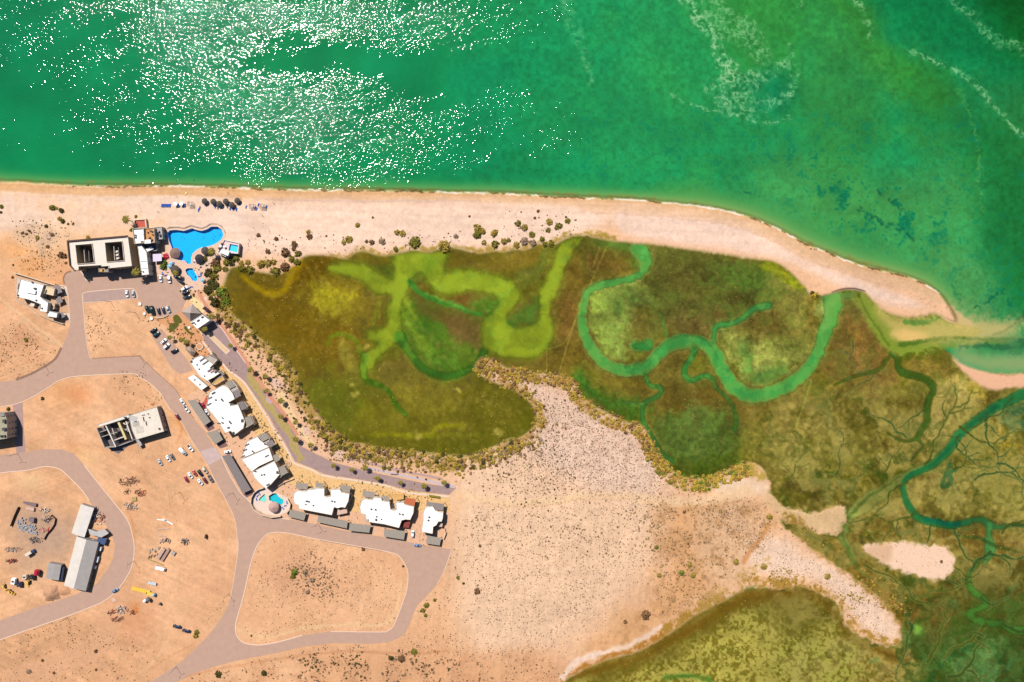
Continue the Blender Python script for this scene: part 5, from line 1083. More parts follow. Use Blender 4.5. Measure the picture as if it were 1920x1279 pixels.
townhouse('largest white roofed villa row with stepped outline on the curving street', [
    ([(392,735),(417,722),(428,727),(436,738),(440,748),(428,755),(435,760),(446,758),(452,772),(459,790),(456,803),(440,815),(432,808),(422,812),(410,792),(398,776),(386,763),(389,752)], H7, WHITE),
    ([(420,722),(434,712),(444,724),(450,736),(440,742),(430,728)], 5.2, GREYR), ([(446,760),(456,752),(464,762),(462,768),(452,772)], 4.8, GREYR), ([(455,792),(462,782),(472,780),(478,796),(460,802)], 5.0, STUCCO)],
    [([(434,736),(446,730),(452,742),(440,748)], 5.5, SLATD), ([(444,756),(455,752),(463,765),(452,770)], 5.6, SLATD), ([(458,784),(469,779),(476,794),(464,801)], 5.8, SLAT), ([(422,718),(432,713),(441,724),(431,729)], 5.6, SLAT)],
    [(404,750,1.0,.9,.7),(416,750,2.2,.9,.8,-.9),(431,792,2.4,.9,.8,-.9),(417,784,1.6,.7,.5,-.8),(417,793,1.8,.8,.5,-.4),(428,802,1.8,1,.6,.3),(437,812,2,1.4,.7,.6),(410,794,2.2,.8,.6,0),(400,737,3,1,.5,.5,DARK),(394,746,3,.8,.5,.5,GREYD),(392,758,3.4,.8,.5,.5,GREYD),(434,758,3,.8,.5,.6,DARK),(454,789,1.8,2.2,.5,0,DARK)])
townhouse('white villa row split by two thin roof joints, above the round pool terrace', [
    ([(462,828),(482,818),(488,826),(504,838),(452,860),(457,845)], H7, WHITE), ([(452.5,861),(504,839),(512,862),(486,874),(472,884),(464,876)], H7, WHITE), ([(472,885),(514,864),(522,880),(524,890),(508,908),(498,916),(484,904),(476,894)], H7, WHITE),
    ([(484,818),(496,810),(506,822),(502,834),(490,828)], 5.2, GREYR), ([(518,884),(532,874),(540,888),(524,896)], 5.0, STUCCO)],
    [([(484,817),(496,811),(504,822),(492,828)], 5.8, SLAT), ([(500,830),(510,824),(516,834),(505,840)], 5.6, SLATD), ([(509,856),(520,850),(525,862),(514,868)], 5.6, SLAT), ([(520,878),(532,872),(540,886),(527,893)], 5.8, SLAT)],
    [(470,822,2.6,1,.5,.5,DARK),(463,834,3.4,.8,.5,.5,GREYD),(459,844,3.4,.8,.5,.5,GREYD),(455,856,3.6,.8,.5,.5,GREYD),(474,847,2.4,.8,.7,-.7),(497,833,1.6,.8,.6,-.3),(500,855,3.2,.8,.5,.5,GREYD),(478,884,1.8,.8,.6,-.3),(490,891,1,.9,.7),(495,890,1,.9,.7),(502,909,2.4,1.1,.7,.4,GREYD),(520,886,1.6,2,.5,0,DARK)])
townhouse('white roofed villa row directly east of the round pool terrace', [
    ([(551,924),(556,920),(573,921),(577,918),(590,917),(592,915),(608,916),(608,930),(613,932),(620,930),(619,918),(637,917),(640,923),(655,926),(653,940),(647,952),(640,951),(633,953),(626,951),(622,966),(596,961),(580,958),(560,954),(559,947),(552,944),(549,936)], H7, WHITE)],
    [([(556,905),(578,907),(576,918),(555,916)], 4.6, SLAT), ([(592,905),(607,907),(606,915),(592,914)], 4.8, SLAT), ([(639,909),(658,912),(655,924),(637,921)], 5.2, SLAT)],
    [(575,940,1.8,.8,.7),(579,941,1,.8,.7),(587,948,1,.8,.7,-.4),(622,940,1,.9,.7,-.5),(627,941,1,.9,.7,-.5),(573,946,1.2,.7,.5,0,REDM),(612,921,1.4,3.6,.5,0,DARK)],
    patios=[([(633,955),(650,950),(651,962),(632,966)], 3.4, STUCCO), ([(648,943),(657,925),(660,930),(652,950)], 3.8, GREYR)])
townhouse('white roofed villa row with one bright terracotta terrace roof', [
    ([(678,938),(683,935),(697,937),(701,932),(715,934),(716,939),(730,941),(732,955),(738,957),(743,955),(742,942),(757,942),(759,946),(776,950),(775,962),(769,975),(760,974),(753,976),(748,990),(720,983),(706,981),(686,978),(685,965),(676,962),(674,950)], H7, WHITE)],
    [([(681,920),(704,923),(701,934),(680,931)], 4.8, SLAT), ([(716,930),(730,932),(729,940),(715,938)], 5.0, SLAT), ([(760,933),(780,936),(777,948),(758,945)], 5.4, TERRA)],
    [(696,955,1.1,.9,.7,-.4),(704,956,1.1,.9,.7,-.4),(749,964,1.1,.9,.7,-.5),(755,965,1.1,.9,.7,-.5),(706,969,1,.8,.6),(705,975,1.2,1.5,.7),(715,974,.8,.7,.6),(688,976,2.4,1.6,.8,0,GREYR),(737,948,1.5,3.6,.5,0,DARK)],
    patios=[([(751,980),(772,972),(766,990),(750,988)], 3.0, mat('wine_terrace', T(150,70,60), .85, .2)), ([(733,928),(757,928),(757,936),(743,938)], 2.6, OCHRE)])
townhouse('easternmost white villa standing alone with a wide shadow on the sand', [
    ([(796,953),(800,950),(812,950),(816,957),(824,960),(831,960),(830,972),(828,978),(822,978),(818,985),(812,988),(811,1001),(790,997),(793,975),(793,962)], H7, WHITE)],
    [([(800,941),(833,945),(831,957),(816,956),(813,949),(799,948)], 5.0, SLATD), ([(823,978),(831,979),(829,988),(821,987)], 3.2, STUCCO), ([(811,985),(819,984),(814,994),(810,992)], 3.4, TERRA)],
    [(804.5,970,1.2,1,.7,-.5),(803,976,1.2,1,.7,-.5)])
for k, (P_, h, m_, l_) in enumerate((([(352,752),(367,749),(395,790),(383,798)], 3.4, SLAT, 'long grey car port beside the largest villa row'), ([(388,812),(408,806),(418,824),(403,833)], 3.2, SLAT, 'square grey car port below the largest villa row'),
        ([(417,856),(431,851),(471,918),(455,925)], 3.4, SLATD, 'dark slatted car port, the longest on the street'), ([(544,955),(574,962),(570,976),(541,969)], 3.2, SLAT, 'grey car port right beside the round pool terrace'),
        ([(597,967),(652,977),(650,991),(595,979)], 3.4, SLAT, 'pale wide car port south of the villa row next to the terrace'), ([(656,981),(695,985),(692,999),(654,995)], 3.4, SLAT, 'grey slatted car port between the two middle villa rows'),
        ([(721,992),(760,996),(757,1012),(720,1006)], 3.4, SLAT, 'grey slatted car port in front of the terracotta terrace villa'), ([(801,1004),(827,1009),(824,1023),(799,1019)], 3.2, SLAT, 'easternmost small car port at the end of the street'),
        ([(386,744),(393,750),(388,762),(381,756)], 2.4, REDM, 'small red roofed lean-to behind the largest villa row'))):
    t = empty('car_port', (*WP(*P_[0]), 0), l_, 'car port', 'car ports along the villa street'); tx, ty = WP(*P_[0]); pergola(t, tx, ty, P_, h, m_, 'slatted_roof')
    Q = [(x-tx, y-ty) for x, y in (WP(a, b_) for a, b_ in P_)]
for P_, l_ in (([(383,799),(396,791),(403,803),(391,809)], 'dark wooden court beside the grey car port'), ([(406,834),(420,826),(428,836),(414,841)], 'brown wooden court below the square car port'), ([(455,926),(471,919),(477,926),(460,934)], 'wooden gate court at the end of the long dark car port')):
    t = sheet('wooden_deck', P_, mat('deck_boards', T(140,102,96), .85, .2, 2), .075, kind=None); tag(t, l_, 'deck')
t = empty('storage_building', (*WP(370,718), 0), 'white flat roofed storage cabin in front of the slotted villa row', 'cabin'); tx, ty = WP(370,718)
Q = [(x-tx, y-ty) for x, y in (WP(a, b_, 3.4) for a, b_ in [(353,709),(363,703),(388,724),(378,731)])]
MB().slab(Q, 0, 3.2).build('wall', OFFW, t); MB().slab(offset(Q, .15), 3.2, 3.4).build('roof', WHITE, t)
for a, b_ in ((364,712),(374,721)): x, y = WP(a, b_, 4); MB().cone((x-tx, y-ty), 1.1, 3.4, 4.3, .1, 4, .7).build('roof_light', METAL, t)
# 9 clubhouse with pyramid roof and white wing
t = empty('clubhouse', (*WP(360,590), 0), 'clubhouse with a big grey pyramid thatch roof and a white wing', 'building'); tx, ty = WP(360,590)
Lc = lambda P, h=0: [(x-tx, y-ty) for x, y in (WP(a, b_, h) for a, b_ in P)]
corn = Lc([(361,570),(377.5,588),(357,602.5),(340,585)], 4.2); apex = Lc([(356.5,587)], 9)[0]
v = [(x, y, 4.2) for x, y in ccw(corn)]+[(*apex, 9.0)]+[(x, y, 4.05) for x, y in ccw(corn)]
MB().add(v, [(0, 1, 4), (1, 2, 4), (2, 3, 4), (3, 0, 4), (8, 7, 6, 5), (0, 5, 6, 1), (1, 6, 7, 2), (2, 7, 8, 3), (3, 8, 5, 0)]).build('thatch_roof', mat('grey_thatch', T(186,164,152), .95, .2, 1.4, bump=.6), t)
MB().slab(offset(corn, -1.2), 0, 4.05).build('wall', CREAM, t)
Q = Lc([(356.5,604),(378.5,590),(393,601),(370,616.5)], 7.6)
MB().slab(Q, 0, 7.2).build('wall', OFFW, t); MB().slab(offset(Q, -.2), 7.15, 7.25).build('roof', WHITE, t); MB().slab(offset(Q, .03), 7.1, 7.6, [offset(Q, -.22)]).build('parapet', WHITE, t)
add_windows(t, Q, 7.2, limit=24)
for a, b_, s_ in ((360,606,1), (363,605,1), (371,601,2.2), (378,595,1.1), (380,594,.8), (366,608,.7)): x, y = WP(a, b_, 8); MB().box((x-tx, y-ty, 7.25), (s_, .8, .7), .6).build('roof_vent', DARK, t)
MB().slab(Lc([(384,574),(392,580),(387,584),(379,579)], 3), 2.85, 3.0).build('side_canopy', mat('maroon_canvas', T(70,36,44), .8, .2), t)
# round and square thatch shelters
def palapa(label, x, y, r, h, mt, name='thatch_shelter', n=14, group=None, post=True, low=2.2):
    t = empty(name, (*WP(x, y, low), hz(x, y)), label, 'thatch shelter', group)
    mb = MB(); rings = 4; vs = []
    for k in range(rings+1):
        f = k/rings; rr = r*(1-f)+.12; zz = low+(h-low)*(f**.85)
        for i in range(n): a = 2*math.pi*i/n; j = rr*(1+.05*math.sin(i*7+k)); vs.append((j*math.cos(a), j*math.sin(a), zz-(.12 if i % 2 and k == 0 else 0)))
    fs = [tuple(range(n-1, -1, -1)), tuple(range(rings*n, rings*n+n))]
    for k in range(rings):
        for i in range(n): fs.append((k*n+i, k*n+(i+1) % n, (k+1)*n+(i+1) % n, (k+1)*n+i))
    mb.add(vs, fs).build('thatch_roof', mt, t)
    if post:
        if r < 3: MB().cone((0, 0), .09, 0, h-.2, .08, 6).build('post', WOODD, t)
        else:
            for i in range(6): a = i*math.pi/3; MB().cone((r*.75*math.cos(a), r*.75*math.sin(a)), .12, 0, low, .1, 6).build('post', WOODD, t)
    return t
palapa('large round thatched pool bar roof reaching over the blue pool', 325, 474, 4.0, 4.6, mat('brown_thatch', T(150,118,104), .95, .25, 1.4, bump=.8), low=2.8)
palapa('round thatch shelter between the kids pool and the parked cars', 328, 506, 3.3, 3.8, THATCHD)
palapa('dark round thatch shelter east of the narrow pool neck', 373, 485, 3.2, 3.8, mat('charcoal_thatch', T(66,62,66), .95, .3, 1.4, bump=.8))
palapa('thatch shelter with green vine on the east pool deck', 384, 470, 2.8, 3.4, THATCHD)
palapa('round pinkish thatch roof on the turquoise pool terrace', 513, 951, 3.9, 4.6, mat('pink_thatch', T(206,164,150), .95, .18, 1.4, bump=.6), low=2.8)
t = empty('garden_pavilion', (*WP(355,657), 0), 'small square hip roofed thatch pavilion beside the last parked car', 'pavilion'); tx, ty = WP(355,657)
corn = ccw([(x-tx, y-ty) for x, y in (WP(a, b_, 2.8) for a, b_ in [(346,653),(356,648),(368,660),(360,669)])]); apex = (WP(357,659,5)[0]-tx, WP(357,659,5)[1]-ty)
MB().add([(x, y, 2.8) for x, y in corn]+[(*apex, 5)], [(0, 1, 4), (1, 2, 4), (2, 3, 4), (3, 0, 4), (3, 2, 1, 0)]).build('thatch_roof', THATCH, t)
for x, y in offset(corn, -.6): MB().box((x, y, 0), (.2, .2, 2.8)).build('post', WOODD, t)
# spa terrace and small pool by the beach
t = empty('spa_terrace', (*WP(432,466), 0), 'raised white spa terrace with a small square blue pool', 'terrace'); tx, ty = WP(432,466)
Lc = lambda P, h=0: [(x-tx, y-ty) for x, y in (WP(a, b_, h) for a, b_ in P)]
SP = [(421,450),(449,456),(447,476),(426,474),(424,482),(409,474)]
hole = [(430.5,457.5),(447.5,461),(445.5,474),(428,470)]
hole = [(431,457.5),(446.8,460.5),(444.8,473.5),(428.6,469.5)]
MB().slab(Lc(SP, 3.0), 0, 3.0, [Lc(hole, 3.0)]).build('deck', mat('spa_deck', T(248,214,206), .85, .06), t)
MB().slab(Lc(hole, 3.0), 0, 1.9).build('basin_floor', mat('spa_tiles', BLUE, .5, .06), t)
MB().slab(Lc([(411,473),(417,466),(430,472),(427,480)], 5.4), 3.002, 5.2).build('pump_house', WHITE, t)
MB().slab(offset(Lc(SP, 3.0), .03), 2.9, 3.9, [offset(Lc(SP, 3.0), -.2)]).build('parapet', WHITE, t)
for k, (a, b_) in enumerate(((414,462),(417,458),(421,463),(412,466))): x, y = WP(a, b_, 4); MB().cone((x-tx, y-ty), 1.0, 4.6, 5.2, .1, 8).build('parasol', DARK if k % 2 else mat('white_canvas', (.8,.8,.8), .8, .03), t); MB().cone((x-tx, y-ty), .05, 3, 4.6, .05, 5).build('parasol_pole', METALG, t)
# walls
wallrun('curved pale wall round the turquoise pool terrace', [(496,914),(486,917),(478,923),(473,932),(472,943),(478,955),(492,964),(510,969),(528,967)], 2.4, .5, PALEP)
wallrun('pale curved wall on the east side of the round pool terrace', [(541,935),(546,944),(544,955),(538,962)], 2.2, .4, PALEP)
wallrun('thin rail wall between the villas above the round terrace', [(514,916),(534,904),(552,897)], 1.2, .3, PALEP)
wallrun('low garden wall east of the last villa', [(834,990),(836,1000),(832,1010)], 1.8, .3, CREAM)
wallrun('yellow hedge wall north of the last villa', [(805,929),(825,932)], 1.4, 1.1, mat('yellow_hedge', T(150,130,30), .95, .3, 2, bump=.6), 'hedge', 'hedge')
wallrun('curved low wall above the garden beds by the parking row', [(286,594),(296,597),(308,595),(316,591)], .8, .4, PALEP)
for (x, y, r_, l_) in ((262.5,570,1.5,'round white planter at the corner of the dirt lot'), (284,597,1.6,'round stone fire pit west of the garden'), (271,588,1.3,'small round white planter below the round kerb planter'), (355,614,1.2,'white round table on the garden lawn'), (375,650,2.6,'stone ringed round planting bed near the promenade'), (541,869,2.2,'round stone ringed bed beside the villa row end')):
    o = empty('planter', (*WP(x, y), 0), l_, 'planter'); MB().slab([(r_*math.cos(a), r_*math.sin(a)) for a in np.arange(0, 6.28, .45)], 0, .7, [[(.75*r_*math.cos(a), .75*r_*math.sin(a)) for a in np.arange(0, 6.28, .45)]]).build('rim', PALEP, o); MB().cone((0, 0), r_*.74, 0, .55, r_*.7, 12).build('soil', ORANGEG if r_ > 2 else WHITE, o)
for P_, l_ in (([(326,592),(334,591),(342,604),(330,607),(325,600)], 'curved lawn west of the clubhouse'), ([(318,608),(326,606),(336,609),(328,618),(318,624)], 'lawn patch with a round table'), ([(345,612),(350,613),(356,622),(364,626),(358,628),(348,620)], 'long curved lawn south of the clubhouse'), ([(396,662),(402,662),(408,672),(409,678),(404,675)], 'narrow lawn beside the promenade')):
    o = sheet('lawn', P_, GRASS, .060, kind='stuff', label=l_, sm=True)
# ------------------------------------------------------------------ vegetation
def leaf_mat(name):
    m_ = mat(name, None, .85, .18, 1.5, attr='Col', spec=.05); return m_
LEAF = leaf_mat('leaf_cover')
def crown_arrays(r_, n, flat=.7, seed=0, dome=True, leaf=.3, gap=.35):
    """n leaf quads spread through an uneven crown of radius 1 -> verts, faces, shade per vert"""
    g_ = np.random.default_rng(seed); lob = g_.normal(size=(5, 3)); lob /= np.linalg.norm(lob, axis=1)[:, None]; lob[:, 2] = abs(lob[:, 2])*.6
    V = []; F = []; Sh = []
    for i in range(n):
        d = g_.normal(size=3); d /= np.linalg.norm(d)
        if dome: d[2] = abs(d[2])
        rr = (.45+.55*g_.random()**.5)*(.72+.34*np.max(lob @ d)); c = d*rr; c[2] *= flat
        a = g_.normal(size=3); a[2] *= .5; a /= np.linalg.norm(a); nrm = d+g_.normal(size=3)*.5; nrm[2] += .35; nrm /= np.linalg.norm(nrm)
        u = np.cross(nrm, a); u /= np.linalg.norm(u)+1e-9; w_ = np.cross(nrm, u); s1 = leaf*(.6+.8*g_.random()); s2 = leaf*(.5+.6*g_.random())
        k = len(V); V += [c-u*s1, c-w_*s2*.7, c+u*s1, c+w_*s2]; F.append((k, k+1, k+2, k+3)); Sh += [.62+.76*g_.random()]*4
    return np.array(V), np.array(F), np.array(Sh)
def multi_mesh(name, base, places, cols, kind='stuff', label=None, group=None):
    """places: (x, y, z, r, h) -> one mesh with a copy of base at each"""
    V, F, Sh = base; n = len(places); P = np.array(places); a = rng.random(n)*6.283; ca, sa = np.cos(a), np.sin(a)
    X = V[None, :, 0]*ca[:, None]-V[None, :, 1]*sa[:, None]; Y = V[None, :, 0]*sa[:, None]+V[None, :, 1]*ca[:, None]
    sq = .75+.5*rng.random(n)
    A = np.stack([P[:, 0, None]+X*P[:, 3, None], P[:, 1, None]+Y*(P[:, 3]*sq)[:, None], P[:, 2, None]+V[None, :, 2]*P[:, 4, None]], -1).reshape(-1, 3)
    Q = (F[None]+(np.arange(n)*len(V))[:, None, None]).reshape(-1, F.shape[1]).astype(np.int32)
    C4 = np.ones((n, len(V), 4)); C4[..., :3] = np.array(cols)[:, None, :]*Sh[None, :, None]
    me = bpy.data.meshes.new(name); me.vertices.add(len(A)); me.vertices.foreach_set('co', A.astype(np.float32).ravel())
    me.loops.add(Q.size); me.loops.foreach_set('vertex_index', Q.ravel()); me.polygons.add(len(Q)); me.polygons.foreach_set('loop_start', np.arange(0, Q.size, F.shape[1], dtype=np.int32)); me.update(calc_edges=True)
    c = me.color_attributes.new('Col', 'FLOAT_COLOR', 'POINT'); c.data.foreach_set('color', C4.astype(np.float32).ravel()); me.materials.append(LEAF)
    o = bpy.data.objects.new(name, me); COL.objects.link(o); o['kind'] = kind
    if label: o['label'] = label
    return o
GREEN = T(132, 122, 48); DGREEN = T(88, 82, 42); OLIV = T(172, 144, 66); GREY = T(168, 138, 110); BROWN = T(134, 98, 66); YEL_ = T(196, 162, 60); RUST = T(174, 124, 64); LIMEG = T(120, 136, 50)
VC = dict(g=GREEN, d=DGREEN, o=OLIV, y=GREY, b=BROWN, w=YEL_, r=RUST, l=LIMEG)
BASES = [crown_arrays(1, 95, .75, s_, leaf=.24) for s_ in range(5)]
SHM = {}
def shrub_mesh(kind, v):
    if (kind, v) in SHM: return SHM[kind, v]
    V, F, Sh = BASES[v]; me = bpy.data.meshes.new('shrub'); me.from_pydata(V.tolist(), [], F.tolist()); me.update()
    c = me.color_attributes.new('Col', 'FLOAT_COLOR', 'POINT'); C4 = np.ones((len(V), 4)); C4[:, :3] = np.array(VC[kind])*Sh[:, None]; c.data.foreach_set('color', C4.astype(np.float32).ravel()); me.materials.append(LEAF)
    SHM[kind, v] = me; return me
CW = dict(g='green', d='dark green', o='olive', y='grey', b='brown', w='yellow olive', r='rusty', l='bright green')
def shrub(x, y, r_, kind, label, group=None, hh=.8):
    x0, y0 = WP(x, y); o = bpy.data.objects.new('shrub', shrub_mesh(kind, random.randrange(5))); COL.objects.link(o)
    o.location = (x0, y0, hz(x, y)-.02); k = r_*S*1.12; o.scale = (k*random.uniform(.88, 1.12), k*random.uniform(.88, 1.12), k*hh*random.uniform(.85, 1.15)); o.rotation_euler = (0, 0, random.uniform(0, 6.28))
    return tag(o, label, 'shrub', group)
BIG = [(3,388,4,'g'),(2,398,3,'d'),(99,390,6,'g'),(106,391,3.5,'o'),(115,395,5,'d'),(112,410,5,'o'),(118,415,4,'d'),(128,420,2.6,'d'),(137,420,2.6,'d'),(87,424,3.4,'d'),(55,433,3,'b'),(42,437,3,'b'),(50,439,2.6,'b'),(70,446,4,'o'),(97,440,4,'y'),(90,463,3.4,'b'),(115,478,6,'b'),(122,480,4.5,'b'),(124,493,2.8,'r'),(25,497,2,'d'),(24,520,2.6,'b'),(165,446,4.5,'o'),(255,406,3,'g'),(246,432,3.2,'g'),
 (484,441,4,'b'),(518,448,4,'b'),(671,422,5.2,'o'),(654,449,6.5,'o'),(645,455,5,'o'),(755,439,6,'o'),(745,436,5,'o'),(778,455,11,'g'),(832,462,11,'o'),(895,429,8,'o'),(895,440,8,'g'),(905,433,6,'o'),(927,437,7,'o'),(907,455,5,'o'),(928,459,8,'g'),(945,453,6,'o'),(954,451,4,'g'),(972,419,5.5,'g'),(983,427,7,'o'),(997,440,6,'g'),(1030,417,6,'o'),(1048,423,6,'g'),(1043,428,3.5,'g'),(1064,415,5,'g'),(1061,407,2.4,'d'),(1009,396,3,'b'),(1003,409,3,'b'),(1028,432,5,'g'),(1017,449,5,'g'),(1033,457,6,'g'),(1022,458,5,'g'),(969,459,6,'o'),(982,453,8,'y'),(999,456,7,'y'),(880,406,2.2,'b'),(855,443,5,'y'),(742,467,5,'g'),(717,453,6,'y'),(697,454,5,'b'),(687,453,3.4,'b'),(580,444,6,'b'),(578,435,4,'o'),(612,443,2.2,'b'),(552,458,6,'b'),(535,474,9,'b'),(551,467,4,'b'),(503,472,5,'b'),(559,475,6.4,'g'),(547,486,6,'g'),(557,491,6,'g'),(516,508,9,'g'),(535,500,9,'b'),(490,495,8,'o'),(502,493,7,'o'),(513,492,6,'o'),(699,408,2.4,'b'),
 (405,493,8,'b'),(408,503,8,'g'),(422,505,5.5,'g'),(425,492,7,'g'),(435,490,8,'d'),(443,485,7,'g'),(453,494,5.5,'o'),(454,503,7,'g'),(465,492,5,'o'),(468,507,9,'g'),(392,512,8,'d'),(402,519,9,'g'),(397,533,9,'d'),(391,544,9,'d'),(404,536,7,'d'),(414,547,10,'l'),(422,556,9,'g'),(405,567,10,'d'),(424,566,8,'l'),(417,574,7,'g'),
 (410,1264,7,'d'),(495,1262,5.6,'d'),(369,1186,5,'g'),(367,1192,4.5,'o'),(777,1222,6,'g'),(799,1135,5.6,'g'),(793,1145,5,'g'),(798,1154,3.6,'g'),(815,1125,3.4,'g'),(859,1083,3.6,'g'),(869,1094,2.6,'d'),(733,1234,5,'d'),(753,1235,7,'b'),(895,1109,6,'b'),(1211,1153,9,'b'),(1172,1166,4,'b'),(1300,1079,5.5,'o'),(1277,1074,5.5,'l'),(1236,1078,5,'o'),(1231,1026,4,'g'),(1293,1059,5,'o'),(1432,1062,6,'o'),(1551,1080,6,'o'),(1380,1054,6,'o'),(1443,969,6,'o'),(1765,1053,3,'b'),(553,1073,7,'l'),(550,1080,5,'g'),(49,638,4.2,'g'),(681,1030,4,'b'),(756,1062,2.6,'d'),(55,1259,5,'y'),(180,1221,3.6,'b'),(101,1262,3,'b'),(180,1256,3,'b'),(80,1238,3,'b'),(80,747,3.4,'d'),(16,767,3.4,'d'),(471,1192,2,'b'),(720,877,4.6,'g'),(730,879,4,'g'),(746,884,3,'b'),(757,883,3.4,'b'),(1529,553,6,'w'),(1523,549,4,'d'),(900,1024,3,'b'),(1283,960,3,'b'),(577,1110,4,'y'),(586,1088,5,'y'),(572,1072,5,'y')]
CLUS = {'beach': lambda x, y: y < 480 and x > 480, 'west beach': lambda x, y: x < 300 and y < 560}
ORD = 'first second third fourth fifth sixth seventh eighth ninth tenth eleventh twelfth thirteenth fourteenth fifteenth sixteenth seventeenth eighteenth nineteenth twentieth twenty-first twenty-second twenty-third twenty-fourth twenty-fifth twenty-sixth'.split()
named = {}
for x, y, r_, k in BIG:
    where = 'left of the hotel block' if x < 180 and y < 560 else 'beside the red sun terrace' if x < 300 and y < 560 else 'on the beach ridge' if y < 520 and x > 480 and x < 1100 else 'between pools and lagoon' if x < 480 and 440 < y < 600 else 'along the bottom edge' if y > 1215 else 'in the kerbed sandy lot' if 480 < x < 720 and 1000 < y < 1200 else 'by the southern lagoon' if y > 940 and x > 1100 else 'past the villa street' if y > 900 and x > 700 else 'beside the lagoon walkway' if x > 700 and y < 900 else 'on the orange dirt lots'
    size = 'large' if r_ >= 7 else 'medium' if r_ >= 4.5 else 'small'
    lb = '%s round %s shrub %s' % (size, CW[k], where)
    named.setdefault(lb, []).append((x, y, r_, k))
for lb, L_ in named.items():
    for i_, (x, y, r_, k) in enumerate(sorted(L_)): shrub(x, y, r_, k, lb if len(L_) == 1 else lb+', %s from the left' % ORD[i_], 'shrubs '+lb.split('shrub ')[1])
n_ind = len(BIG)
# scattered growth: (outline, count, r min, r max px, colours, noise threshold)
def scatter(P, n, r0, r1, kinds, thr=0.0, nf=None, pw=2.0, test=None):
    nf = F25 if nf is None else nf; M = blur(fill(P, True), 44 if n > 2000 else 16); ys, xs = np.nonzero((M > .04)*(M > rng.random((NY, NX))*.95)*(nf+.12*(F8-.5) > thr)); out = []
    if not len(xs): return out
    for i in rng.integers(0, len(xs), n):
        x = X0+xs[i]*ST+rng.uniform(-.7, .7); y = Y0+ys[i]*ST+rng.uniform(-.7, .7)
        if test is not None and not test(x, y): continue
        out.append((x, y, (r0+(r1-r0)*rng.random()**pw)*.80, kinds[rng.integers(len(kinds))]))
    return out
roadm = np.clip(fill(R_A, False)-fill(R_A_hole, False)+fill(R_C, False), 0, 1)+fill(PR_L+PR_R, False)
roadm = blur(roadm, 3) > .15
def dry(x, y):
    i = int(round((x-X0)/ST)); j = int(round((y-Y0)/ST)); return drym[j, i] > .6 and not roadm[j, i]
def band(idx0, idx1, n, w0, w1, r0, r1, kinds, side=1, pw=1.4, wet=False):
    out = []; P = SW_EDGE
    for _ in range(n):
        t = rng.uniform(idx0, idx1-1e-3); i = int(t); f = t-i; a = P[i]; b_ = P[i+1]; dx, dy = b_[0]-a[0], b_[1]-a[1]; L_ = math.hypot(dx, dy)
        d = rng.uniform(w0, w1); x = a[0]+dx*f-dy/L_*d*side; y = a[1]+dy*f+dx/L_*d*side
        if (dry(x, y) or (wet and d < 0)) : out.append((x, y, r0+(r1-r0)*rng.random()**pw, kinds[rng.integers(len(kinds))]))
    return out
A_ = []
A_ += band(1, 20, 700, -5, 26, 1.6, 5.2, 'ogbwod', 1, wet=True); A_ += band(11, 21, 420, 0, 34, 1.2, 4.0, 'owbyo', 1, wet=True)
A_ += band(0, 24, 260, 20, 60, 1.0, 3.0, 'ybo'); A_ += band(21, 31, 380, -6, 20, 1.2, 4.4, 'owrwob', 1, wet=True); A_ += band(30, 40, 460, -6, 20, 1.2, 4.2, 'owrwbo', 1, wet=True)
A_ += band(38, 44, 420, -5, 24, 1.2, 4.4, 'owrwl', 1, wet=True)
B_ = []
B_ += scatter([(880,960),(960,955),(1100,950),(1220,955),(1250,1000),(1240,1060),(1180,1110),(1100,1180),(980,1220),(890,1215),(875,1100)], 4300, .75, 1.75, 'ybby', .30, F25, 3, dry)
B_ += scatter([(915,692),(960,702),(1040,732),(1110,770),(1180,810),(1220,845),(1250,895),(1330,920),(1250,930),(1100,920),(1000,905),(930,880),(980,840),(1015,800),(1000,760),(950,725)], 5600, .7, 1.75, 'yybb', .20, F25, 3, dry)
B_ += scatter([(930,850),(1000,800),(1060,860),(1080,920),(940,930),(900,900)], 260, 1.2, 2.8, 'ybd', .3, F25, 1.6, dry)
B_ += scatter([(890,960),(1000,955),(1180,950),(1240,980),(1200,1040),(1050,1040),(900,1010)], 330, 1.0, 2.7, 'yob', .2, F25, 1.6, dry)
B_ += scatter([(1200,945),(1340,935),(1440,945),(1440,1010),(1390,1090),(1290,1130),(1240,1160),(1230,1060)], 1500, .8, 2.6, 'ybyo', .40, F25, 2.6, dry)
B_ += scatter([(1330,950),(1400,945),(1425,970),(1420,1020),(1370,1020),(1340,990)], 700, .7, 1.3, 'yyb', .3, F25, 2, dry)
B_ += scatter([(1410,1030),(1450,1010),(1510,1040),(1600,1090),(1680,1170),(1670,1205),(1600,1170),(1540,1100),(1430,1085)], 1300, .6, 1.5, 'yyoy', .34, F25, 3, dry)
B_ += scatter([(1450,970),(1520,1010),(1600,1060),(1690,1160),(1680,1130),(1560,1030)], 260, 1, 3.4, 'owro', .4, F25, 1.5)
B_ += scatter([(1620,1080),(1560,1140),(1500,1090),(1350,1110),(1250,1170),(1300,1140),(1400,1090),(1500,1080),(1600,1150)], 500, 1, 3, 'owr', .4, F25, 2, dry)
B_ += scatter([(370,1262),(480,1240),(620,1216),(760,1215),(900,1225),(1050,1245),(1050,1330),(340,1340)], 1900, .8, 2.4, 'bbyb', .40, F25, 2.6, dry)
B_ += scatter([(560,1230),(700,1222),(800,1228),(860,1260),(700,1275),(560,1262)], 240, 1.6, 3.6, 'bdy', .44, F25, 1.6, dry)
B_ += scatter([(495,1030),(560,1015),(660,1035),(745,1055),(752,1090),(738,1150),(700,1175),(560,1180),(490,1190),(470,1180),(480,1100)], 1500, .6, 1.6, 'bbyb', .42, F25, 3, dry)
B_ += scatter([(545,1060),(590,1050),(625,1080),(640,1110),(590,1110),(560,1095)], 330, 1.0, 3.0, 'yyb', .0, F25, 1.8)
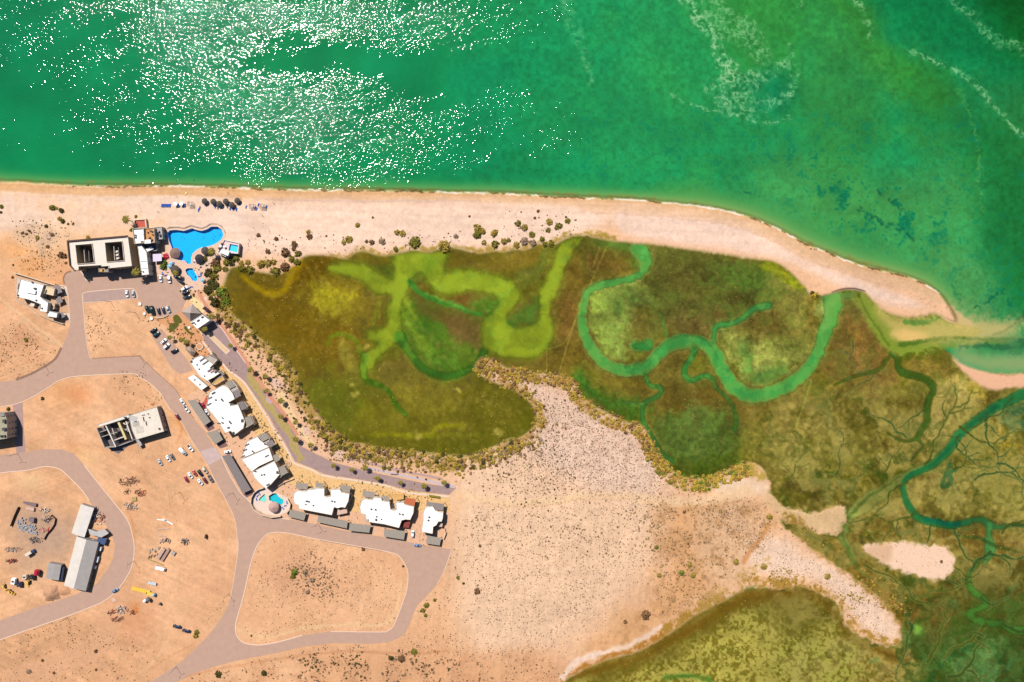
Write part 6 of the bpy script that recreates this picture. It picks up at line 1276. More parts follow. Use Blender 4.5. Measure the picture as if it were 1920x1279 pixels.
B_ += scatter([(-60,1225),(60,1195),(160,1170),(240,1200),(300,1250),(220,1330),(-60,1330)], 900, .6, 2.0, 'bbyd', .40, F25, 3, dry)
B_ += scatter([(30,1192),(120,1158),(150,1155),(90,1185),(30,1212)], 110, .6, 1.6, 'bdo', .2, F25, 2, dry)
B_ += scatter([(10,620),(40,608),(80,650),(75,670),(40,660),(-20,690)], 330, .7, 1.9, 'bby', .3, F25, 2.6, dry)
B_ += scatter([(5,690),(60,680),(100,660),(110,640),(80,690),(10,712)], 120, .6, 1.5, 'bby', .2, F25, 2, dry)
B_ += scatter([(162,592),(195,595),(208,625),(190,640),(170,636)], 130, .7, 1.8, 'bby', .2, F25, 2, dry)
B_ += scatter([(32,424),(60,420),(100,432),(130,430),(140,440),(90,448),(40,448)], 150, .8, 2.2, 'bbyo', .2, F25, 2, dry)
B_ += scatter([(35,490),(60,470),(100,470),(115,500),(105,520),(80,505),(40,502)], 210, .8, 2.2, 'boo', .2, F25, 2, dry)
B_ += scatter([(225,708),(270,708),(270,722),(230,724)], 70, .8, 2.0, 'bbyo', .1, F25, 2)
B_ += scatter([(265,752),(290,742),(305,752),(300,765),(268,765)], 50, .6, 1.5, 'bwo', .1, F25, 2)
B_ += scatter([(775,1110),(845,1100),(860,1200),(840,1230),(760,1225),(790,1150)], 220, .7, 1.8, 'bbd', .3, F25, 2.4, dry)
B_ += scatter([(470,436),(560,440),(700,450),(860,440),(860,468),(700,472),(560,474),(480,500)], 220, .7, 2.2, 'bby', .35, F25, 2.4, dry)
B_ += scatter([(960,400),(1070,400),(1070,450),(960,455)], 70, .8, 2.4, 'ybg', .1, F25, 2, dry)
B_ += scatter([(870,1000),(900,960),(910,1060),(860,1060)], 60, .8, 2, 'by', .1, F25, 2, dry)
B_ += scatter([(400,1130),(425,1120),(420,1160),(395,1165)], 30, .7, 1.4, 'b', 0, F25, 2, dry)
B_ += scatter([(440,580),(470,640),(520,690),(560,760),(620,830),(700,852),(760,870),(700,868),(610,845),(540,780),(480,700),(440,640),(425,600)], 420, 1.0, 3.4, 'byod', .2, F25, 1.8, dry)
A_.sort(key=lambda q: -q[2]+(.4*rng.random()))
IND = A_[:max(0, 296-n_ind)]; REST = A_[max(0, 296-n_ind):]+B_
SEC = [(lambda x, y: x < 470, 'on the west rim of the lagoon below the pools'), (lambda x, y: x < 600 and y < 800, 'in the green rim between walkway and lagoon'), (lambda x, y: x < 860, 'on the south rim of the brown lagoon basin'), (lambda x, y: x < 1100 and y > 700, 'round the pointed bay at the tip of the desert peninsula'), (lambda x, y: True, 'on the rim of the meander marsh')]
gi = {}
for x, y, r_, k in IND: gi.setdefault((CW[k], next(t_ for f_, t_ in SEC if f_(x, y))), []).append((x, y, r_, k))
for (cw_, w_), L_ in gi.items():
    for i_, (x, y, r_, k) in enumerate(sorted(L_)):
        shrub(x, y, r_*.92, k, ('%s %s shrub %s' % (ORD[i_], cw_, w_)) if len(L_) <= 26 and len(L_) > 1 else '%s leafy shrub %s' % (cw_, w_), '%s shrubs %s' % (cw_, w_))
small = [q for q in REST if q[2] < 1.9]; mid = [q for q in REST if q[2] >= 1.9]
def place(L_): return [(*WP(x, y), hz(x, y)-.02, r_*S, r_*S*.75) for x, y, r_, k in L_], [np.array(VC[k])*(.8+.4*rng.random()) for _, _, _, k in L_]
pl, cl = place(small); multi_mesh('desert_scrub', crown_arrays(1, 13, .75, 21, leaf=.5), pl, cl, label='thousands of tiny grey brown desert shrubs dotting the sand')
pl, cl = place(mid); multi_mesh('rim_scrub', crown_arrays(1, 34, .75, 22, leaf=.36), pl, cl, label='low olive and rusty scrub edging the lagoon and lots')
# marsh tufts standing in the shallow flats
MT = []
for P_, n_, k_ in (([(1060,500),(1520,480),(1530,600),(1700,700),(1700,880),(1400,880),(1250,760),(1100,700)], 2600, 'obob'), ([(440,520),(700,500),(700,680),(900,720),(980,780),(860,850),(650,820),(540,680)], 1500, 'oobw'), ([(1150,1250),(1300,1180),(1400,1120),(1560,1140),(1640,1220),(1600,1330),(1150,1330)], 1700, 'oood'), ([(1560,900),(1920,800),(1920,1060),(1600,1060)], 1100, 'owbo')):
    for q in scatter(P_, n_, .7, 2.0, k_, .42, F25, 2.2):
        i = int(round((q[0]-X0)/ST)); j = int(round((q[1]-Y0)/ST))
        if open_w[j, i] < .15 and marsh[j, i] > .8: MT.append(q)
pl, cl = place(MT); pl = [(a, b_, c_, d_, e*.45) for a, b_, c_, d_, e in pl]
multi_mesh('marsh_plants', crown_arrays(1, 12, .7, 23, leaf=.5), pl, cl, label='low salt marsh tufts speckling the brown and olive flats')
# garden planting beds
GP = []
for P_, n_, k_, r1 in (([(285,598),(340,610),(372,640),(384,655),(398,672),(380,668),(350,650),(318,614)], 120, 'godbr', 2.4), ([(262,580),(300,600),(285,602)], 18, 'og', 2), ([(415,683),(430,700),(425,715),(440,725),(470,760),(478,780),(500,800),(512,830),(530,850),(525,862),(500,825),(480,790),(455,745),(430,722),(418,705)], 260, 'gobwd', 2.0),
        ([(548,900),(600,898),(660,908),(720,918),(800,925),(800,932),(720,934),(660,918),(600,906),(552,910)], 200, 'gowwr', 2.2), ([(655,945),(672,940),(675,965),(655,968)], 20, 'wr', 1.8), ([(787,1000),(797,998),(797,1012),(785,1014)], 26, 'wrb', 1.8), ([(782,930),(795,945),(790,965),(780,940)], 20, 'wr', 1.6), ([(470,855),(476,900),(490,915),(470,905),(455,880)], 26, 'or', 1.6), ([(415,818),(440,830),(452,845),(440,850),(420,835)], 30, 'rwo', 2), ([(340,535),(372,540),(390,520),(398,500),(375,490),(372,505),(380,530)], 50, 'gdbw', 3), ([(296,500),(316,498),(322,520),(300,518)], 24, 'god', 2), ([(375,740),(392,738),(396,752),(380,748)], 20, 'gow', 2), ([(540,920),(552,912),(548,935),(538,930)], 20, 'ow', 2), ([(600,1004),(610,1004),(608,1010),(600,1008)], 4, 'og', 1)):
    GP += scatter(P_, n_, .8, r1, k_, 0, F25, 1.6)
pl = [(*WP(x, y), .05, r_*S, r_*S*.8) for x, y, r_, k in GP]; multi_mesh('garden_plants', crown_arrays(1, 26, .8, 24, leaf=.4), pl, [np.array(VC[k])*(.8+.4*rng.random()) for *_, k in GP], label='small planted garden shrubs between villas and walkways')
for x, y, r_, k, l_ in ((312,481,5.2,None,'bright pink bougainvillea beside the round pool bar'), (292,481,3,'r','small red flowering bush below the restaurant'), (307,500,6,'l','tall green tree south of the bougainvillea'), (309,493,5,'l','green bushy tree beside the white cabana roof'), (384,486,5,'g','green garden bush at the dark thatch shelter'), (396,472,7,'g','broad leafy garden tree by the east pool deck'), (371,481,3.5,'w','yellow green bush on the pool deck edge')):
    if k is None: VC['p'] = T(236, 50, 84); CW['p'] = 'pink'; k = 'p'
    o = shrub(x, y, r_, k, l_, None, 1.0); o.name = 'garden_tree' if r_ > 5.5 else 'garden_bush'; o.location.z = .3
# palms
def make_palm():
    r = bpy.data.objects.new('palm_tree', None); COL.objects.link(r)
    MB().tube((0, 0, 0), (.25, .1, 5.6), .2, .13, 7).build('trunk', WOODD, r)
    V = []; F = []; Sh = []; g_ = np.random.default_rng(5)
    for i in range(15):
        a = i*2.4; L_ = 2.2+.5*g_.random(); up = .2+.7*g_.random(); pts = []
        for k in range(6):
            t = k/5; pts.append(np.array([.25+math.cos(a)*L_*t, .1+math.sin(a)*L_*t, 5.6+up*t*1.4-1.7*t*t]))
        for k in range(5):
            for s_ in (-1, 1):
                w1 = .42*math.sin(math.pi*(.15+.85*k/5)); w2 = .42*math.sin(math.pi*(.15+.85*(k+1)/5)); sd = np.array([-math.sin(a), math.cos(a), -.35])*s_
                n = len(V); V += [pts[k], pts[k+1], pts[k+1]+sd*w2, pts[k]+sd*w1]; F.append((n, n+1, n+2, n+3) if s_ > 0 else (n+3, n+2, n+1, n)); Sh += [.7+.6*g_.random()]*4
    me = bpy.data.meshes.new('fronds'); me.from_pydata([list(v) for v in V], [], F); me.update(); c = me.color_attributes.new('Col', 'FLOAT_COLOR', 'POINT')
    C4 = np.ones((len(V), 4)); C4[:, :3] = np.array(T(150, 134, 60))*np.array(Sh)[:, None]; c.data.foreach_set('color', C4.astype(np.float32).ravel()); me.materials.append(LEAF)
    o = bpy.data.objects.new('fronds', me); COL.objects.link(o); o.parent = r; return r
PALMS = [(430,648),(469,694),(497,705),(497,733),(525,751),(525,781),(553,793),(555,823),(582,834),(624,873),(658,882),(685,878),(708,897),(750,905),(794,911),(832,906)]
ordn = 'first second third fourth fifth sixth seventh eighth ninth tenth eleventh twelfth thirteenth fourteenth fifteenth sixteenth'.split()
proto = make_palm()
for i, (x, y) in enumerate(PALMS):
    o = proto if i == 0 else copy_tree(proto); o.location = (*WP(x, y, 5.6), 0); o.rotation_euler = (0, 0, i*1.3); s_ = .85+.3*((i*37) % 10)/10; o.scale = (s_, s_, s_*.95)
    tag(o, 'promenade palm, %s counted from the clubhouse end' % ordn[i], 'palm tree', 'palms along the promenade')
for x, y, s_, l_ in ((259,512,1.6,'tall palm at the corner of the long white restaurant wing'), (241,413,1.5,'shaggy palm beside the red sun terrace'), (330,512,1.1,'palm next to the round thatch shelter by the parking'), (397,473,1.2,'palm leaning over the spa terrace path'), (339,637,1.0,'palm in the orange garden west of the lawn strip'), (350,640,1.0,'low palm between the garden lawns and the pavilion'), (318,632,.9,'palm at the head of the parking bays'), (383,617,1.1,'palm beside the white clubhouse wing'), (399,593,1.2,'palm in the bed east of the clubhouse')):
    o = copy_tree(proto); o.location = (*WP(x, y, 5), 0); o.scale = (s_, s_, s_); o.rotation_euler = (0, 0, x); tag(o, l_, 'palm tree')

# ------------------------------------------------------------------ street lamps and bollards
def make_lamp():
    r = bpy.data.objects.new('street_lamp', None); COL.objects.link(r)
    MB().tube((0, 0, 0), (0, 0, 9.5), .14, .09, 7).build('pole', WOODD, r); MB().tube((0, 0, 9.3), (1.9, 0, 9.8), .06, .05, 5).tube((0, 0, 9.3), (-1.9, 0, 9.8), .06, .05, 5).build('arm', DARK, r)
    for s_ in (-1, 1): MB().box((s_*2.1, 0, 9.72), (.8, .35, .18)).build('lamp_head', METALG, r)
    return r
LAMPS = [(84,684,.5,'on the dark bank at the bend of the upper street'), (207.5,565.5,0,'on the edge of the empty dirt lot by the parking strip'), (262.5,667.5,.9,'at the lower right corner of the empty dirt lot'), (126,1158,.4,'on the lower kerb of the curved yard street'), (252,1052,1.5,'on the outer bend east of the workshop'), (429.5,1114,1.4,'on the west side of the lower avenue'), (331,1250,.7,'near the bottom end of the avenue'), (33.5,851,0,'by the tall block at the left edge'), (596,981,.2,'in front of the pale wide car port'), (254,586,.3,'in the dirt below the white planters'), (437,924,1.0,'beside the long dark car port'), (338,923,.9,'standing in the open dirt west of the avenue')]
lp = make_lamp()
for i, (x, y, a, l_) in enumerate(LAMPS):
    o = lp if i == 0 else copy_tree(lp); o.location = (*WP(x, y), 0); o.rotation_euler = (0, 0, a); tag(o, 'twin armed street lamp '+l_, 'street lamp', 'street lamps')

# ------------------------------------------------------------------ vehicles
TYRE = mat('tyre_rubber', (.02,.02,.02), .9, .1, 3)
PAINT = {n: mat('paint_'+n, c, .28, .03, .5, spec=.6) for n, c in dict(white=(.78,.77,.75), silver=(.42,.43,.45), black=(.012,.012,.016), blue=(.03,.05,.14), navy=(.015,.02,.06), green=(.01,.035,.035), red=(.32,.012,.03), darkred=(.12,.006,.02), orange=(.45,.06,.03), grey=(.13,.13,.14), yellow=(.65,.38,.05), lightblue=(.16,.40,.55), steel=(.16,.22,.34), tan=(.5,.42,.34)).items()}
def loft(secs):
    """secs: list of (x, half width, z low, z high); rounded box loft"""
    mb = MB(); v = []
    for x, w_, z0, z1 in secs:
        v += [(x, -w_*.92, z0), (x, -w_, z0+(z1-z0)*.35), (x, -w_*.97, z1-(z1-z0)*.18), (x, -w_*.82, z1), (x, w_*.82, z1), (x, w_*.97, z1-(z1-z0)*.18), (x, w_, z0+(z1-z0)*.35), (x, w_*.92, z0)]
    n = len(secs); f = [tuple(range(7, -1, -1)), tuple(range((n-1)*8, n*8))]
    for k in range(n-1):
        for i in range(8): f.append((k*8+i, k*8+(i+1) % 8, (k+1)*8+(i+1) % 8, (k+1)*8+i))
    return mb.add(v, f)
PR = {}
def car_parts(kind):
    r = bpy.data.objects.new(kind, None); COL.objects.link(r); P_ = PAINT['white']
    if kind == 'car': L_, W_, b_, gl, rf = 4.5, .9, [(-2.25,.8,.35,.85),(-2.0,.88,.25,.98),(-.9,.9,.22,1.0),(.9,.9,.22,.98),(1.9,.87,.25,.82),(2.25,.72,.35,.66)], [(-1.75,.62,.9,1.0),(-1.15,.68,.9,1.40),(.35,.68,.9,1.42),(1.15,.70,.9,1.0)], [(-1.1,.56,1.38,1.46),(.3,.58,1.38,1.48)]
    elif kind == 'suv': L_, W_, b_, gl, rf = 4.8, .96, [(-2.4,.86,.4,1.1),(-2.2,.94,.3,1.15),(0,.96,.28,1.15),(1.2,.95,.28,1.12),(2.1,.92,.3,1.0),(2.4,.8,.4,.85)], [(-2.2,.74,1.05,1.2),(-1.9,.78,1.05,1.72),(.5,.78,1.05,1.74),(1.25,.8,1.05,1.18)], [(-1.85,.70,1.70,1.8),(.45,.70,1.70,1.82)]
    elif kind == 'van': L_, W_, b_, gl, rf = 5.6, 1.02, [(-2.8,.95,.4,2.0),(-2.6,1.0,.3,2.15),(1.2,1.0,.3,2.15),(2.0,.98,.3,1.2),(2.8,.88,.4,1.0)], [(1.0,.86,1.2,2.05),(1.3,.86,1.2,2.0),(2.1,.84,1.1,1.25)], [(-2.6,.86,2.1,2.22),(1.1,.86,2.1,2.22)]
    else: L_, W_, b_, gl, rf = 5.4, .96, [(-2.7,.92,.5,1.0),(-.6,.95,.4,1.02),(-.5,.95,.35,1.12),(1.3,.95,.35,1.1),(2.4,.9,.4,1.0),(2.7,.8,.45,.85)], [(-.6,.76,1.05,1.6),(-.4,.8,1.05,1.74),(.7,.8,1.05,1.74),(1.4,.8,1.05,1.12)], [(-.45,.70,1.7,1.8),(.65,.70,1.7,1.8)]
    loft(b_).build('body', P_, r, True); loft(gl).build('windows', GLASS, r, False); loft(rf).build('roof', P_, r, True)
    if kind == 'pickup': MB().box((-1.65, 0, 1.0), (1.9, 1.5, .06)).build('cargo_bed', DARK, r)
    for sx in (-1, 1):
        for sy in (-1, 1):
            x, y = sx*L_*.30, sy*(W_-.1); MB().tube((x, y-.11, .33), (x, y+.11, .33), .33, .33, 12).build('wheel', TYRE, r)
    for sy in (-1, 1): MB().box((L_/2-.12, sy*W_*.6, .6), (.12, .3, .14)).build('headlight', METAL, r)
    return r
def vehicle(kind, x, y, ang, colr, label, group=None, sc=1.0):
    sc *= 1.14
    """ang: heading in the picture, degrees anticlockwise from right"""
    if kind not in PR: PR[kind] = (car_parts(kind), [0])
    p, used_ = PR[kind]
    o = p if not used_[0] else copy_tree(p); used_[0] = 1
    o.location = (*WP(x, y, .8), .056); o.rotation_euler = (0, 0, math.radians(ang)); o.scale = (sc,)*3; tag(o, label, {'car': 'car', 'suv': 'car', 'van': 'van', 'pickup': 'pickup'}[kind], group)
    for ch in o.children:
        if ch.name.split('.')[0] in ('body', 'roof'): ch.material_slots[0].link = 'OBJECT'; ch.material_slots[0].material = PAINT[colr]
    return o
GP1 = 'cars parked round the hotel forecourt'; GP2 = 'cars parked on the dirt lot'; GP3 = 'cars parked in the paved bays'
for a in (('car',238,551,-80,'white','left one of two white cars on the grey parking strip',GP1), ('car',250,551.5,-80,'silver','right one of two pale cars on the grey parking strip',GP1),
    ('suv',276,580,-72,'green','dark green car at the left end of the row facing the garden',GP1), ('van',286,582.5,-75,'green','big dark green van in the row facing the garden',GP1,1.1), ('car',297.5,583.5,-75,'black','black car in the middle of the row facing the garden',GP1), ('car',306.5,582.5,-72,'navy','dark blue car in the row facing the garden',GP1), ('suv',315.5,580,-68,'silver','silver car at the right end of the row facing the garden',GP1),
    ('car',301.5,523,-85,'white','white car nearest the long white restaurant wing',GP1), ('suv',318,524,-85,'white','white car beside it with black ones to its right',GP1), ('suv',332,521,-35,'green','dark green car parked aslant by the kids pool',GP1), ('pickup',339,528.5,-35,'black','black pickup parked aslant beside the kids pool',GP1), ('suv',346,541,32,'white','white car between the black pickup and black cars',GP1), ('suv',348.5,549,32,'black','black car right below the white one near the pool gate',GP1), ('pickup',351,557,15,'black','lowest black pickup near the clubhouse terrace',GP1),
    ('suv',288,619.5,38,'black','black car at the top of the paved bays',GP3), ('suv',293.5,627,38,'green','dark green car below it in the paved bays',GP3), ('car',307,640,42,'white','upper one of two white cars in the paved bays',GP3), ('suv',312.5,649,42,'white','lower one of two white cars in the paved bays',GP3), ('suv',327.5,658,22,'black','black car parked last in the paved bays',GP3),
    ('car',342,753,-55,'white','white car on the street above a white pickup','cars on the villa street'), ('pickup',350.5,767,-55,'white','white pickup parked beside the long grey car port','cars on the villa street'), ('car',333.5,782,-55,'darkred','dark red car on the edge of the villa street','cars on the villa street'),
    ('car',300,867,-58,'silver','silver car farthest left on the dirt below the unfinished building',GP2), ('car',315.5,860,-58,'white','white car left of a grey one on the dirt',GP2), ('car',323,856.5,-58,'grey','grey car in the short row on the dirt',GP2), ('van',343.5,846.5,-50,'white','long white van on the dirt near the street',GP2,1.05), ('pickup',357,840,-52,'white','white pickup on the dirt right of the long van',GP2),
    ('car',349.5,899,-58,'red','bright red car leftmost in the double row',GP2), ('car',357,891.5,-55,'white','white car second in the upper half of the double row',GP2), ('car',365,887.5,-55,'orange','orange red car in the upper half of the double row',GP2), ('suv',375.5,887,-55,'black','black car in the upper half of the double row',GP2), ('suv',384.5,881.5,-58,'tan','pale car at the upper right end of the double row',GP2), ('car',375.5,904,-52,'white','white car in the lower half of the double row',GP2), ('car',384.5,901,-55,'darkred','dark red car in the lower half of the double row',GP2), ('pickup',395,897.5,-58,'grey','dark grey pickup at the lower right end of the double row',GP2),
    ('car',427,847,10,'white','white car parked across the head of the dark slatted car port',None), ('car',388,773,-60,'white','white car between the grey car port and the villas',None), ('car',381,760,-60,'red','red car between the long grey car port and the villas',None), ('suv',774,1001,84,'white','white car between the terracotta terrace villas and the last villa',None), ('car',783,1022.5,-8,'steel','blue car across the street end by the garden bed',None),
    ('car',216,1107,28,'steel','blue grey car on the outer edge of the yard street',None), ('pickup',332,1175,-12,'navy','left one of two dark pickups on the open dirt',None), ('pickup',349.5,1183,-12,'navy','right one of two dark pickups on the open dirt',None)):
    vehicle(*a[:7], **({'sc': a[7]} if len(a) > 7 else {}))

# yard machines, trucks, trailers
def truck(label, x, y, ang, cabc, boxc, L_=5.5, H_=2.4, name='lorry', open_=False, boxh=2.0):
    r = empty(name, (*WP(x, y, 1), .02), label, 'truck', None, math.radians(ang))
    loft([(L_/2+.1,1.0,.7,2.2),(L_/2+1.3,1.0,.6,2.4),(L_/2+2.0,.98,.6,1.4)]).build('cab', PAINT[cabc], r); MB().box((L_/2+1.45, 0, 1.5), (.5, 1.7, .6)).build('windscreen', GLASS, r)
    MB().box((0, 0, .75), (L_, 2.0, .25)).build('chassis', DARK, r)
    mb = MB().box((0, 0, 1.0), (L_, 2.2, .15 if open_ else boxh))
    if open_:
        for s_ in (-1, 1): mb.box((0, s_*1.08, 1.15), (L_, .08, .6))
        mb.box((-L_/2+.05, 0, 1.15), (.08, 2.0, .6))
    mb.build('load_bed' if open_ else 'box_body', PAINT[boxc], r)
    for sx in (-L_/2+.8, -L_/2+1.9, L_/2+1.1):
        for sy in (-1, 1): MB().tube((sx, sy*.95-.15, .45), (sx, sy*.95+.15, .45), .45, .45, 12).build('wheel', TYRE, r)
    return r
truck('cream box truck standing alone in the yard below the block stacks', 56, 1037, 30, 'blue', 'tan', 5)
truck('white flatbed truck with a dark load beside the timber stacks', 298, 1065, -15, 'white', 'white', 6, open_=True)
truck('light blue truck cab with its long yellow trailer on the dirt', 281, 1113, -15, 'lightblue', 'yellow', 5, open_=True)
def trailer(label, x, y, ang, L_, w_, colr, h=.9, name='flat_trailer'):
    r = empty(name, (*WP(x, y, 1), .02), label, 'trailer', None, math.radians(ang)); MB().box((0, 0, .7), (L_, w_, .3)).build('deck', PAINT[colr], r)
    for i in range(int(L_/.8)): MB().box((-L_/2+.4+i*.8, 0, 1.0), (.1, w_, .06)).build('cross_beam', PAINT[colr], r)
    MB().box((L_/2+.6, 0, .7), (1.4, .2, .15)).build('drawbar', DARK, r)
    for sx in (-L_*.3, -L_*.15):
        for sy in (-1, 1): MB().tube((sx, sy*w_*.42-.12, .4), (sx, sy*w_*.42+.12, .4), .4, .4, 10).build('wheel', TYRE, r)
    return r
trailer('long yellow flatbed trailer pointing at the light blue truck', 264, 1107, -14, 14, 2.8, 'yellow'); trailer('short white ribbed trailer left of the yellow flatbed', 285, 1094, -12, 6.2, 2.2, 'silver')
def tank(label, x, y, r_, L_, ang, colr, name='storage_tank'):
    o = empty(name, (*WP(x, y, 2), 0), label, 'tank', None, math.radians(ang)); mb = MB().tube((-L_/2, 0, r_+.5), (L_/2, 0, r_+.5), r_, r_, 14).tube((-L_/2-.35, 0, r_+.5), (-L_/2, 0, r_+.5), r_*.6, r_, 14).tube((L_/2, 0, r_+.5), (L_/2+.35, 0, r_+.5), r_, r_*.6, 14); mb.build('vessel', PAINT[colr], o)
    for s_ in (-1, 1): MB().box((s_*L_*.3, 0, 0), (.25, r_*1.6, .6)).build('saddle', DARK, o)
    return o
tank('tall red rounded tank behind the parked diggers', 70, 1073, 1.9, 3.6, 78, 'red'); tank('white plastic tank leaning at the lower dirt road', 271, 1127, 1.1, 1.6, 40, 'white'); tank('small black water tank right of the white tank', 299, 1133, .9, 1.0, -20, 'black'); tank('black water tank touching the white one', 278, 1124, 1.6, 1.6, 60, 'grey')
def digger(label, x, y, ang, colr='yellow', sc=1.0, name='backhoe_loader'):
    r = empty(name, (*WP(x, y, 1), 0), label, 'digger', 'yellow diggers in the yard', math.radians(ang)); r.scale = (sc,)*3
    loft([(-1.6,.7,.7,1.6),(.2,.75,.7,1.7),(1.8,.55,.8,1.5)]).build('body', PAINT[colr], r); loft([(-1.3,.65,1.5,2.6),(.1,.65,1.5,2.7)]).build('cab', GLASS, r); MB().box((-.6, 0, 2.62), (1.5, 1.4, .1)).build('cab_roof', PAINT[colr], r)
    MB().tube((1.6, .45, 1.0), (2.8, .45, .6), .1, .1, 6).tube((1.6, -.45, 1.0), (2.8, -.45, .6), .1, .1, 6).build('loader_arm', PAINT[colr], r); MB().box((3.1, 0, .2), (.7, 2.1, .7), 0, (.6, 1)).build('bucket', PAINT[colr], r)
    MB().tube((-1.6, 0, 1.2), (-2.6, 0, 3.0), .16, .13, 6).tube((-2.6, 0, 3.0), (-3.6, 0, 1.2), .13, .1, 6).box((-3.7, 0, .8), (.5, .6, .5)).build('digging_arm', PAINT[colr], r)
    for sx, rr in ((-1.1, .75), (1.2, .5)):
        for sy in (-1, 1): MB().tube((sx, sy*.9-.18, rr), (sx, sy*.9+.18, rr), rr, rr, 12).build('wheel', TYRE, r)
    return r
digger('yellow digger in the middle of the machine row', 53, 1092, -110); digger('yellow digger below the white mixer at the left', 20, 1110, -35); digger('yellow loader farthest left at the photo edge', 8, 1100, -80, sc=.9)
for x, y, a, c, sx, sy, h, l_ in ((46,1082,5,'tan',3.4,3,2.4,'open steel skip beside the red tank'),(60,1082,0,'black',3.2,3.4,2.8,'black generator housing against the red tank'),(25,1090,-10,'white',3,4.6,2.6,'white mixer truck body in the machine row'),(36,1096,0,'navy',3.2,3.6,2.6,'dark blue machine cover right of the white mixer')):
    r = empty('site_machine', (*WP(x, y, 2), 0), l_, 'machine', None, math.radians(a)); MB().box((0,0,.5), (sx,sy,h-.5), 0, (.9,.92)).build('housing', PAINT[c], r); MB().box((0,0,h+.002), (sx*.5,sy*.3,.35)).build('intake', DARK, r); MB().tube((-sx/2+.4,sy/2-.4,h-.1),(-sx/2+.4,sy/2-.4,h+.8),.1,.1,6).build('exhaust', METALG, r)
    for s1 in (-1,1):
        for s2 in (-1,1): MB().tube((s1*sx*.45-.12,s2*sy*.32,.4),(s1*sx*.45+.12,s2*sy*.32,.4),.4,.4,10).build('wheel', TYRE, r)

# stacks of building material
def stack(name, label, x, y, ang, sx, sy, h, n, m_, cat='stack', group=None, gap=.12, layers=2):
    o = MB(); w_ = sy/n
    for l_ in range(layers):
        for i in range(n): o.box((random.uniform(-.06,.06), -sy/2+w_*(i+.5), h*l_/layers), (sx*random.uniform(.92,1.0), w_-gap*w_, h/layers*.92))
    o = o.build(name, m_); o.location = (*WP(x, y), .03); o.rotation_euler = (0, 0, math.radians(ang)); return tag(o, label, cat, group)
BLK = mat('cement_block', T(190,182,180), .9, .14, 2); BLKD = mat('grey_slab', T(140,120,122), .85, .12, 1); TIMB = mat('pale_timber', T(224,184,160), .85, .15, 1.2)
BB = MB(); Lk = []
for i in range(11):
    for j in range(7):
        x = 32+i*3.2+j*(-1.1)*0+random.uniform(-.6,.6)+(6-j)*1.0; y = 992-j*3.9+i*.9+random.uniform(-.5,.5)
        if (48 < x < 66 and 966 < y < 982) or (j > 4 and i < 3) or random.random() < .08: continue
        Lk.append((x, y, j, i))
for x, y, j, i in Lk: stack('block_pallet', 'cement block pallet, %s from the left in the %s row from below' % (ORD[i], ORD[j]), x, y, -14+90*(random.random() < .4), 1.25, .95, random.uniform(.7, 1.2), 2, BLK, 'pallet', 'cement block pallets', .08)
def slabobj(name, label, P, h, m_, cat):
    x0, y0 = WP(*P[0]); o = MB().slab([(a-x0, b_-y0) for a, b_ in (WP(x, y, h) for x, y in P)], 0, h).build(name, m_); o.location = (x0, y0, .02); return tag(o, label, cat)
slabobj('panel_stack', 'long grey panel stack at the top of the block yard', [(43,941),(68,945),(67,950),(43,943.5)], 1.6, BLKD, 'stack'); slabobj('panel_stack', 'pinkish slab stack under the long grey panel stack', [(49,949),(64,952.5),(63,959),(48,955)], 1.3, TIMB, 'stack'); slabobj('storage_crate', 'dark square crate standing among the cement block pallets', [(54,971),(64,972),(63,980),(53,978)], 2.4, BLKD, 'crate')
wallrun('rusty sheet wall on the left side of the block yard', [(37,950),(30,965),(22,986)], 2.0, .25, WOODD); wallrun('bent rusty sheet fence round the east side of the block yard', [(98,965),(106,972),(104,982),(99,990),(90,1000),(84,1011)], 1.6, .2, WOODD)
def heap(name, label, x, y, rx, ry, n, mats, hmax=1.0, long=0, cat='pile'):
    r = empty(name, (*WP(x, y), 0), label, cat); per = [MB() for _ in mats]
    for i in range(n):
        a = random.uniform(0, 6.28); q = random.random()**.6; px, py = rx*S*q*math.cos(a), ry*S*q*math.sin(a)
        s_ = random.uniform(.35, 1.1); mb = per[i % len(mats)]; zz = hmax*(1-q)*random.uniform(.3, 1)
        mb.box((px, py, zz*.6), (s_*(3 if long and random.random() < long else 1), s_*random.uniform(.25, .8), s_*random.uniform(.2, .6)), random.uniform(0, 3.14) if long < .7 else long+random.uniform(-.2, .2), (random.uniform(.5, 1), random.uniform(.5, 1)))
    for mb, m_, k in zip(per, mats, ('rubble', 'planks', 'scrap', 'sacks')): mb.build(k, m_, r)
    return r
heap('debris_pile', 'brown rubble heap on the dirt below the unfinished building', 242, 903, 20, 9, 120, (WOOD, mat('brown_rubble', T(176,124,96), .95,.3,2), WOODD), 1.2, .2); heap('debris_pile', 'tangled brush and rubble heap right of the brown heap', 264, 924, 11, 7, 70, (WOOD, TERRA, WOODD), .8, .3); heap('debris_pile', 'small scrap scatter between two rubble heaps', 238, 922, 7, 6, 30, (WOODD, WOOD), .5, .2)
heap('plank_pile', 'grey plank pile with crossed boards by the yard street', 244, 950, 15, 7, 60, (GREYR, WOOD), .8, .5); slabobj('tarp_bale', 'small olive square bale between the heaps', [(247,933),(255,932),(256,939),(248,940)], .8, OLIVEP, 'bale')
heap('scrap_heap', 'mixed pink and grey scrap heap at the bottom of the dirt lot', 228, 1144, 12, 8, 90, (STUCCO, GREYD, WOODD, OFFW), 1.4, .3); heap('scrap_heap', 'rusty scrap pile with orange stain', 250, 1148, 8, 4, 30, (WOODD, TERRA), .9, .2); heap('rebar_pile', 'scattered red brown battens below the scrap heap', 220, 1161, 12, 5, 34, (mat('red_batten', T(160,84,70), .85,.2,2), WOOD), .3, .8); heap('rebar_pile', 'dark battens left of the scrap heap', 209, 1148, 7, 5, 18, (TERRA, WOODD), .3, .6)
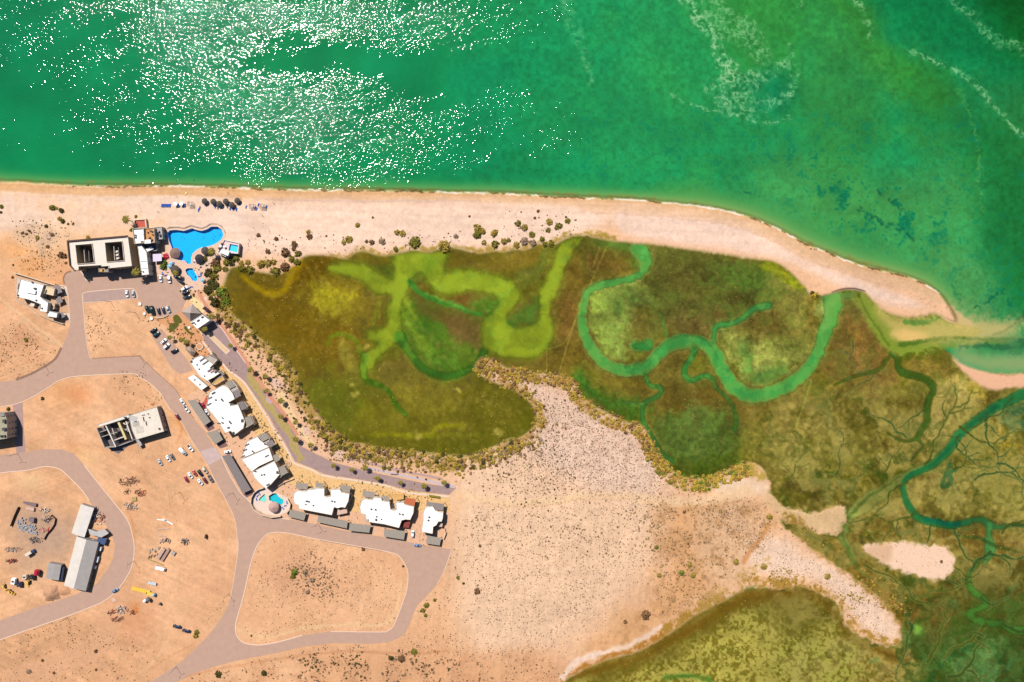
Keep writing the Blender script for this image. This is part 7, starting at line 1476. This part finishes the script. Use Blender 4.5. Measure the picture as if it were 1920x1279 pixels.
heap('pipe_heap', 'grey coil and junk heap right of the timber stacks', 347, 1016, 8, 7, 50, (METALG, DARK, WOODD), 1.2, .2); heap('rubble_row', 'brown grit heap in the yard left of the truck', 25, 1030, 17, 5, 90, (WOOD, GREYR), .8, .1); heap('batten_pile', 'red steel battens beside the grit heap', 22, 1052, 12, 4, 34, (mat('red_steel', T(190,80,66), .7,.15,2), WOODD), .4, .8)
heap('junk_heap', 'pale sheet and junk heap right of the block pallets', 84, 957, 11, 5, 50, (OFFW, PALEP, DARK), 1.2, .3); heap('junk_heap', 'dark junk heap inside the bent rusty fence', 90, 972, 10, 8, 70, (GREYD, WOODD, STUCCO), 1.4, .3); heap('tarp_heap', 'red tarpaulin heap at the lower right of the block yard', 84, 994, 13, 5, 40, (mat('red_tarp', T(226,50,44), .7,.1,1), STUCCO), 1.0, .4); heap('junk_heap', 'two dark scrap lumps below the block yard', 68, 1012, 14, 6, 50, (GREYD, DARK), 1.4, .1)
heap('junk_heap', 'rubble strewn between the long sheds and the street', 186, 972, 14, 12, 90, (WOODD, OFFW, TERRA), 1.0, .3); heap('crate_pile', 'dark crates and clutter east of the pale shed', 181, 962, 8, 12, 40, (DARK, GREYD), 1.2, .2)
mh = MB(); V_, F_, Sh_ = crown_arrays(1, 4, .5, 3)
def mound(label, x, y, rx, ry, h, m_):
    mb = MB(); n = 22; rg = 6; v = []
    for k in range(rg+1):
        f = k/rg
        for i in range(n): a = 2*math.pi*i/n; j = 1+.16*math.sin(i*2.3+k)+.1*math.sin(i*5.1); v.append((rx*S*(1-f)*j*math.cos(a), ry*S*(1-f)*j*math.sin(a), h*(math.sin(f*1.57)**1.3)+.18*math.sin(i*3.1+k*2)*f*(1-f)*4))
    f_ = [tuple(range(rg*n, rg*n+n))]
    for k in range(rg):
        for i in range(n): f_.append((k*n+i, k*n+(i+1) % n, (k+1)*n+(i+1) % n, (k+1)*n+i))
    o = mb.add(v, f_).build('sand_mound', m_, None, True); o.location = (*WP(x, y), -.02); return tag(o, label, 'mound')
mound('brown striped sand mound below the small grey shed', 97, 1112, 17, 16, 3.0, mat('brown_sand', T(206,154,118), .95, .2, .8, bump=.6)); mound('low brown sand spill right of the striped mound', 120, 1108, 14, 9, 1.0, mat('orange_sand', T(214,158,116), .95, .2, .8, bump=.5)); mound('low sandy heap near the unfinished building', 286, 757, 5, 4, .7, mat('pink_sand', T(214,150,110), .95, .2, .8, bump=.5))
for i, (x, y, L_, w_, a, c, h, l_) in enumerate(((303,1037,9.5,2.4,58,TIMB,1.3,'long pale timber stack, the upper one of two'), (311,1040,11,2.0,58,mat('brown_timber', T(198,158,140), .85,.15,1.2),1.2,'long brown timber stack right of the pale one'), (326,1037,3,2.6,58,GREYR,1.2,'short grey board stack at the end of the long stacks'))): stack('timber_stack', l_, x, y, a, L_, w_, h, 5, c)
TBp = sorted((287+random.uniform(-8,12), 1035+random.uniform(-9,10)) for _ in range(16))
for i in range(16): stack('timber_bundle', 'small timber bundle by the long stacks, %s from the left' % ORD[i], TBp[i][0], TBp[i][1], 60+random.uniform(-12,12), random.uniform(1.4,2.6), random.uniform(.5,.9), random.uniform(.3,.7), 2, random.choice((TIMB, WOOD, GREYR)), 'bundle', 'small timber bundles')
for i in range(7): stack('timber_bundle', '%s dark timber bundle in the line above the long stacks' % ORD[i], 301+i*2.9, 1013+random.uniform(-1.5,2), 66+random.uniform(-8,8), 3.0, .7, .8, 2, random.choice((WOODD, TIMB)), 'bundle', 'dark timber bundles')
for x, y, L_, a, c, l_ in ((304,975,8,-6,WHITE,'white long beam, upper of the two fanned beams'), (315,978,9,-30,WHITE,'white long beam slanting down to the right'), (308,991,9,1,STUCCO,'pink plank bundle below the white beams'), (304,1005,6,-8,TIMB,'thin pale plank above the timber bundles'), (292,1054,13,-22,OLIVEP,'long olive boards below the timber stacks'), (288,1126,.1,0,OFFW,'x')):
    if l_ != 'x': stack('beam', l_, x, y, a, L_, .9, .3, 3, c, 'beam')
slabobj('pallet', 'pink board pile by the kerb of the yard street', [(208,1123),(216,1121),(219,1127),(212,1129)], .3, STUCCO, 'pallet'); stack('site_cabin', 'small dark roofed white site toilet alone on the dirt', 387, 1005, 80, 2.6, 1.2, 2.2, 1, WOODD, 'cabin')

# ------------------------------------------------------------------ beach furniture and people
BLUEF = mat('blue_fabric', T(30,90,190), .8, .06, 2); WHITEF = mat('white_fabric', (.78,.78,.78), .8, .03, 2)
def make_lounger():
    r = bpy.data.objects.new('sun_lounger', None); COL.objects.link(r); mb = MB().box((0, 0, .28), (1.3, .62, .06)); v = [(-.65,-.31,.34),(-.65,.31,.34),(-1.2,.31,.7),(-1.2,-.31,.7)]; mb.add([(a, b_, c_) for a, b_, c_ in v]+[(a, b_, c_-.05) for a, b_, c_ in v], [(0,1,2,3),(7,6,5,4),(0,4,5,1),(1,5,6,2),(2,6,7,3),(3,7,4,0)]).build('cushion', BLUEF, r)
    for sx in (-.6, .55):
        for sy in (-.28, .28): MB().box((sx, sy, 0), (.06, .06, .28)).build('leg', METAL, r)
    return r
NTH = {}
def nth(t_):
    NTH[t_] = NTH.get(t_, -1)+1; return ORD[NTH[t_]]+' '+t_
LG = make_lounger(); first = [True]
def lounger(x, y, a, label, group, sc=1.25):
    o = LG if first[0] else copy_tree(LG); first[0] = False; o.location = (*WP(x, y), hz(x, y)); o.rotation_euler = (0, 0, math.radians(a)); o.scale = (sc,)*3; return tag(o, label, 'sun lounger', group)
for i in range(7): lounger(304+i*2.6, 384.5, 80, '%s blue sun lounger of the tight row at the left end of the beach set' % ordn[i], 'blue loungers in a row')
for x in (334, 337, 345, 348): lounger(x, 384, 80, nth('blue sun lounger beside the white square parasols'), 'loungers by the white parasols')
for x, y in ((375,389),(373,393),(387,383),(404,386),(409,388),(415,381),(427,386),(432,390),(438,391),(444,392),(450,381),(462,387.5)): lounger(x, y, 75, nth('blue sun lounger under the dark thatch umbrellas'), 'loungers under the thatch umbrellas')
for x, y in ((479,389),(482,391),(485,383),(500,387)): lounger(x, y, 70, nth('blue sun lounger by the wooden beach cabanas'), 'loungers by the cabanas')
for x, y in ((301,503),(318,497),(322,502),(370,490),(377,513),(375,518),(378,524),(360,538),(356,540),(366,490),(305,512),(312,516),(326,493)): lounger(x, y, (x*37) % 180, nth('blue sun lounger on the swimming pool deck'), 'pool deck loungers', 1.15)
for x, y in ((486,925),(488,929),(484,929),(481,935),(533,943),(536,948),(530,952),(538,941)): lounger(x, y, (x*41) % 180, nth('blue sun lounger on the round turquoise pool terrace'), 'terrace loungers', 1.1)
for x, y, l_ in ((328.5,382.5,'left one of two white square parasols on the beach'), (339.5,382,'right one of two white square parasols on the beach'), (366,489,'white square parasol by the dark thatch shelter'), (398,461,'small white parasol near the spa terrace')):
    r = empty('square_parasol', (*WP(x, y, 2.2), hz(x, y)), l_, 'parasol', None, .05); MB().cone((0,0), 1.75 if y < 400 else 1.1, 2.1, 2.7, .1, 4, math.pi/4).build('canopy', WHITEF, r); MB().cone((0,0), .04, 0, 2.2, .04, 6).build('pole', METALG, r)
for x, y, l_ in ((359,383.5,'wooden beach cabana left of the thatch umbrellas'), (474,388,'middle wooden beach cabana right of the thatch umbrellas'), (493.5,387.5,'rightmost wooden beach cabana')):
    r = empty('beach_cabana', (*WP(x, y), hz(x, y)), l_, 'cabana')
    for s1 in (-1, 1):
        for s2 in (-1, 1): MB().box((s1*1.7, s2*1.5, 0), (.14, .14, 2.3)).build('post', WOOD, r)
    mb = MB()
    for i in range(8): mb.box((-1.7+i*.486, 0, 2.3), (.22, 3.3, .1))
    mb.build('slatted_roof', WOOD, r); MB().box((-.3, .2, .35), (1.8, 1.9, .25)).build('daybed', WHITEF, r)
for i, (x, y) in enumerate(((383.5,377.5),(400,378.5),(411,382.5),(423,378),(434.5,384.5),(444.5,376.5))): palapa('dark thatch beach umbrella, %s from the left' % ordn[i], x, y, 2.2, 3.1, THATCHD, 'thatch_umbrella', 10, 'thatch umbrellas on the beach', True, 2.0)
for x, y, c, l_, cat in ((317,499,'lightblue','light blue round pool umbrella','parasol'), (320,494,'lightblue','second light blue pool umbrella nearer the pool bar','parasol'), (379,525.5,'lightblue','teal umbrella right of the kids pool','parasol'), (296,484,'white','large white square canopy below the restaurant','canopy')):
    r = empty('pool_umbrella', (*WP(x, y, 2.3), .05), l_, cat)
    if cat == 'canopy': MB().slab([(-3.2,-2.8),(3.4,-2.2),(3.0,3.2),(-3.4,2.8)], 3.0, 3.12).build('canopy_roof', mat('lilac_canvas', T(240,222,240), .8, .06, .8), r); [MB().box((a, b_, 0), (.12,.12,3.0)).build('post', METALG, r) for a, b_ in ((-3,-2.5),(3.1,-2),(2.8,2.9),(-3.1,2.5))]
    else: MB().cone((0,0), 1.35, 2.1, 2.7, .05, 8).build('canopy', PAINT[c], r); MB().cone((0,0), .04, 0, 2.15, .04, 6).build('pole', METALG, r)
for x, y, c, a, l_ in ((348.5,363.5,'yellow',20,'yellow kayak lying on the wet sand'),):
    r = loft([(-1.5,.08,.1,.2),(-.9,.36,.02,.3),(0,.42,0,.32),(.9,.36,.02,.3),(1.5,.08,.1,.2)]).build('kayak', PAINT[c], None, True); r.location = (*WP(x, y), hz(x, y)+.02); r.rotation_euler = (0,0,a); r.scale = (1,1.4,1); tag(r, l_, 'kayak')
SKIN = mat('skin', (.42,.24,.16), .6, .05, 3)
def person(x, y, ang, cloth, label, z=None, sc=1.0, pose=0):
    r = empty('person', (*WP(x, y), hz(x, y) if z is None else z), label, 'person', None, ang); r.scale = (sc,)*3
    J = [(0,0,.98),(0,0,1.2),(0,.01,1.42),(0,.01,1.55),(0,.03,1.66)]; R_ = [.15,.13,.15,.055,.095]; E = [(0,1),(1,2),(2,3),(3,4)]
    J.append((0,.03,1.76)); R_.append(.07); E.append((4,5))
    for s_ in (-1, 1):
        st = .16*s_*(1 if pose else .4); n = len(J); J += [(.10*s_,0,.9),(.11*s_,st,.5),(.11*s_,st*.9-.05,.08),(.11*s_,st*.9+.13,.04)]; R_ += [.1,.065,.042,.035]; E += [(0,n),(n,n+1),(n+1,n+2),(n+2,n+3)]
        n = len(J); J += [(.2*s_,0,1.4),(.27*s_,-st*.7,1.14),(.28*s_,-st*.7+.12,.92),(.28*s_,-st*.7+.16,.82)]; R_ += [.06,.042,.03,.034]; E += [(2,n),(n,n+1),(n+1,n+2),(n+2,n+3)]
        for q in range(4): k = len(J); J.append((.28*s_+(q-1.5)*.018,-st*.7+.19,.745-(.01 if q in (0,3) else 0))); R_.append(.009); E.append((n+3,k))
        k = len(J); J.append((.28*s_-.045*s_,-st*.7+.2,.79)); R_.append(.011); E.append((n+3,k))
    me = bpy.data.meshes.new('body'); me.from_pydata(J, E, []); o = new_obj('body', me, r, SKIN); sk = o.modifiers.new('skin', 'SKIN')
    for i, v in enumerate(me.skin_vertices[0].data): v.radius = (R_[i],)*2; v.use_root = i == 0
    o.modifiers.new('sub', 'SUBSURF').levels = 1
    MB().cone((0,0), .2, .72, 1.46, .17, 10, 0, .7).build('clothes', cloth, r, True); MB().cone((0,.0), .1, 1.7, 1.84, .05, 10).build('hair', WOODD, r, True)
    return r
NAVYC = mat('navy_cloth', (.03,.04,.09), .9, .1, 3); REDC = mat('red_cloth', (.4,.04,.04), .9, .1, 3)
person(428,362,.5,NAVYC,'person in dark clothes walking on the wet sand above the umbrellas', pose=1); person(297,396.5,1,NAVYC,'person in dark clothes walking behind the blue lounger row', pose=1); person(332.5,369,2,WHITEF,'person in white walking between the loungers and the sea', pose=1)
person(513,381,.3,WHITEF,'person in white standing right of the cabanas'); person(451,372,1,NAVYC,'person standing at the last thatch umbrella'); person(492,404,0,REDC,'person in red standing behind the right cabana')
person(330,336.5,0,REDC,'bather in red wading in the shallows', -.9); person(363.5,337.5,1,BLUEF,'bather in blue wading right of the other bather', -.9); person(467,450,1,NAVYC,'person in dark clothes on the sand right of the spa terrace', pose=1)
for x, y, l_ in ((341,444,'swimmer alone in the western half of the big pool'), (379,443,'swimmer by the pool net line'), (397,446,'swimmer right of the pool net, lower one'), (399,440,'swimmer right of the pool net, upper one'), (409,437,'swimmer at the rounded east end of the pool')): person(x, y, x, NAVYC, l_, -1.55)
for x, y, a, l_ in ((508,722,-.8,'dark bench group at the pink pad nearest the villas'), (565,813,-.8,'dark bench group at the second pink pad'), (634,863,-.2,'dark bench group below the third pink pad'), (738,889.5,-.1,'dark bench on the mauve path')):
    r = empty('park_bench', (*WP(x, y), .07), l_, 'bench', None, a)
    for i in range(3): MB().box((-1.4+i*1.4, (i % 2)*.3, .42), (1.1, .5, .08)).build('seat', DARK, r); MB().box((-1.4+i*1.4, (i % 2)*.3+.25, .5), (1.1, .07, .45)).build('backrest', DARK, r)
    for s1 in (-1.7, -.7, .7, 1.7): MB().box((s1, .15, 0), (.08, .45, .42)).build('leg', DARK, r)
for x, y, r_, l_ in ((1722,1029,0,''),):
    pass
# lone beach driftwood and rocks
for i, (x, y, s_) in enumerate(((137,350,2.2),(168,348,3.2),(188,350,2.0),(283,350,2.0),(300,349,1.6),(1590,485,2.2),(1525,467,2.2))):
    o = MB(); 
    for k in range(7): o.box((random.uniform(-s_, s_), random.uniform(-.5, .5), -.1), (random.uniform(.4, 1.4), random.uniform(.25, .7), random.uniform(.15, .45)), random.uniform(0, 3), (.6, .6))
    o = o.build('wrack_clump', mat('dark_wrack', T(86,62,40), .95, .3, 3)); o.location = (*WP(x, y), hz(x, y)); tag(o, '%s dark weed clump washed up at the waterline' % ORD[i], 'seaweed', 'weed clumps on the waterline')
